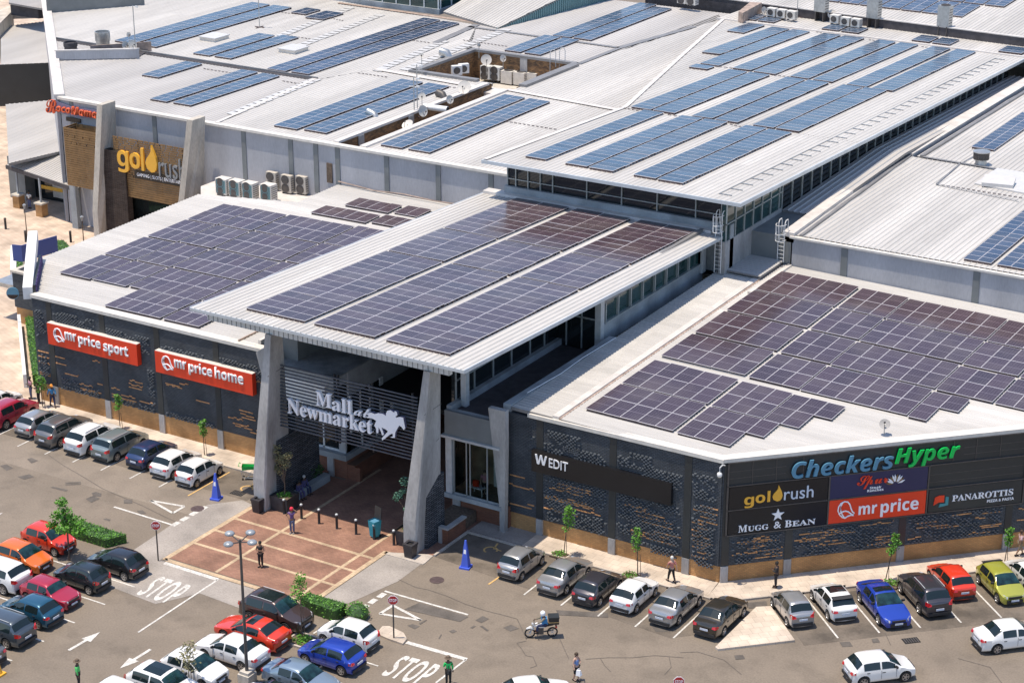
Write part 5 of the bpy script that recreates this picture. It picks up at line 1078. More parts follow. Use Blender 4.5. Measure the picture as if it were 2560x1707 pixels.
for k, (x, y, lb) in enumerate((((1535), 1330, 'dark-faced condenser beside the leaning pillar'), (1625, 1345, 'dark-faced condenser, second from the leaning pillar'), (1715, 1360, 'dark-faced condenser, third from the leaning pillar'), (1840, 1372, 'dark-faced condenser standing apart on the right'))):
    t = condenser(at(0, 0, x, y, 7.16), 1.15, .9, 1.35, .0, lb+' on the white slab', G); MB().box(-.5, .5, -.47, -.45, .25, 1.35).build('coil_face', 'concrete_teal', t)
for x, y, lb in ((1865, 1300, 'left'), (1968, 1322, 'middle'), (2068, 1330, 'right')): condenser(at(0, 0, x, y, 7.16), 1.05, .45, 1.5, 0, 'pale twin-fan condenser against the grey wall, %s of the three' % lb, G, 'concrete_warm')
G = 'condenser units in the service yard'
for x, y, rz, lb in ((798, 520, .9, 'left of two on the left yard wall'), (845, 508, .9, 'right of two on the left yard wall')): condenser(at(1, 0, x, y, 10.9), 1.0, .5, .9, rz, 'white wall condenser with round black fan, '+lb, G, 'white_metal')
for x, y, lb in ((1005, 545, 'behind the large dish'), (1072, 552, 'with a square fan grille, right of the dish')): condenser(at(1, 0, x, y, 9.5), 1.1, .8, 1.3, 0, 'grey condenser in the yard '+lb, G, 'light_panel')
for x, y, lb in ((1155, 575, 'left'), (1240, 585, 'middle'), (1322, 588, 'right, half hidden')): condenser(at(1, 0, x, y, 9.3), 1.25, 1.1, 1.25, 0, 'cube condenser with top fan in the yard, %s of the row' % lb, G, 'cream_metal', 'top')
G = 'condenser units along the rear wall'
for x, y, lb in ((630, 118, 'first'), (697, 128, 'second'), (765, 138, 'third'), (1062, 165, 'fourth, behind the dish'), (1135, 182, 'fifth'), (1205, 192, 'sixth')): condenser(at(2, 0, x, y, 12.5), 1.0, .7, .85, -.1, 'small cream condenser at the dark rear wall, %s from the left' % lb, G, 'cream_metal')
for x, y, lb in ((962, 145, 'leftmost'), (1320, 190, 'middle'), (1802, 245, 'rightmost')): condenser(at(2, 0, x, y, 12.3), 1.3, .9, 2.1, -.1, 'tall grey condenser on a stand above the rear strip roof, %s of the three' % lb, G, 'galv', 'top', .9)
for x, y, lb in ((20, 30, 'left'), (85, 40, 'right')): condenser(at(2, 0, x, y, 12.6), 1.1, .7, 1.4, -.1, 'pale condenser at the very top near the ramp, %s of two' % lb, G, 'cream_metal')
def duct(name, pts, r, label, m_='galv'):
    P = [Vector(p) for p in pts]; t = thing(name, label, 'duct', tuple(P[0])); MB().tube([p-P[0] for p in P], r, 12).build('pipe', m_, t, smooth=50)
    d = (P[-1]-P[-2]).normalized(); MB().tube([P[-1]-P[0]-d*.05, P[-1]-P[0]+d*.04], r*.82, 12).build('mouth', 'dark_void', t)
    mb = MB()
    for k in range(3): q = P[0]+(P[1]-P[0])*(k+.5)/3.2; mb.lathe([(r*1.08, -.03), (r*1.12, 0), (r*1.08, .03)], q-P[0], n=12)
    mb.build('joint_band', 'steel', t); return t
p = at(1, 0, 745, 510, 10.4); duct('exhaust_duct', [p, p+Z*1.7, p+Z*2.1+Vector((-.25, 0, 0)), p+Z*2.2+Vector((-.9, -.1, 0))], .42, 'fat square-shouldered exhaust duct bending over the left yard wall')
p = at(1, 0, 250, 935, 10.2); duct('exhaust_duct', [p, p+Z*1.5, p+Z*1.95+Vector((-.3, .1, 0)), p+Z*2.1+Vector((-1.0, .2, 0))], .33, 'gooseneck exhaust duct rising from the near end of the brick slot')
p = at(1, 0, 710, 715, 11.4); duct('exhaust_duct', [p, p+Z*.6, p+Z*.85+Vector((-.2, .1, 0)), p+Z*.95+Vector((-.8, .2, 0))], .36, 'short dark-mouthed exhaust duct near the top of the brick slot', 'post_grey')
p = at(1, 0, 575, 730, 12.1); q = at(1, 0, 735, 750, 12.1); duct('exhaust_duct', [p, p+(q-p)*.5, q], .28, 'pale pipe lying across the brick slot', 'white_metal')
# masts
def mast(p, h, label, arms=1):
    t = thing('antenna_mast', label, 'antenna', tuple(p)); MB().tube([(0, 0, 0), (0, 0, h)], .05, 6).build('mast', 'galv', t)
    mb = MB()
    for k in range(arms): z = h-.15-k*.7; mb.tube([(-.45, -.1, z), (.45, .1, z)], .03, 5).cbox((.4, .08, z+.05), .3, .12, .16)
    mb.build('aerial', 'white_metal', t); MB().box(-.6, .6, -.05, .05, 0, .08).box(-.05, .05, -.6, .6, 0, .08).build('base', 'rail', t); return t
mast(on(0, 0, 1775, 190, PL_M), 3.9, 'tall antenna mast on a crossed base in the middle of the upper left roof', 2)
mast(at(1, 0, 508, 800, 11.6), 3.6, 'left antenna mast of the pair at the middle of the brick slot', 2); mast(at(1, 0, 530, 790, 11.6), 4.6, 'right, taller antenna mast of the pair at the middle of the brick slot', 1)
mast(on(0, 0, 930, 375, PL_M), 4.9, 'antenna mast with box head at the right end of the plant well', 1)
p = at(2, 0, 800, 120, 12.3); mast(p, 3.5, 'dark mast standing between the small condensers at the rear wall', 1)
# vents and skylights
for q, pl, r, h, lb in (((708, 352), PL_M, .75, 2.0, 'big galvanised drum ventilator in the plant well'), ((485, 350), PL_M, .7, .9, 'low dark drum ventilator at the left of the plant well')):
    p = on(0, 0, *q, pl); t = thing('roof_ventilator', lb, 'roof vent', tuple(p)); MB().lathe([(r*.9, 0), (r*.9, h*.5), (r, h*.55), (r, h), (r*.9, h), (r*.9, h*.8), (0, h*.8)], n=18).build('drum', 'galv' if h > 1 else 'gutter_dark', t, smooth=40)
    MB().lathe([(r*1.05, 0), (r*1.05, .15), (r*.9, .15)], n=18).build('collar', 'steel', t)
p = on(2, 0, 2055, 1130, PL_W); t = thing('roof_ventilator', 'turbine roof ventilator with dark finned crown on the right wing', 'roof vent', tuple(p)); MB().lathe([(.5, 0), (.45, .45), (.62, .5), (.62, .55)], n=20).build('collar', 'galv', t, smooth=40)
mb = MB()
for k in range(24): a = k*math.pi/12; mb.cbox((.64*math.cos(a), .64*math.sin(a), .85), .03, .12, .6, a)
mb.build('turbine_fins', 'post_grey', t); MB().lathe([(.7, 0), (.72, .06), (.4, .14), (0, .16)], (0, 0, 1.13), n=20).build('cap', 'galv', t, smooth=40)
for q, lb in (((1465, 270), 'pale box skylight on the upper left roof, nearer the antenna mast'), ((2007, 352), 'pale box skylight on the upper left roof, nearer the long dark solar pair')):
    p = on(0, 0, *q, PL_M); t = thing('box_skylight', lb, 'skylight', tuple(p), 0, 'box skylights on the upper left roof'); MB().box(-1.0, 1.0, -1.1, 1.1, 0, .32).build('upstand', 'cream_metal', t); MB().box(-1.1, 1.1, -1.2, 1.2, .32, .42).build('lid', 'skylight', t)
# caged access ladders
def ladder(p, h, rz, label):
    t = thing('access_ladder', label, 'ladder', tuple(p), rz, 'caged access ladders'); mb = MB()
    for s in (-.25, .25): mb.tube([(s, 0, 0), (s, 0, h+.9), (s, .15, h+1.1), (s, .5, h+1.1), (s, .6, h+.9), (s, .6, h)], .035, 6)
    mb.build('stile', 'white_metal', t); k = .3
    while k < h: MB().tube([(-.25, 0, k), (.25, 0, k)], .022, 5).build('rung', 'white_metal', t); k += .3
    mb = MB()
    for z in (h-.35, h+.15, h+.85):
        mb.tube([(.3*math.cos(a)*1.25, -.02-.65*math.sin(a), z) for a in [q*math.pi/8 for q in range(9)]], .025, 5)
    for a in (.6, 1.2, 1.94, 2.54): mb.tube([(.375*math.cos(a), -.02-.65*math.sin(a), h-.35), (.375*math.cos(a), -.02-.65*math.sin(a), h+.85)], .02, 5)
    mb.build('cage', 'white_metal', t); return t
ladder((12.7, 32.95, 8.95), 2.1, 0, 'caged white ladder climbing the end wall of the right wing')
ladder((9.75, 28.35, 8.9), 3.6, 0, 'caged white ladder at the corner of the tall hall above the porch roof')
for q in ((1445, 495), (1520, 490)):
    p = at(1, 0, *q, 10.8)
for x, y, lb in ((1448, 505, 'left'), (1512, 490, 'right')):
    p = at(1, 0, x, y, 11.2); t = thing('ladder_hoop', 'thin grey ladder hoop over the right end of the service yard wall, %s one' % lb, 'ladder'); t.location = p; ROOT[t.name] = Matrix.Translation(p)
    MB().tube([(-.2, 0, 0), (-.2, 0, 2.0), (-.1, .1, 2.3), (.1, .3, 2.3), (.2, .4, 2.0), (.2, .4, .6)], .035, 6).build('rail', 'steel', t); MB().box(-.25, -.15, -.05, .05, -1.5, 0).build('bracket', 'steel', t)
# rail cameras
p = cks(-.3, 7.35, .3); t = thing('security_camera', 'white dome security camera on a swan-neck bracket at the building corner', 'camera', tuple(p))
MB().tube([(.2, .25, .6), (.15, .05, .7), (0, 0, .5), (0, 0, .2)], .04, 6).build('bracket', 'white_metal', t); MB().lathe([(0, -.12), (.1, -.1), (.16, 0), (.15, .15), (.05, .22)], n=12).build('dome', 'white_metal', t, smooth=60)
# cable draped along the wall
MB().tube([(9.3, 2, 8.62), (9.42, 6, 8.56), (9.36, 9, 8.64), (9.38, 13.5, 8.6)], .025, 5).build('cable', 'letter_white', label='thin pale cable lying along the balcony parapet by the porch', cat='cable')
MB().tube([(-27.7, 32.9, 8.95), (-24, 32.8, 8.75), (-21, 32.7, 8.95), (-18, 32.7, 8.85), (-15.5, 32.5, 9.0)], .05, 5).build('cable', 'rust_flashing', label='rusty sagging cable at the foot of the grey wall', cat='cable')

# strips of fixings and cable trays crossing the roofs
def tray(c, r, a, b, pl, parent_name):
    p, q = on(c, r, *a, pl), on(c, r, *b, pl); n_ = max(3, int((q-p).length/.42)); mb = MB()
    for k in range(n_): s = p+(q-p)*(k/n_); mb.obox(s+Z*.06, (q-p)/n_*.62, Vector((0, .10, 0)), Z*.03)
    return mb.build('cable_tray', 'rail', bpy.data.objects[parent_name], True)
for c, r, a, b, pl, pn in ((1, 0, (345, 262), (620, 300), PL_M, 'mall_wing.001'), (1, 0, (590, 580), (830, 612), PL_M, 'mall_wing.001'), (1, 0, (1040, 822), (1490, 893), PL_M, 'mall_wing.001'), (1, 0, (840, 280), (1150, 325), PL_M, 'mall_wing.001'), (0, 0, (1390, 475), (1640, 515), PL_M, 'mall_wing.001'),
    (0, 0, (1930, 560), (2060, 582), PL_M, 'mall_wing.001'), (0, 0, (1960, 248), (2130, 275), PL_M, 'mall_wing.001'), (0, 0, (1810, 72), (1990, 100), PL_M, 'mall_wing.001'), (0, 0, (2260, 130), (2352, 150), PL_M, 'mall_wing.001'), (1, 0, (120, 505), (330, 535), PL_M, 'mall_wing.001'),
    (1, 0, (1910, 740), (2050, 765), PL_H, 'mall_hall'), (2, 0, (340, 855), (430, 878), PL_H, 'mall_hall'), (2, 0, (260, 462), (375, 475), PL_H, 'mall_hall'), (2, 0, (930, 225), (1000, 238), PL_H, 'mall_hall'), (2, 0, (1290, 278), (1360, 290), PL_H, 'mall_hall'), (2, 0, (1650, 325), (1725, 335), PL_H, 'mall_hall'), (2, 0, (640, 520), (760, 535), PL_H, 'mall_hall'),
    (2, 0, (1750, 1265), (2352, 1362), PL_W, 'mall_wing'), (1, 0, (2240, 790), (2352, 808), PL_H, 'mall_hall')): tray(c, r, a, b, pl, pn)
# ================================================================ CARS
def paint(name, col, metal=.0):
    return mat('paint_'+name, col, .28, metal, .03, 2, coat=1.)
PAINT = dict(white=((.80, .79, .77), 0), silver=((.42, .42, .42), .55), grey=((.20, .195, .19), .55), teal_grey=((.26, .31, .31), .45), navy=((.03, .055, .14), .4), red=((.55, .025, .02), .1), crimson=((.42, .02, .05), .2), scarlet=((.68, .045, .015), .05), orange=((.72, .15, .015), .05),
    black=((.018, .018, .02), .2), ink=((.022, .03, .035), .2), teal=((.02, .10, .17), .4), slate=((.09, .11, .13), .5), brown=((.075, .05, .045), .4), blue=((.02, .06, .42), .3), steelblue=((.28, .36, .44), .5), charcoal=((.07, .065, .075), .5), olive=((.06, .052, .04), .5), lime=((.42, .42, .06), .3))
for k, (c_, m_) in PAINT.items(): paint(k, c_, m_)
def lerp_list(L, x):
    if x <= L[0][0]: return L[0][1]
    for (a, p), (b, q) in zip(L, L[1:]):
        if x <= b: return p+(q-p)*(x-a)/(b-a)
    return L[-1][1]
def wheel_meshes():
    mb = MB(); mb.lathe([(.20, -.1), (.29, -.1), (.31, -.07), (.315, 0), (.31, .07), (.29, .1), (.20, .1)], axis='y', n=20)
    mb.lathe([(.20, -.06), (.03, -.05)], axis='y', n=20); ty = mb.build('tyre', 'tyre', smooth=40).data
    mb = MB(); mb.lathe([(.205, -.085), (.215, -.102), (.19, -.100), (.18, -.07)], axis='y', n=20)
    for k in range(5):
        a = k*2*math.pi/5; d = Vector((math.cos(a), 0, math.sin(a))); e = Vector((-d.z, 0, d.x)); mb.obox(d*.03-e*.035+Vector((0, -.095, 0)), d*.165, e*.07, Vector((0, .02, 0)))
    mb.lathe([(0, -.1), (.05, -.1), (.055, -.08)], axis='y', n=10); rm = mb.build('rim', 'rim', smooth=40).data
    for o in list(C.objects):
        if o.data in (ty, rm): bpy.data.objects.remove(o)
    return ty, rm
TYRE, RIM = wheel_meshes()
STY = dict(  # L, W, H, wheelbase, wheel scale, hood height at windscreen, nose height, windscreen base/top, roof rear, rear glass base, tail height
    hatch=(3.85, 1.70, 1.48, 2.45, 1.0, .98, .72, 1.02, .25, -1.25, -1.72, .98), mini=(3.55, 1.60, 1.50, 2.38, .95, .98, .76, .98, .32, -1.15, -1.60, .98), sedan=(4.45, 1.72, 1.47, 2.60, 1.0, .96, .70, 1.05, .28, -.98, -1.58, 1.02),
    suv=(4.45, 1.82, 1.66, 2.62, 1.12, 1.10, .86, 1.10, .38, -1.55, -2.02, 1.12), mpv=(4.40, 1.80, 1.62, 2.65, 1.05, 1.05, .78, 1.28, .45, -1.62, -2.02, 1.08), old=(3.75, 1.62, 1.40, 2.38, .95, .92, .74, .78, .28, -1.15, -1.66, .94), sport=(4.55, 1.82, 1.44, 2.75, 1.08, .95, .70, 1.0, .15, -1.05, -1.75, 1.05))
STYM = {}
def car_shape(sty):
    L, W, H, wb, ws, hh, nz_, xa, xb, xr, xg, tz = STY[sty]; ra = .315*ws+.055; e = L/2
    top = [(-e, tz-.16), (-e+.06, tz-.03), (xg, tz), (xr, H-.03), (xr+.35, H-.005), ((xb+xr)/2, H), (xb, H-.03), (xa, hh), (e-.55, nz_+(hh-nz_)*.45), (e-.10, nz_), (e, nz_-.16)]
    if sty in ('sedan', 'sport'): top = [(-e, tz-.2), (-e+.08, tz-.04), (-e+.3, tz), (xg, tz+.02)]+top[3:]
    zb = min(hh-.05, tz-.06)
    def S(x, t):
        u = abs(x)/e; w = W/2*(1-.15*max(0, (u-.68)/.32)**2); k_ = .13*min(1, max(0, (e-.16-abs(x))/.2)); zt = sum(lerp_list(top, x+q*k_) for q in (-1, -.5, 0, .5, 1))/5
        zl = .21
        for xw in (wb/2, -wb/2):
            d = abs(x-xw)
            if d < ra: zl = max(zl, .315*ws+math.sqrt(max(0, ra*ra-d*d))*.96)
        cab = max(0, min(1, (zt-zb-.08)/(H-zb-.12))); wr = w*(.90-.15*cab)
        belt = min(zb, zt-.05); z3 = max(.45, zl+.05); z3 = min(z3, belt-.06)
        pts = [(0, zl), (w*.86, zl), (w*.97, max(zl, min(zl+.10, z3))), (w*1.0, z3), (w*.975, belt), (wr, zt-.09*(.4+.6*cab)), (wr*.86, zt-.02), (0, zt+.015)]
        i = min(6, int(t)); f = t-i; a, b = pts[i], pts[i+1]; return Vector((x, a[0]+(b[0]-a[0])*f, a[1]+(b[1]-a[1])*f))
    xs = {-e, -e+.03, -e+.10, e, e-.03, e-.1, xa, xb, xr, xg}
    for xw in (wb/2, -wb/2):
        for k in range(11): xs.add(xw+ra*math.cos(math.pi*k/10)*1.0)
        xs.add(xw+ra+.01); xs.add(xw-ra-.01)
    k = -e+.2
    while k < e-.15: xs.add(k); k += .16
    xs = sorted(xs); xs = [x for i, x in enumerate(xs) if i == 0 or x-xs[i-1] > .008]
    return S, xs, STY[sty]
def car_meshes(sty):
    if sty in STYM: return STYM[sty]
    S, xs, (L, W, H, wb, ws, hh, nz_, xa, xb, xr, xg, tz) = car_shape(sty); e = L/2; P = {}
    def endx(x, t):                                     # soften the bumpers
        p = S(x, t); u = abs(p.x)/e
        if u > .93:
            f = (u-.93)/.07; p.x -= math.copysign(f*f*(.10*(p.y/(W/2))**2+.05*abs(p.z-.5)), p.x)
        return p
    ts = [0, 1, 2, 2.5, 3, 3.5, 4, 4.5, 5, 5.5, 6, 6.5, 7]; n = len(ts); mb = MB()
    for x in xs: mb.v += [endx(x, t) for t in ts]
    m = len(mb.v); mb.v += [Vector((p.x, -p.y, p.z)) for p in mb.v]
    for i in range(len(xs)-1):
        for j in range(n-1):
            a, b, c, d = i*n+j, i*n+j+1, (i+1)*n+j+1, (i+1)*n+j; mb.f.append([a, d, c, b]); mb.f.append([m+a, m+b, m+c, m+d]); mb.m += [0, 0]
    for i in (0, len(xs)-1):
        mb.f.append([i*n+j for j in range(n)]+[m+i*n+j for j in reversed(range(1, n-1))]); mb.m.append(0)
    bm = bmesh.new(); o = mb.build('body', 'car_trim'); bm.from_mesh(o.data); bmesh.ops.remove_doubles(bm, verts=bm.verts, dist=.002); bmesh.ops.recalc_face_normals(bm, faces=bm.faces); bm.to_mesh(o.data); bm.free()
    for p in o.data.polygons: p.use_smooth = True
    o.data.set_sharp_from_angle(angle=math.radians(38)); P['body'] = o.data; o.data.materials.clear(); bpy.data.objects.remove(o)
    def patch(x0, x1, t0, t1, both, nx=8, nt_=5, off=.012, fx=None):
        mb = MB(); sides = (1,) if not both else (1, -1)
        def q(x, t, sg):
            p = S(x, t); a = S(x+.01, t)-S(x-.01, t); b = S(x, min(7, t+.02))-S(x, t-.02); nrm = b.cross(a)
            nrm = nrm.normalized() if nrm.length > 1e-9 else Vector((0, 1, 0))
            if nrm.z < -.2 or nrm.y < -.01: nrm = -nrm
            p = p+nrm*off; return Vector((p.x, p.y*sg, p.z))
        for sg in sides:
            o_ = len(mb.v)
            for i in range(nx+1):
                for j in range(nt_+1):
                    t = t0+(t1-t0)*j/nt_; a, b = (fx(t) if fx else (x0, x1)); mb.v.append(q(a+(b-a)*i/nx, t, sg))
            for i in range(nx):
                for j in range(nt_):
                    a = o_+i*(nt_+1)+j; f = [a, a+nt_+1, a+nt_+2, a+1]; mb.f.append(f if sg > 0 else f[::-1]); mb.m.append(0)
        return mb
    def mesh(name, mb, m_, smooth=50):
        o = mb.build(name, m_, smooth=smooth); d = o.data; bpy.data.objects.remove(o); return d
    P['windscreen'] = [mesh('windscreen', patch(xb+.06, xa-.05, 5.12, 7, True), 'car_screen')]
    P['rear_window'] = [mesh('rear_window', patch(xg+.10, xr-.04, 5.15, 7, True), 'car_glass')]
    xm = (xa+xr)/2-.12; sw = []
    for sg in (1, -1):
        for a, b in ((xm+.05, xa-.42), (xr+.02, xm-.05)):
            mb = patch(a, b, 4.12, 4.93, False, 8, 4)
            if sg < 0: mb.v = [Vector((p.x, -p.y, p.z)) for p in mb.v]
            sw.append(mesh('side_window', mb, 'car_glass'))
    P['side_window'] = sw
    P['sunroof'] = [mesh('sunroof', patch(xr+.55, xb-.12, 6.05, 7, True, 4, 3, .008), 'car_glass')]
    tl = []; hl = []
    for sg in (1, -1):
        y = sg*(W/2-.17); hi = sty in ('mini', 'mpv', 'suv')
        tl.append(mesh('tail_light', MB().add([(-e+.22, sg*(W/2-.045), tz-.21), (-e+.22, sg*(W/2-.045), tz-.08+(.12 if hi else 0)), (-e+.05, sg*(W/2-.17), tz-.09+(.1 if hi else 0)), (-e-.006, sg*(W/2-.15), tz-.23), (-e-.006, sg*(W/2-.38), tz-.21), (-e+.05, sg*(W/2-.36), tz-.11), (-e+.2, sg*(W/2-.3), tz-.22), (-e+.2, sg*(W/2-.3), tz-.10)],
            [[0, 1, 2, 3], [3, 2, 5, 4], [0, 3, 4, 6], [1, 7, 5, 2], [6, 4, 5, 7], [0, 6, 7, 1]]), 'lamp_red', 0))
        hl.append(mesh('headlight', MB().add([(e-.52, sg*(W/2-.04), nz_+.02), (e-.16, sg*(W/2-.125), nz_-.17), (e-.02, sg*(W/2-.35), nz_-.17), (e-.03, sg*(W/2-.38), nz_-.05), (e-.2, sg*(W/2-.2), nz_+.035), (e-.5, sg*(W/2-.3), nz_-.1)],
            [[0, 1, 4], [1, 2, 3, 4], [0, 5, 2, 1], [0, 4, 3, 5], [5, 3, 2]]), 'lamp_clear', 0))
    P['tail_light'] = tl; P['headlight'] = hl
    P['number_plate'] = [mesh('number_plate', MB().box(-e-.03, -e-.005, -.25, .25, .60, .72), 'plate', 0), mesh('number_plate', MB().box(e+.0, e+.025, -.25, .25, .36, .47), 'plate', 0)]
    P['grille'] = [mesh('grille', MB().box(e-.06, e+.006, -.42, .42, nz_-.18, nz_-.06).box(e-.06, e+.008, -.5, .5, .24, .44), 'car_trim', 0)]
    P['bumper_trim'] = [mesh('bumper_trim', MB().box(-e-.008, -e+.05, -W/2+.2, W/2-.2, .26, .44), 'car_trim', 0)]
    mr = []
    for sg in (1, -1): mr.append(mesh('wing_mirror', MB().add([(xa-.42, sg*(W/2-.06), zz) for zz in (hh-.02, hh+.12)]+[(xa-.34, sg*(W/2-.06), zz) for zz in (hh-.02, hh+.11)]+[(xa-.42, sg*(W/2+.15), zz) for zz in (hh+.01, hh+.14)]+[(xa-.32, sg*(W/2+.13), zz) for zz in (hh+.01, hh+.12)],
        [[0, 1, 5, 4], [2, 3, 7, 6], [0, 4, 6, 2], [1, 3, 7, 5], [4, 5, 7, 6], [0, 2, 3, 1]]), 'car_trim', 0))
    P['wing_mirror'] = mr
    mb = MB()
    for sg in (1, -1):
        for x in (xm+.02, xa-.36):
            pts = [S(x, t)+Vector((0, .006, 0)) for t in (2.6, 3, 3.5, 4)]; mb.tube([(p.x, p.y*sg, p.z) for p in pts], .008, 4)
        for x in (xm+.16, xm-.75 if sty not in () else xm): p = S(x, 3.72); mb.cbox((p.x, (p.y+.01)*sg, p.z), .18, .035, .035)
    P['door_trim'] = [mesh('door_trim', mb, 'car_trim', 0)]
    mb = MB()
    for sg in (1, -1): mb.tube([(x, sg*(S(x, 5.7).y), S(x, 5.7).z+.05) for x in (xb-.2, (xb+xr)/2, xr+.2)], .022, 5)
    P['roof_rail'] = [mesh('roof_rail', mb, 'steel', 0)]
    P['spoiler'] = [mesh('spoiler', MB().add([(xr-.22, -W*.36, H-.07), (xr+.1, -W*.37, H-.01), (xr+.1, W*.37, H-.01), (xr-.22, W*.36, H-.07), (xr-.2, -W*.36, H-.10), (xr+.1, -W*.37, H-.06), (xr+.1, W*.37, H-.06), (xr-.2, W*.36, H-.10)], [[0, 1, 2, 3], [4, 7, 6, 5], [0, 3, 7, 4], [0, 4, 5, 1], [3, 2, 6, 7]]), 'car_trim', 0)]
    STYM[sty] = P; return P
BODY = {}
def car(c, r, x, y, head, sty, col, label, group, name='parked_car', extras=(), scale=1., screen=None):
    L, W, H, wb, ws = STY[sty][:5]; xb, xr = STY[sty][8], STY[sty][9]
    p = at(c, r, x, y, H*scale*.97); a = math.radians(head); k = (xb+xr)/2*scale
    loc = Vector((p.x-math.cos(a)*k, p.y-math.sin(a)*k, .018)); t = thing(name, label, 'car', tuple(loc), a, group); t.scale = (scale,)*3
    P = car_meshes(sty); key = (sty, col)
    if key not in BODY:
        b = P['body'].copy(); b.materials.append(M['paint_'+col]); BODY[key] = b
    def add(nm, me, par=t): o = bpy.data.objects.new(nm, me); C.objects.link(o); o.parent = par; return o
    add('body', BODY[key])
    for nm in ('windscreen', 'rear_window', 'side_window', 'tail_light', 'headlight', 'number_plate', 'grille', 'bumper_trim', 'door_trim'):
        for me in P[nm]: add(nm, me)
    for sg, me in zip((1, -1), P['wing_mirror']): 
        o = add('wing_mirror', me)
    for nm in extras:
        for me in P[nm]: add(nm, me)
    for sx in (1, -1):
        for sy in (1, -1):
            w_ = add('wheel', TYRE); w_.location = (sx*wb/2, sy*(W/2-.095), .315*ws); w_.scale = (ws,)*3
            if sy > 0: w_.rotation_euler = (0, 0, math.pi)
            add('rim', RIM, w_)
    return t
G1, G2, G3, G4, G5 = 'cars nosed up to the left shop front', 'cars in the left parking rows', 'cars in the centre parking rows', 'cars nosed up to the right shop front', 'cars along the diagonal sign wall'
Nn = 90
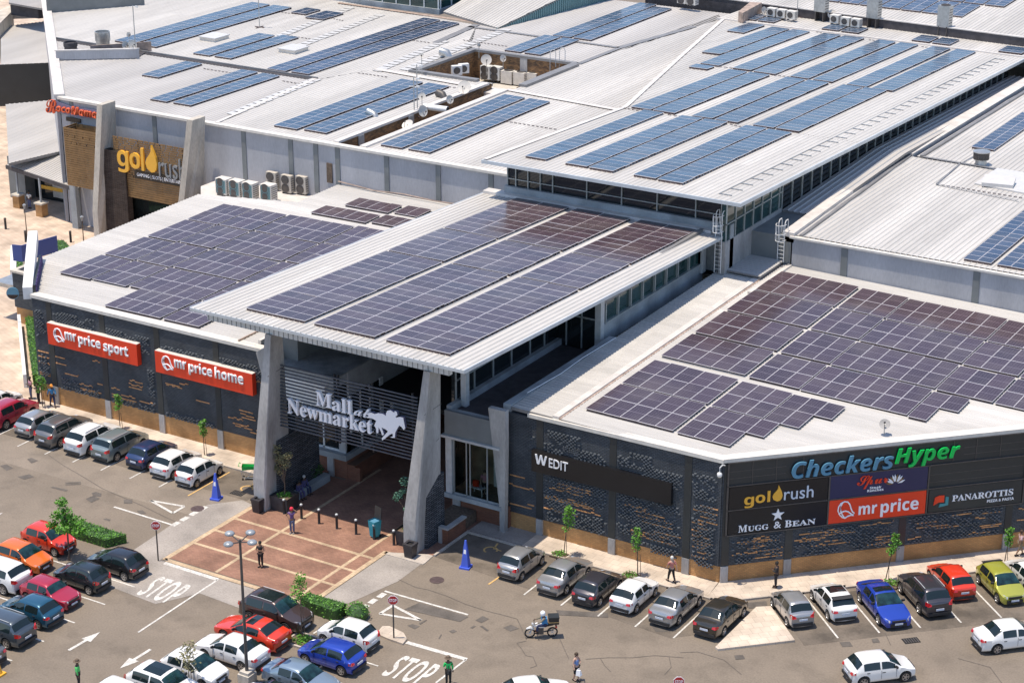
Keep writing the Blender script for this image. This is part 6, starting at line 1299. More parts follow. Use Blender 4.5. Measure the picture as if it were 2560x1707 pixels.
CARS = [
 (0, 1, 20, 1195, Nn, 'suv', 'crimson', 'red crossover cut by the left edge in the row at the left shops', G1, ()),
 (0, 1, -60, 1130, Nn, 'hatch', 'white', 'white car mostly outside the left edge, behind the red crossover', G1, ()),
 (0, 1, 235, 1268, Nn, 'hatch', 'silver', 'silver hatchback beside the red crossover in the row at the left shops', G1, ()),
 (0, 1, 390, 1312, Nn, 'suv', 'grey', 'grey sport utility with roof rails in the row at the left shops', G1, ('roof_rail',)),
 (0, 1, 590, 1365, Nn, 'suv', 'white', 'white sport utility with black roof rails at the left shops', G1, ('roof_rail',)),
 (0, 1, 775, 1410, Nn, 'mpv', 'teal_grey', 'pale teal-grey people carrier with roof rails at the left shops', G1, ('roof_rail',)),
 (0, 1, 1000, 1478, Nn, 'hatch', 'navy', 'dark blue hatchback at the left shops beside a sapling', G1, ()),
 (0, 1, 1165, 1540, Nn, 'hatch', 'white', 'white hatchback second from the blue cone at the left shops', G1, ()),
 (0, 2, 1330, 45, Nn, 'mini', 'white', 'small white hatchback next to the tall blue cone at the left shops', G1, ()),
 (0, 2, 290, 480, 0, 'mini', 'scarlet', 'bright red-orange small hatchback beside the clipped hedge', G2, ()),
 (0, 2, 105, 600, 0, 'hatch', 'orange', 'orange hatchback facing right below the red-orange one', G2, ()),
 (0, 2, 20, 735, 180, 'suv', 'white', 'white sport utility at the left edge with its tail to the lane', G2, ()),
 (0, 2, 840, 665, 180, 'hatch', 'black', 'black hatchback with shiny roof just below the clipped hedge', G2, ()),
 (0, 2, 590, 755, 180, 'mini', 'ink', 'small dark hatchback between the black hatchback and the old red one', G2, ()),
 (0, 2, 300, 850, 0, 'old', 'crimson', 'old boxy red hatchback with square headlights facing the lane', G2, ()),
 (0, 2, 250, 985, 180, 'hatch', 'teal', 'teal blue hatchback with its tail to the lane', G2, ()),
 (0, 2, 40, 1095, 180, 'mpv', 'slate', 'dark grey van-like people carrier below the teal hatchback', G2, ('roof_rail',)),
 (0, 2, -150, 1260, 180, 'hatch', 'grey', 'grey car showing only its tail at the bottom left edge', G2, ()),
 (0, 2, 1830, 955, 0, 'suv', 'brown', 'brown sport utility with black glass roof facing right by the plaza edge', G3, ('sunroof', 'roof_rail')),
 (0, 2, 1765, 1135, 180, 'sport', 'scarlet', 'red coupe-like crossover with black sunroof next to the brown one', G3, ('sunroof',)),
 (0, 2, 1615, 1255, 180, 'sedan', 'white', 'white saloon with its boot to the lamp post', G3, ()),
 (0, 2, 1275, 1350, 0, 'hatch', 'white', 'white hatchback facing right beside the white saloon', G3, ()),
 (0, 2, 1060, 1455, 0, 'suv', 'white', 'white crossover with full black glass roof at the bottom edge', G3, ('sunroof',)),
 (0, 2, 790, 1555, 0, 'hatch', 'white', 'white car of which only the roof shows at the bottom edge', G3, ()),
 (0, 2, 2020, 1425, 0, 'sedan', 'steelblue', 'pale steel blue saloon beside the lamp post foot', G3, ()),
 (0, 2, 1900, 1590, 180, 'hatch', 'navy', 'dark blue-black car cut by the bottom edge below the pale saloon', G3, ('sunroof',)),
 (1, 2, -10, 1290, 180, 'hatch', 'blue', 'bright blue hatchback with its tail to the second stop lane', G3, ()),
 (1, 2, 95, 1150, 180, 'mini', 'white', 'small white hatchback with red tail lamps beside the stop sign island', G3, ()),
 (1, 2, 1215, 660, Nn, 'mini', 'silver', 'small silver hatchback nearest the wheelchair bay', G4, ()),
 (1, 2, 1520, 745, Nn, 'sedan', 'silver', 'silver saloon second from the wheelchair bay', G4, ()),
 (1, 2, 1735, 835, Nn, 'hatch', 'charcoal', 'dark grey hatchback between a silver saloon and an old white car', G4, ()),
 (1, 2, 1990, 885, Nn, 'old', 'white', 'old boxy white hatchback in the row at the right shop front', G4, ()),
 (1, 2, 2285, 945, Nn, 'sedan', 'silver', 'silver saloon beside the old white hatchback', G4, ()),
 (2, 2, 265, 1020, Nn, 'sedan', 'olive', 'dark olive saloon last in the row by the paved island', G4, ()),
 (2, 2, 790, 970, 135, 'mini', 'silver', 'small silver hatchback first beside the paved island at the diagonal wall', G5, ()),
 (2, 2, 1075, 930, 135, 'hatch', 'white', 'white hatchback with black sunroof at the diagonal wall', G5, ('sunroof', 'spoiler')),
 (2, 2, 1375, 905, -45, 'sport', 'blue', 'deep blue sports saloon facing out with black sunroof', G5, ('sunroof',)),
 (2, 2, 1705, 870, 135, 'suv', 'charcoal', 'dark charcoal sport utility with ribbed roof at the diagonal wall', G5, ('roof_rail',)),
 (2, 2, 1885, 790, 135, 'hatch', 'scarlet', 'red hatchback with its tail out at the diagonal wall', G5, ()),
 (2, 2, 2175, 765, -45, 'hatch', 'lime', 'lime green hatchback facing out with dark rear spoiler', G5, ('spoiler',)),
 (2, 2, 2420, 760, 135, 'hatch', 'white', 'white car cut by the right edge beside the lime hatchback', G5, ()),
 (2, 2, 1310, 1370, 45, 'hatch', 'white', 'white hatchback driving along the lane below the diagonal row', None, ()),
 (2, 2, 2240, 1150, 45, 'sedan', 'white', 'white car parked side-on at the right edge below the lime hatchback', None, ()),
 (1, 2, 1275, 1545, 45, 'sedan', 'white', 'white car showing only its roof below the woman with the bag', None, ()),
]
for c_, r_, x_, y_, hd, st, co_, lb, g_, ex_ in CARS: car(c_, r_, x_, y_, hd, st, co_, lb, g_, extras=ex_)
# ================================================================ PEOPLE
def skin_mesh(name, V_, E_, R_, m_, parent, sub=1, root=0):
    me = bpy.data.meshes.new(name); me.from_pydata([tuple(v) for v in V_], E_, []); o = bpy.data.objects.new(name, me); C.objects.link(o)
    sm = o.modifiers.new('skin', 'SKIN'); sm.use_smooth_shade = True; sd = o.modifiers.new('sub', 'SUBSURF'); sd.levels = sub; sd.render_levels = sub
    for i, d in enumerate(me.skin_vertices[0].data): d.radius = (R_[i], R_[i]) if not isinstance(R_[i], tuple) else R_[i]; d.use_root = (i == root)
    bpy.context.view_layer.update(); nm = bpy.data.meshes.new_from_object(o.evaluated_get(bpy.context.evaluated_depsgraph_get())); bpy.data.objects.remove(o)
    nm.materials.clear(); nm.materials.append(M[m_]); ob = bpy.data.objects.new(name, nm); C.objects.link(ob); ob.parent = parent; return ob
mat('skin_dark', (.13, .07, .045), .6, 0, .08, 6); mat('skin_mid', (.25, .14, .09), .6, 0, .08, 6); mat('skin_pale', (.52, .33, .25), .6, 0, .06, 6)
mat('hair_black', (.015, .013, .012), .7, 0, .2, 8); mat('hair_white', (.62, .60, .56), .7, 0, .1, 8); mat('hair_brown', (.06, .035, .02), .7, 0, .2, 8)
CL = dict(black=(.018, .018, .02), dark=(.03, .028, .032), navy=(.03, .04, .10), purple=(.13, .07, .20), plum=(.30, .20, .33), denim=(.10, .12, .22), hivis=(.12, .62, .16), green=(.03, .62, .14), pink=(.55, .26, .32), palepink=(.62, .42, .42), blue=(.05, .22, .45), skyblue=(.16, .26, .52), white=(.70, .70, .68), red=(.62, .03, .06), orange=(.75, .30, .05), grey=(.25, .25, .26), khaki=(.20, .17, .12), coral=(.52, .20, .17), patterned=(.10, .09, .20))
for k, c_ in CL.items(): mat('cloth_'+k, c_, .85, 0, .3 if k == 'patterned' else .12, 9 if k == 'patterned' else 5)
ARM = dict(down=((-.02, .235, 1.12), (.03, .25, .87)), fold=((.04, .27, 1.12), (.21, -.02, 1.18)), hip=((-.08, .40, 1.16), (.04, .20, 1.0)), head=((.05, .38, 1.50), (.04, .15, 1.63)), phone=((.03, .25, 1.12), (.25, .08, 1.20)), bag=((.0, .25, 1.13), (.12, .27, .93)), fwd=((.09, .24, 1.14), (.24, .21, .96)), back=((-.15, .24, 1.14), (-.18, .26, .90)), bars=((.22, .27, 1.22), (.48, .28, 1.12)), lap=((.08, .25, 1.14), (.27, .12, .98)))
def person(p, face, label, skin='skin_dark', top='dark', bottom='black', hair='hair_black', arms=('down', 'down'), stride=0., sit=False, hat=None, scale=1., sleeves=.5, short=False, lean=0., long_hair=False, group=None, bare=False, look=0.):
    t = thing('person', label, 'person', tuple(p), math.radians(face), group); t.scale = (scale,)*3
    dz = -.44 if sit else 0; L = lambda x, y, z: Vector((x+lean*max(0, z-.9), y, z+dz))
    V_, E_, R_ = [], [], []
    def v(q, r, par=None): V_.append(Vector(q)); R_.append(r); i = len(V_)-1; (E_.append((par, i)) if par is not None else None); return i
    pe = v(L(0, 0, .95), .125); be = v(L(0, 0, 1.10), .115, pe); chs = v(L(0, 0, 1.30), (.15, .125), be); up_ = v(L(0, 0, 1.41), .10, chs); nk = v(L(.01, 0, 1.485), .055, up_); hb = v(L(.02, 0, 1.56), .075, nk); hm = v(L(.025, 0, 1.635), .092, hb); v(L(.015, 0, 1.70), .06, hm); v(L(.105, 0, 1.60), .016, hm)
    legs = []
    for sg in (1, -1):
        s = stride*sg
        if sit: hip, kn, an, to = Vector((.02, sg*.10, .50)), Vector((.42, sg*.13, .50)), Vector((.44, sg*.12, .09)), Vector((.60, sg*.13, .04))
        else: hip, kn, an, to = Vector((0, sg*.09, .88)), Vector((s*.5+.03, sg*.10, .49)), Vector((s-(.05 if s < 0 else 0), sg*.095, .09+(.05 if s < -.1 else 0))), Vector((s+.15, sg*.105, .04))
        a = v(hip, .095, pe); b = v(kn, .062, a); c = v(an, .042, b); d = v(to, .034, c); legs.append((hip, kn, an, to))
    arm = []
    for sg, mode in zip((1, -1), arms):
        el, wr = ARM[mode]; sh = L(0, sg*.17, 1.39); el = L(el[0], sg*el[1], el[2]); wr = L(wr[0], sg*wr[1], wr[2]); a = v(sh, .062, up_); b = v(el, .043, a); c = v(wr, .030, b); d = (wr-el).normalized()
        sd = d.cross(Vector((1, 0, 0))); sd = sd.normalized() if sd.length > .1 else Vector((0, 1, 0)); pf = d.cross(sd)
        pm = v(wr+d*.05, .034, c)
        for q, ln_ in ((-.030, .060), (-.010, .078), (.010, .074), (.030, .062)):
            k = v(wr+d*.095+sd*q, .0095, pm); v(wr+d*(.095+ln_*.6)+sd*q+pf*.022, .008, k)
        k = v(wr+d*.06+sd*.045+pf*.01, .010, pm); v(wr+d*.09+sd*.055+pf*.025, .009, k); arm.append((sh, el, wr))
    skin_mesh('body', V_, E_, R_, skin, t)
    def garment(nm, pts, ed, rad, m_): skin_mesh(nm, pts, ed, rad, m_, t)
    # top
    P_ = [L(0, 0, .93), L(0, 0, 1.10), L(0, 0, 1.30), L(0, 0, 1.405)]; E2 = [(0, 1), (1, 2), (2, 3)]; R2 = [.140, .135, (.168, .142), .112]
    if not bare:
        for sh, el, wr in arm:
            i = len(P_); P_ += [sh, sh+(el-sh)*(.95 if sleeves > .4 else .45)]; R2 += [.075, .058]; E2 += [(3, i), (i, i+1)]
            if sleeves > .8: P_.append(el+(wr-el)*.85); R2.append(.042); E2.append((i+1, i+2))
    garment('shirt', P_, E2, R2, 'cloth_'+top)
    P_ = [L(0, 0, .97) if not sit else Vector((0, 0, .55))]; E2 = []; R2 = [.138]
    for hip, kn, an, to in legs:
        i = len(P_); e = kn+(an-kn)*(.12 if short else .95); P_ += [hip, kn, e]; R2 += [.112, .078, .062]; E2 += [(0, i), (i, i+1), (i+1, i+2)]
    garment('trousers', P_, E2, R2, 'cloth_'+bottom)
    for hip, kn, an, to in legs: MB().cbox((an.x+.06, an.y, .035+max(0, an.z-.09)), .27, .095, .07).build('shoe', 'cloth_black' if top != 'purple' else 'cloth_grey', t)
    hc = L(.02, 0, 1.64)
    mb = MB().lathe([(0, .115), (.06, .10), (.095, .055), (.108, 0), (.102, -.05), (.085, -.085)], hc+Vector((-.018, 0, .012)), n=12); o = mb.build('hair', hair, t, smooth=60)
    if long_hair: MB().tube([hc+Vector((-.10, 0, .05)), hc+Vector((-.14, 0, -.05)), hc+Vector((-.13, 0, -.22)), hc+Vector((-.11, 0, -.34))], [.05, .055, .04, .015], 8).build('ponytail', hair, t, smooth=60)
    MB().cbox(hc+Vector((.092, .034, 0)), .012, .022, .012).cbox(hc+Vector((.092, -.034, 0)), .012, .022, .012).cbox(hc+Vector((.088, 0, -.075)), .012, .045, .010).build('face', 'hair_black', t)
    for sg in (1, -1): MB().cbox(hc+Vector((0, sg*.095, -.015)), .03, .02, .055).build('ear', skin, t)
    if hat == 'brim': MB().lathe([(.21, -.01), (.21, .0), (.115, .02), (.11, .10), (.07, .135), (0, .14)], hc+Vector((-.01, 0, .035)), n=16).build('hat', 'bark', t, smooth=50)
    if hat == 'cap': MB().lathe([(.115, -.02), (.115, .05), (.07, .12), (0, .13)], hc, n=14).cbox(hc+Vector((.14, 0, .0)), .12, .15, .02).build('cap', 'cloth_orange', t, smooth=50)
    if hat == 'scarf': MB().lathe([(.10, -.08), (.122, -.02), (.122, .05), (.08, .12), (0, .135)], hc+Vector((-.015, 0, .01)), n=14).build('headscarf', 'cloth_red', t, smooth=60)
    if hat == 'helmet': MB().lathe([(.11, -.12), (.14, -.06), (.15, .02), (.13, .10), (.07, .16), (0, .175)], hc, n=16).build('helmet', 'letter_white', t, smooth=60)
    return t
CAMA = -58.7
p = at(0, 2, 1785, 762, .03); person(p, -75, 'man in dark clothes with folded arms standing on the red brick plaza', 'skin_mid', 'black', 'black', arms=('fold', 'fold'), sleeves=.3)
p = at(0, 2, 2000, 532, .03); person(p, -70, 'woman in purple with a red headscarf, hand on hip, beside the bollards', 'skin_mid', 'purple', 'denim', hat='scarf', arms=('head', 'hip'), sleeves=.3, scale=1.02)
p = at(0, 2, 540, 1590); person(p, 40, 'car guard in hi-vis vest and brimmed hat at the bottom left', 'skin_dark', 'hivis', 'dark', hat='brim', arms=('down', 'down'), sleeves=.9)
p = at(1, 2, 742, 1568); person(p, 130, 'car guard in bright green shirt and dark hat beside the second stop word', 'skin_dark', 'green', 'black', hat='brim', arms=('phone', 'down'), sleeves=.9)
p = at(1, 2, 742, 1568); t = thing('shoulder_bag', 'black shoulder bag worn by the guard in the green shirt', 'bag', (p.x+.17, p.y-.22, .95)); MB().cbox((0, 0, 0), .12, .28, .26, 1.0).build('pouch', 'cloth_black', t); MB().tube([(0, 0, .12), (-.12, .15, .35), (-.28, .35, .52)], .018, 5).build('strap', 'cloth_black', t)
p = at(1, 2, 1615, 1540); person(p, -20, 'woman with dark ponytail, blue top and black shorts carrying a white plastic bag', 'skin_pale', 'skyblue', 'black', 'hair_brown', arms=('phone', 'bag'), short=True, long_hair=True, bare=True, stride=.06)
q = p+Vector((.28, -.22, .72)); t = thing('plastic_bag', 'white plastic shopping bag held by the woman with the ponytail', 'bag', tuple(q)); MB().add([(-.14, -.10, -.2), (.14, -.10, -.2), (.16, .10, -.18), (-.15, .1, -.2), (-.12, -.06, .12), (.11, -.05, .14), (.1, .05, .12), (-.1, .06, .13)], [[3, 2, 1, 0], [4, 5, 6, 7], [0, 1, 5, 4], [1, 2, 6, 5], [2, 3, 7, 6], [3, 0, 4, 7]]).build('pouch', 'letter_white', t, smooth=70); MB().tube([(-.08, 0, .12), (-.03, 0, .24), (.03, 0, .24), (.08, 0, .12)], .012, 5).build('handle', 'letter_white', t)
p = at(1, 2, 2265, 868, .11); person(p, 150, 'woman with white hair and coral blouse walking along the right pavement', 'skin_pale', 'coral', 'black', 'hair_white', arms=('fwd', 'back'), stride=.22)
p = at(2, 2, 655, 905, .11); person(p, 195, 'person in dark clothes looking at a phone by the diagonal wall', 'skin_dark', 'dark', 'dark', arms=('phone', 'phone'), sleeves=.9)
p = at(2, 2, 2320, 685, .11); person(p, 45, 'man in pale pink shirt and shorts walking at the right edge', 'skin_mid', 'palepink', 'khaki', 'hair_brown', arms=('fwd', 'back'), stride=.25, short=True)
p = at(0, 1, 215, 1165, .1); person(p, -120, 'person in pink shirt at the left corner of the dark brick wall', 'skin_dark', 'pink', 'denim', arms=('phone', 'down'))
p = at(0, 1, 268, 1195, .11); person(p, -110, 'person in black behind the sapling at the left corner', 'skin_dark', 'black', 'black', arms=('phone', 'phone'), sleeves=.9)
p = at(0, 1, 362, 1220, .11); person(p, -30, 'man in blue shirt and orange cap walking along the left pavement', 'skin_dark', 'blue', 'navy', hat='cap', arms=('fwd', 'back'), stride=.24, sleeves=.9)
p = Vector((-5.6, -1.2, .0)); person(p, -40, 'person in pale shirt sitting on the low concrete wall in the porch shade', 'skin_dark', 'grey', 'dark', sit=True, arms=('lap', 'lap'))
p = Vector((-5.0, -3.4, .0)); person(p, -15, 'person in dark patterned clothes and white shoes sitting on the porch bench, nearer the pillar', 'skin_dark', 'patterned', 'patterned', sit=True, arms=('lap', 'lap'), sleeves=.9, lean=.15)
p = Vector((-5.05, -2.7, .0)); person(p, -5, 'person with grey cap and patterned clothes sitting farther along the porch bench', 'skin_dark', 'patterned', 'navy', 'hair_white', sit=True, arms=('lap', 'lap'), sleeves=.9)
p = at(0, 0, 205, 1425, .1); person(p, -80, 'person in white shirt standing in the shade of the veranda', 'skin_dark', 'white', 'denim', arms=('down', 'down'))
p = at(1, 2, 935, 240, 1.95); p = Vector((7.4, -.1, 1.90)); t = person(p, -60, 'shop-window mannequin in pink shirt and black trousers', 'skin_pale', 'pink', 'black', 'hair_brown'); t.name = 'mannequin'; ROOT['mannequin'] = ROOT[[k for k in ROOT if k.startswith('person')][-1]]; t['category'] = 'mannequin'
# things in the shop window
t = thing('display_table', 'low white display table beside the mannequin in the shop window', 'table', (7.0, -.25, 1.90)); MB().box(-.5, .5, -.3, .3, .5, .56).build('top', 'letter_white', t)
for sx in (-.45, .4):
    for sy in (-.26, .2): MB().box(sx, sx+.05, sy, sy+.05, 0, .5).build('leg', 'letter_white', t)
MB().cbox((6.85, -.3, 2.66), .35, .2, .4).build('gift_box', 'sign_red', label='red box on the white display table in the shop window', cat='box')
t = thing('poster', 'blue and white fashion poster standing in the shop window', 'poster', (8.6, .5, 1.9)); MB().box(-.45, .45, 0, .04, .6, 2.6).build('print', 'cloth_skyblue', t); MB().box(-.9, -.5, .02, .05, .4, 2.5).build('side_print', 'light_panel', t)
MB().box(5.2, 9.2, 1.5, 1.6, 1.6, 5.6).box(5.2, 9.2, -.6, 2.2, 1.86, 1.9).build('display_backdrop', 'interior', label='brown backdrop and floor behind the mannequin in the shop window', cat='shop interior')
# motorcycle and rider
p = at(1, 2, 1375, 1245); hd = math.radians(180+31+6)
t = thing('delivery_motorcycle', 'white and black delivery motorcycle with a black top box crossing the lane', 'motorcycle', tuple(p), hd)
for x in (.65, -.65):
    w_ = MB().lathe([(.24, -.05), (.30, -.05), (.32, 0), (.30, .05), (.24, .05), (.24, -.05)], (x, 0, .32), 'y', 20).build('wheel', 'tyre', t, smooth=40)
    mb = MB()
    for k in range(6): a = k*math.pi/3; mb.tube([(x, 0, .32), (x+.24*math.cos(a), 0, .32+.24*math.sin(a))], .014, 5)
    mb.build('rim', 'steel', w_)
MB().tube([(.65, .06, .32), (.45, .05, .78), (.38, .05, .98)], .028, 6).tube([(.65, -.06, .32), (.45, -.05, .78), (.38, -.05, .98)], .028, 6).build('fork', 'steel', t)
MB().tube([(.36, .36, 1.02), (.40, .12, .98), (.40, -.12, .98), (.36, -.36, 1.02)], .018, 6).build('handlebar', 'black_metal', t)
MB().tube([(.42, 0, .80), (.28, 0, .82), (.02, 0, .76), (-.2, 0, .70)], [.09, .15, .16, .09], 10).build('fuel_tank', 'white_metal', t, smooth=60)
MB().tube([(-.05, 0, .80), (-.4, 0, .82), (-.7, 0, .84)], [.10, .12, .09], 8).build('seat', 'black_metal', t, smooth=60)
MB().cbox((.08, 0, .45), .42, .26, .36).tube([(.2, -.14, .3), (-.2, -.16, .28), (-.75, -.18, .36)], .04, 6).build('engine', 'post_grey', t)
MB().tube([(.42, 0, .55), (.62, 0, .68), (.85, 0, .60)], [.06, .10, .05], 6).build('front_mudguard', 'white_metal', t); MB().lathe([(0, .06), (.07, .05), (.09, 0), (.07, -.04)], (.5, 0, .9), 'x', 12).build('headlight', 'lamp_clear', t)
MB().cbox((-.86, 0, .66), .1, .2, .1).build('tail_light', 'lamp_red', t)
b = MB().box(-1.0, -.42, -.27, .27, .92, 1.36).build('top_box', 'black_metal', t); MB().box(-1.02, -.40, -.28, .28, 1.30, 1.38).build('lid', 'sign_charcoal', b); MB().box(-1.005, -.415, -.275, .275, 1.04, 1.08).build('stripe', 'yellow_paint', b)
rd_ = person(p+Vector((math.cos(hd)*-.2, math.sin(hd)*-.2, .34)), math.degrees(hd), 'motorcycle rider with white helmet, khaki sleeves and blue bib', 'skin_dark', 'khaki', 'navy', sit=True, arms=('bars', 'bars'), hat='helmet', sleeves=.9, lean=.12)
MB().obox((-.165, -.16, .55), (.34, 0, 0), (0, .32, 0), (.03, 0, .38)).build('bib', 'cloth_blue', rd_)
# ================================================================ STREET FURNITURE
G = 'bollards across the porch front'
BL = [(-4.3, 'leftmost, by the left planter'), (-2.9, 'second from the left, behind the woman in purple'), (-1.5, 'third from the left'), (-.1, 'fourth from the left'), (1.4, 'fifth from the left, left of the teal bin'), (2.8, 'sixth, standing in front of the teal bin'), (4.3, 'rightmost, by the right planter')]
for x, lb in BL:
    t = thing('bollard', 'dark steel porch bollard, '+lb, 'bollard', (x, -5.9, .02), 0, G)
    MB().lathe([(.10, 0), (.09, .02), (.085, .03), (.085, .95), (.09, .96)], n=14).build('post', 'black_metal', t, smooth=40); MB().lathe([(.095, .95), (.095, 1.02), (.06, 1.06), (0, 1.07)], n=14).build('cap', 'steel', t, smooth=40)
G = 'bollards on the tan promenade'
for c, r, x, y, lb in ((0, 1, 485, 98, 'nearest the roof edge'), (0, 1, 178, 95, 'behind the white fin'), (0, 1, 40, 8, 'farthest left')):
    p = at(c, r, x, y, .1); t = thing('bollard', 'dark lantern bollard on the tan promenade, '+lb, 'bollard', tuple(p), 0, G)
    MB().lathe([(.13, 0), (.11, .04), (.11, .85)], n=12).build('post', 'black_metal', t, smooth=40); MB().lathe([(.11, .85), (.12, .88), (.12, 1.05), (.13, 1.06), (.0, 1.12)], n=12).build('lantern_head', 'post_grey', t, smooth=40)
def stop_sign(c, r, x, y, label, h=2.45, z=0):
    p = at(c, r, x, y, z) if not isinstance(c, Vector) else c; t = thing('stop_sign', label, 'road sign', tuple(p), AZ, 'stop signs')
    MB().tube([(0, .03, 0), (0, .03, h+.3)], .045, 8).build('post', 'post_grey', t); R_ = .31
    oc = [(R_*math.sin(math.pi/8+k*math.pi/4), R_*math.cos(math.pi/8+k*math.pi/4)) for k in range(8)]
    pl = MB().ext(oc, (0, -.04, h), X, Z, Yv*.03).build('plate', 'letter_white', t); MB().ext([(a*.92, b*.92) for a, b in oc], (0, -.048, h), X, Z, Yv*.006).build('face', 'stop_red', pl)
    ca, sa = math.cos(AZ), math.sin(AZ); lettering(sansb('STOP'), Vector(p)+Vector((.05*sa, -.05*ca, h)), (ca, sa, 0), Z, -.21, .21, -.095, .095, .006, ['letter_white']*2, t)
    MB().box(-.06, .06, -.02, .05, h-.2, h-.16).box(-.06, .06, -.02, .05, h+.16, h+.2).build('clamp', 'galv', t); return t
stop_sign(0, 2, 1082, 725, 'red octagonal stop sign at the left corner of the plaza apron'); stop_sign(1, 2, 368, 1250, 'red octagonal stop sign on the small paved island by the white hatchback', z=.12)
pz = at(2, 2, -8, 1545, 2.45); stop_sign(Vector((pz.x, pz.y, 0)), 0, 0, 0, 'red octagonal stop sign of which only the top shows at the bottom edge')
p = at(0, 2, 1692, 1548); t = thing('lamp_post', 'tall parking lamp post with four round grey lamp heads on a concrete foot', 'lamp post', tuple(p))
MB().prism([(-.38, -.38), (.38, -.38), (.38, .38), (-.38, .38)], 0, .55).prism([(-.3, -.3), (.3, -.3), (.3, .3), (-.3, .3)], .55, .72).build('foot', 'concrete_warm', t)
MB().tube([(0, 0, .7), (0, 0, 8.7)], [.10, .065], 10).build('pole', 'post_grey', t, smooth=60)
for k, a in enumerate((2.93, 1.52, 4.61, 6.25)):
    d = Vector((math.cos(a), math.sin(a), 0)); MB().tube([(0, 0, 8.55), tuple(d*.72+Z*8.75)], .035, 6).build('arm', 'post_grey', t)
    MB().lathe([(0, -.1), (.14, -.09), (.25, -.04), (.28, .02), (.23, .10), (.13, .15), (0, .17)], d*.86+Z*8.75, n=18).build('lamp_head', 'lamp_head', t, smooth=70)
for c, r, x, y, h, lb in ((0, 0, 187, 1640, 2.9, 'tall thin lantern post on the tan promenade behind the white fin'), (0, 1, 572, 90, 1.9, 'small lantern post by the left roof edge')):
    p = at(c, r, x, y, .1); t = thing('lantern_post', lb, 'lamp post', tuple(p)); MB().tube([(0, 0, 0), (0, 0, h)], [.05, .035], 8).build('pole', 'bark', t); MB().lathe([(.05, h), (.16, h+.38), (.19, h+.4), (.05, h+.52), (0, h+.54)], n=6).build('lantern', 'lamp_head', t)
def bin_(p, label):
    t = thing('litter_bin', label, 'litter bin', tuple(p), 0, 'litter bins beside the pillars'); MB().add([(-.27, -.27, 0), (.27, -.27, 0), (.27, .27, 0), (-.27, .27, 0), (-.33, -.33, .82), (.33, -.33, .82), (.33, .33, .82), (-.33, .33, .82)], [[3, 2, 1, 0], [0, 1, 5, 4], [1, 2, 6, 5], [2, 3, 7, 6], [3, 0, 4, 7], [4, 5, 6, 7]]).build('box', 'bin_dark', t)
    MB().box(-.36, .36, -.36, -.2, .82, .95).box(-.36, .36, .2, .36, .82, .95).box(-.36, -.2, -.2, .2, .82, .95).box(.2, .36, -.2, .2, .82, .95).build('rim', 'bin_dark', t); MB().box(-.2, .2, -.2, .2, .825, .84).build('opening', 'dark_void', t)
bin_(at(0, 2, 1768, 385, .02), 'dark square litter bin with open top beside the left pillar'); bin_(at(1, 2, 482, 695, .02), 'dark square litter bin with open top beside the right pillar')
def cone(p, label):
    t = thing('traffic_cone', label, 'traffic cone', tuple(p), .2, 'tall blue cones'); MB().cbox((0, 0, .06), .66, .66, .12).build('base', 'cone_blue', t)
    mb = MB(); n = 4
    mb.add([(-.24, -.24, .12), (.24, -.24, .12), (.24, .24, .12), (-.24, .24, .12), (-.05, -.05, 1.85), (.05, -.05, 1.85), (.05, .05, 1.85), (-.05, .05, 1.85)], [[0, 1, 5, 4], [1, 2, 6, 5], [2, 3, 7, 6], [3, 0, 4, 7], [4, 5, 6, 7]]); mb.build('cone', 'cone_blue', t)
    MB().add([(-.08, -.155, 1.0), (.08, -.155, 1.0), (.065, -.125, 1.28), (-.065, -.125, 1.28)], [[0, 1, 2, 3]]).build('label_patch', 'letter_white', t)
cone(at(0, 2, 1480, 300), 'tall blue pyramid cone at the end of the left car row'); cone(at(1, 2, 860, 768), 'tall blue pyramid cone at the edge of the porch shade by the wheelchair bay')
# trolley
p = at(0, 2, 1705, 162); t = thing('shopping_trolley', 'green shopping trolley standing on the asphalt left of the porch', 'shopping trolley', tuple(p), .55)
b = MB().add([(-.42, -.22, .70), (.36, -.18, .76), (.36, .18, .76), (-.42, .22, .70), (-.46, -.26, 1.0), (.44, -.23, .98), (.44, .23, .98), (-.46, .26, 1.0)], [[3, 2, 1, 0], [0, 1, 5, 4], [1, 2, 6, 5], [2, 3, 7, 6], [3, 0, 4, 7]]); b.build('basket', 'cart_green', t)
MB().tube([(-.55, -.28, 1.02), (-.66, -.28, 1.06), (-.66, .28, 1.06), (-.55, .28, 1.02)], .022, 6).build('handle', 'cart_green', t)
mb = MB()
for s in (-.24, .24): mb.tube([(-.5, s, .62), (-.4, s, .2), (.45, s, .14)], .018, 5).tube([(.42, s*.8, .72), (-.1, s, .17)], .015, 5)
mb.build('frame', 'steel', t)
for x in (-.4, .45):
    for s in (-.24, .24): MB().lathe([(.03, -.02), (.07, -.02), (.07, .02), (.03, .02)], (x, s, .07), 'y', 10).build('wheel', 'tyre', t)
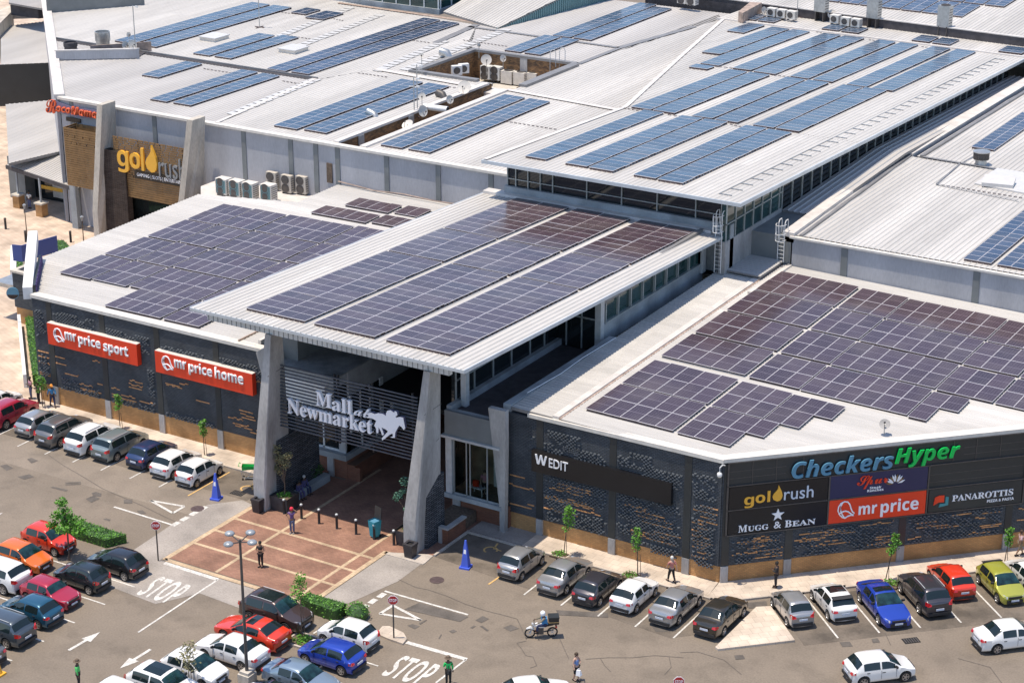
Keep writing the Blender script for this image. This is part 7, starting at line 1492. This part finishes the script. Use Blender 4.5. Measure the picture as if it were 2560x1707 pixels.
# wheeled bin
p = at(1, 2, 240, 560, .03); t = thing('wheelie_bin', 'open teal wheeled bin full of teal crates at the shade line behind a bollard', 'wheelie bin', tuple(p), -.25); t.scale = (.82, .82, .95)
MB().add([(-.27, -.3, .1), (.27, -.3, .1), (.27, .3, .1), (-.27, .3, .1), (-.36, -.38, 1.25), (.36, -.38, 1.25), (.36, .38, 1.25), (-.36, .38, 1.25)], [[3, 2, 1, 0], [0, 1, 5, 4], [1, 2, 6, 5], [2, 3, 7, 6], [3, 0, 4, 7]]).build('tub', 'bin_teal', t)
MB().obox((-.38, .34, 1.25), (.76, 0, 0), (0, .1, .85), (0, -.05, .01)).build('lid', 'sign_charcoal', t); MB().box(-.3, .3, -.32, .3, .9, 1.18).build('contents', 'blue_letter', t)
for s in (-.28, .28): MB().lathe([(.04, -.03), (.11, -.03), (.11, .03), (.04, .03)], (s, .28, .11), 'x', 12).build('wheel', 'tyre', t)
# blue board, round sign, planters, benches
t = thing('sign_board', 'plain dark blue hoarding panel standing by the green planter at the far left', 'hoarding', (-49.8, 19.7, 0))
MB().obox((-50.8, 18.6, 1.9), Vector((.7, 3.6, 0)), Vector((.08, 0, 0)), Z*1.45).build('panel', 'blue_panel', t, True); MB().obox((-51.6, 18.4, 1.9), Vector((.8, .2, 0)), Vector((0, .08, 0)), Z*1.45).build('return_panel', 'blue_panel', t, True); MB().box(-50.8, -50.7, 18.7, 18.8, 0, 1.9).box(-50.2, -50.1, 22, 22.1, 0, 1.9).build('legs', 'galv', t, True)
p = at(0, 1, 87, 446, 3.6); t = thing('disc_sign', 'small round blue and brown disc sign projecting from the brick wing', 'sign', tuple(p), AZ); MB().lathe([(0, -.04), (.5, -.04), (.5, .04), (0, .04)], axis='y', n=24).build('disc', 'blue_letter', t); MB().ext([(.46*math.cos(a), .46*math.sin(a)) for a in [math.pi*(1.08+.84*k/10) for k in range(11)]], (0, -.05, 0), X, Z, Yv*.008).build('lower_field', 'stone_brown', t); MB().box(.45, 1.2, -.03, .03, .1, .16).box(.45, 1.2, -.03, .03, -.2, -.14).build('bracket', 'black_metal', t)
# ================================================================ PLANTS
def sapling(p, h, label, m_='leaf', crown=.45, n=170, stakes=True, lean=(0, 0), group='saplings along the pavements', cz=None):
    t = thing('sapling', label, 'tree', tuple(p), 0, group); lx, ly = lean; top = Vector((lx, ly, h))
    MB().tube([(0, 0, 0), (lx*.3, ly*.3, h*.35), (lx*.7, ly*.7, h*.7), tuple(top)], [.035, .03, .022, .01], 6).build('trunk', 'bark', t)
    if stakes: MB().tube([(.18, .05, 0), (.12, .03, h*.5)], .02, 5).build('stake', 'bark', t)
    mb = MB(); rd = random
    for k in range(6):
        f = .62+.38*k/5; c = top*f+Vector((rd.uniform(-.2, .2), rd.uniform(-.2, .2), 0))*crown*1.5; s = crown*(.55+.5*math.sin(math.pi*min(1, (f-.5)/.55)))
        mb.leaves(c, (s, s, s*.8), n//4, .095)
    mb.build('crown', m_, t, recalc=False); mb2 = MB()
    for k in range(3): a = rd.uniform(0, 6.28); mb2.tube([tuple(top*(.5+.13*k)), tuple(top*(.6+.13*k)+Vector((math.cos(a), math.sin(a), .3))*crown*.7)], .012, 4)
    mb2.build('branch', 'bark', t); return t
sapling(at(0, 1, 292, 1222, .11), 2.3, 'sapling at the left end of the pavement beside the person in black'); sapling(at(0, 1, 822, 1370, .11), 2.5, 'sapling on the left pavement between the people carrier and the wall', crown=.3); sapling(at(0, 1, 1398, 1550, .11), 2.5, 'sapling on the left pavement behind the white hatchbacks', crown=.3)
sapling(at(1, 2, 1530, 685, .12), 3.2, 'leaning sapling on the right pavement behind the silver hatchback', crown=.42, lean=(.25, .1), n=230); sapling(at(1, 2, 2035, 825, .12), 3.0, 'sapling on the right pavement behind the old white hatchback', crown=.34, lean=(-.1, 0)); 
sapling(at(2, 2, 1405, 855, .12), 3.0, 'slim leafy sapling before the diagonal wall behind the blue saloon', crown=.32, lean=(.4, .25), n=240); sapling(at(2, 2, 2215, 755, .12), 2.5, 'slim leafy sapling before the diagonal wall behind the lime hatchback', crown=.3, lean=(.2, 0), n=200)
sapling(at(0, 2, 1300, 1640), 3.0, 'dusty small tree rising at the bottom edge between two white cars', 'leaf_dusty', .6, 220, group=None)
p = at(0, 2, 475, 720); t = thing('broadleaf_tree', 'young bushy tree growing beside the clipped hedge between the parked cars', 'tree', tuple(p))
MB().tube([(0, 0, 0), (.02, 0, 1.4), (0, .05, 2.4), (-.05, .1, 3.4)], [.07, .06, .045, .02], 7).build('trunk', 'bark', t); mb = MB(); br = MB()
for c, s in (((-.1, .1, 3.3), .55), ((-.7, .0, 2.9), .5), ((.6, .3, 2.7), .6), ((.2, -.5, 2.4), .5), ((-.4, .5, 2.5), .55), ((.9, .1, 2.2), .45), ((-.9, -.3, 2.3), .4), ((-.3, .0, 3.9), .4), ((.1, .1, 2.7), .6)): mb.leaves(c, (s, s, s*.7), 150, .115); br.tube([(0, .02, 1.9), tuple(Vector(c)*.9)], .02, 4)
mb.build('crown', 'leaf', t, recalc=False); br.build('branch', 'bark', t)
sapling(at(0, 2, 2065, 1245, .1), 3.9, 'slim young tree in a kerbed bed beside the brown sport utility', crown=.55, n=260, group=None)
def hedge(pts, h, label, m_='leaf', dens=260, z=0., name='hedge'):
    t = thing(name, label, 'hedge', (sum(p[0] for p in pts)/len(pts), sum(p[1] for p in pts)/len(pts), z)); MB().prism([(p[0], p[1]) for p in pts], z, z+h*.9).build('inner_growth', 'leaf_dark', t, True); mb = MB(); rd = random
    (ax, ay), (bx, by), (cx, cy), (dx, dy) = [(p[0], p[1]) for p in pts]; A_ = max(1, (Vector((bx-ax, by-ay)).length)*(Vector((dx-ax, dy-ay)).length))
    for _ in range(int(dens*A_)):
        u, v_ = rd.random(), rd.random(); w_ = rd.random(); side = rd.random() < .45
        if side: (u, v_) = rd.choice(((u, 0), (u, 1), (0, v_), (1, v_)))
        x = (ax*(1-u)+bx*u)*(1-v_)+(dx*(1-u)+cx*u)*v_; y = (ay*(1-u)+by*u)*(1-v_)+(dy*(1-u)+cy*u)*v_
        mb.leaves((x, y, z+(h*w_ if side else h*rd.uniform(.86, 1.04))), (.06, .06, .06), 1, .075)
    mb.build('foliage', m_, t, True, recalc=False); return t
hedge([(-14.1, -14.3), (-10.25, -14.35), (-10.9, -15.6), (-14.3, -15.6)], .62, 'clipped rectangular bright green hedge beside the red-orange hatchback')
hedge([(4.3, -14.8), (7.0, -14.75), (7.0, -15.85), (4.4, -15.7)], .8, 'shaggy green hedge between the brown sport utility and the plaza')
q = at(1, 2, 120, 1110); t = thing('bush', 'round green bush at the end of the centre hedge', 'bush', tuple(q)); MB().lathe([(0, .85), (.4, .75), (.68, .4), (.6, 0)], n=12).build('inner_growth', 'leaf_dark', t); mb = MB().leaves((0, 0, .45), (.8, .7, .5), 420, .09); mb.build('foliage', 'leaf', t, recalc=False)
q = at(0, 2, 2065, 1275); t = thing('plant_bed', 'small kerbed bed of grass round the slim tree beside the brown sport utility', 'plant bed', tuple(q)); 
MB().box(-.8, .8, -.75, -.63, 0, .14).box(-.8, .8, .63, .75, 0, .14).box(-.8, -.68, -.63, .63, 0, .14).box(.68, .8, -.63, .63, 0, .14).build('edging', 'kerb', t); MB().box(-.68, .68, -.63, .63, 0, .08).build('soil', 'bark', t); MB().leaves((0, 0, .14), (.65, .6, .12), 260, .09).build('grass', 'leaf', t, recalc=False)
for q, lb in ((at(1, 2, 1500, 690, .02), 'behind the silver saloon'), (at(1, 2, 1985, 835, .02), 'behind the old white hatchback'), (at(2, 2, 1440, 890, .02), 'between the blue saloon and the dark sport utility')):
    t = thing('plant_bed', 'low tuft of planting under a sapling '+lb, 'plant bed', tuple(q), 0); MB().box(-.5, .5, -.4, .4, 0, .1).build('soil', 'bark', t); MB().leaves((0, 0, .2), (.5, .45, .18), 130, .08).build('foliage', 'leaf', t, recalc=False)
def planter(p, label, m_, ht, crown, rdl):
    t = thing('planter', label+' planter box', 'planter', tuple(p), 0, None); MB().add([(-.62, -.6, 0), (.62, -.6, 0), (.62, .6, 0), (-.62, .6, 0), (-.7, -.68, 1.05), (.7, -.68, 1.05), (.7, .68, 1.05), (-.7, .68, 1.05)], [[3, 2, 1, 0], [0, 1, 5, 4], [1, 2, 6, 5], [2, 3, 7, 6], [3, 0, 4, 7]]).build('box', 'planter', t)
    MB().box(-.64, .64, -.62, .62, .8, .92).build('soil', 'bark', t)
    s = thing('potted_tree', label+' potted tree', 'tree', (p.x, p.y, p.z+.9)); MB().tube([(0, 0, 0), (.05, 0, .8), (.0, 0, 1.6), (-.05, 0, ht)], [.05, .04, .03, .015], 6).build('trunk', 'bark', s); mb = MB(); br = MB()
    for c, r_ in crown: mb.leaves(c, (r_, r_, r_*.9), int(150*r_/.4), .075); br.tube([(0, 0, .9), tuple(Vector(c)*.92)], .014, 4)
    mb.build('crown', m_, s, recalc=False); br.build('branch', 'bark', s); MB().leaves((p.x, p.y, p.z+.98), (.5, .5, .12), 160, .08).build('ground_plant', 'leaf', label='low green planting filling the %s planter' % rdl, cat='plant', recalc=False)
planter(Vector((-4.72, -5.25, .02)), 'dusty leaved left-hand', 'leaf_dusty', 2.7, [((-.35, 0, 1.7), .32), ((.1, .1, 2.2), .38), ((-.35, 0, 2.7), .42), ((-.55, 0, 3.2), .4), ((.35, .1, 2.9), .3), ((-.2, 0, 2.5), .4), ((-.7, .1, 1.9), .25)], 'left-hand')
planter(Vector((5.05, -5.2, .02)), 'blue-green thin right-hand', 'leaf_teal', 2.9, [((-.9, 0, 2.1), .34), ((-.3, 0, 3.3), .36), ((.1, .1, 2.3), .3), ((-.5, .1, 2.5), .28), ((-.2, 0, 1.4), .2)], 'right-hand')
# bench walls in the porch
t = thing('bench_wall', 'L-shaped low concrete bench wall and shrub bed left of the passage', 'bench', (-5.4, -2.6, 0)); MB().box(-5.2, -4.7, -4.4, -.3, .02, .55).build('seat', 'concrete_blue', t, True); MB().box(-6.6, -5.2, -.9, .2, .02, .45).build('bed', 'red_brick', t, True)
MB().leaves((-5.6, -1.0, .9), (.7, .9, .5), 420, .1).build('shrub', 'leaf_dark', label='dark shrub behind the porch bench left of the passage', cat='plant', recalc=False)
t = thing('bench_wall', 'concrete-capped brick planter wall beside the stone-clad right pillar', 'planter wall', (6.9, -3.0, 0)); MB().box(6.55, 7.15, -4.1, -3.9, 0, 1.0).box(6.95, 7.15, -3.9, -2.0, 0, .95).build('wall', 'red_brick', t, True); MB().box(6.5, 7.2, -4.15, -3.8, 1.0, 1.12).box(6.85, 7.2, -3.8, -1.95, .98, 1.1).box(6.5, 6.75, -4.2, -3.75, 0, 1.0).build('cap', 'concrete', t, True); MB().box(5.2, 6.95, -3.3, -.4, 0, .8).build('soil', 'bark', t, True)
# green strip on the left promenade, planter by the hoarding
hedge([(-42.6, 10.4), (-33.4, 1.6), (-32.9, 2.2), (-42.1, 11.0)], 1.1, 'long narrow hedge running along the white wall at the left corner', dens=200)
MB().obox((-43.4, 10.3, 0), Vector((9.6, -9.3, 0)), Vector((.18, .18, 0)), Z*1.15).build('low_wall', 'white_metal', label='low white wall in front of the narrow hedge at the left corner', cat='wall')
hedge([(-56.8, 24.0), (-52.5, 19.3), (-51.9, 20.0), (-56.3, 25.0)], .7, 'green planter strip behind the brick wing on the promenade', dens=170); MB().obox((-57.4, 23.9, 0), Vector((5.2, -5.4, 0)), Vector((.4, .3, 0)), Z*.75).build('low_wall', 'white_metal', label='low white wall of the planter behind the brick wing', cat='wall')
hedge([(-55.5, 26.5), (-50.5, 22.5), (-49.5, 24.5), (-54.5, 27.5)], .8, 'green shrubs behind the blue hoarding', dens=90)

p = at(0, 2, -8, 1500); t = thing('traffic_cone', 'yellow cone cut by the left edge below the parked cars', 'traffic cone', tuple(p)); MB().cbox((0, 0, .05), .6, .6, .1).build('base', 'gold_letter', t); MB().lathe([(.22, .1), (.04, 1.0), (0, 1.0)], n=14).build('cone', 'gold_letter', t, smooth=40)
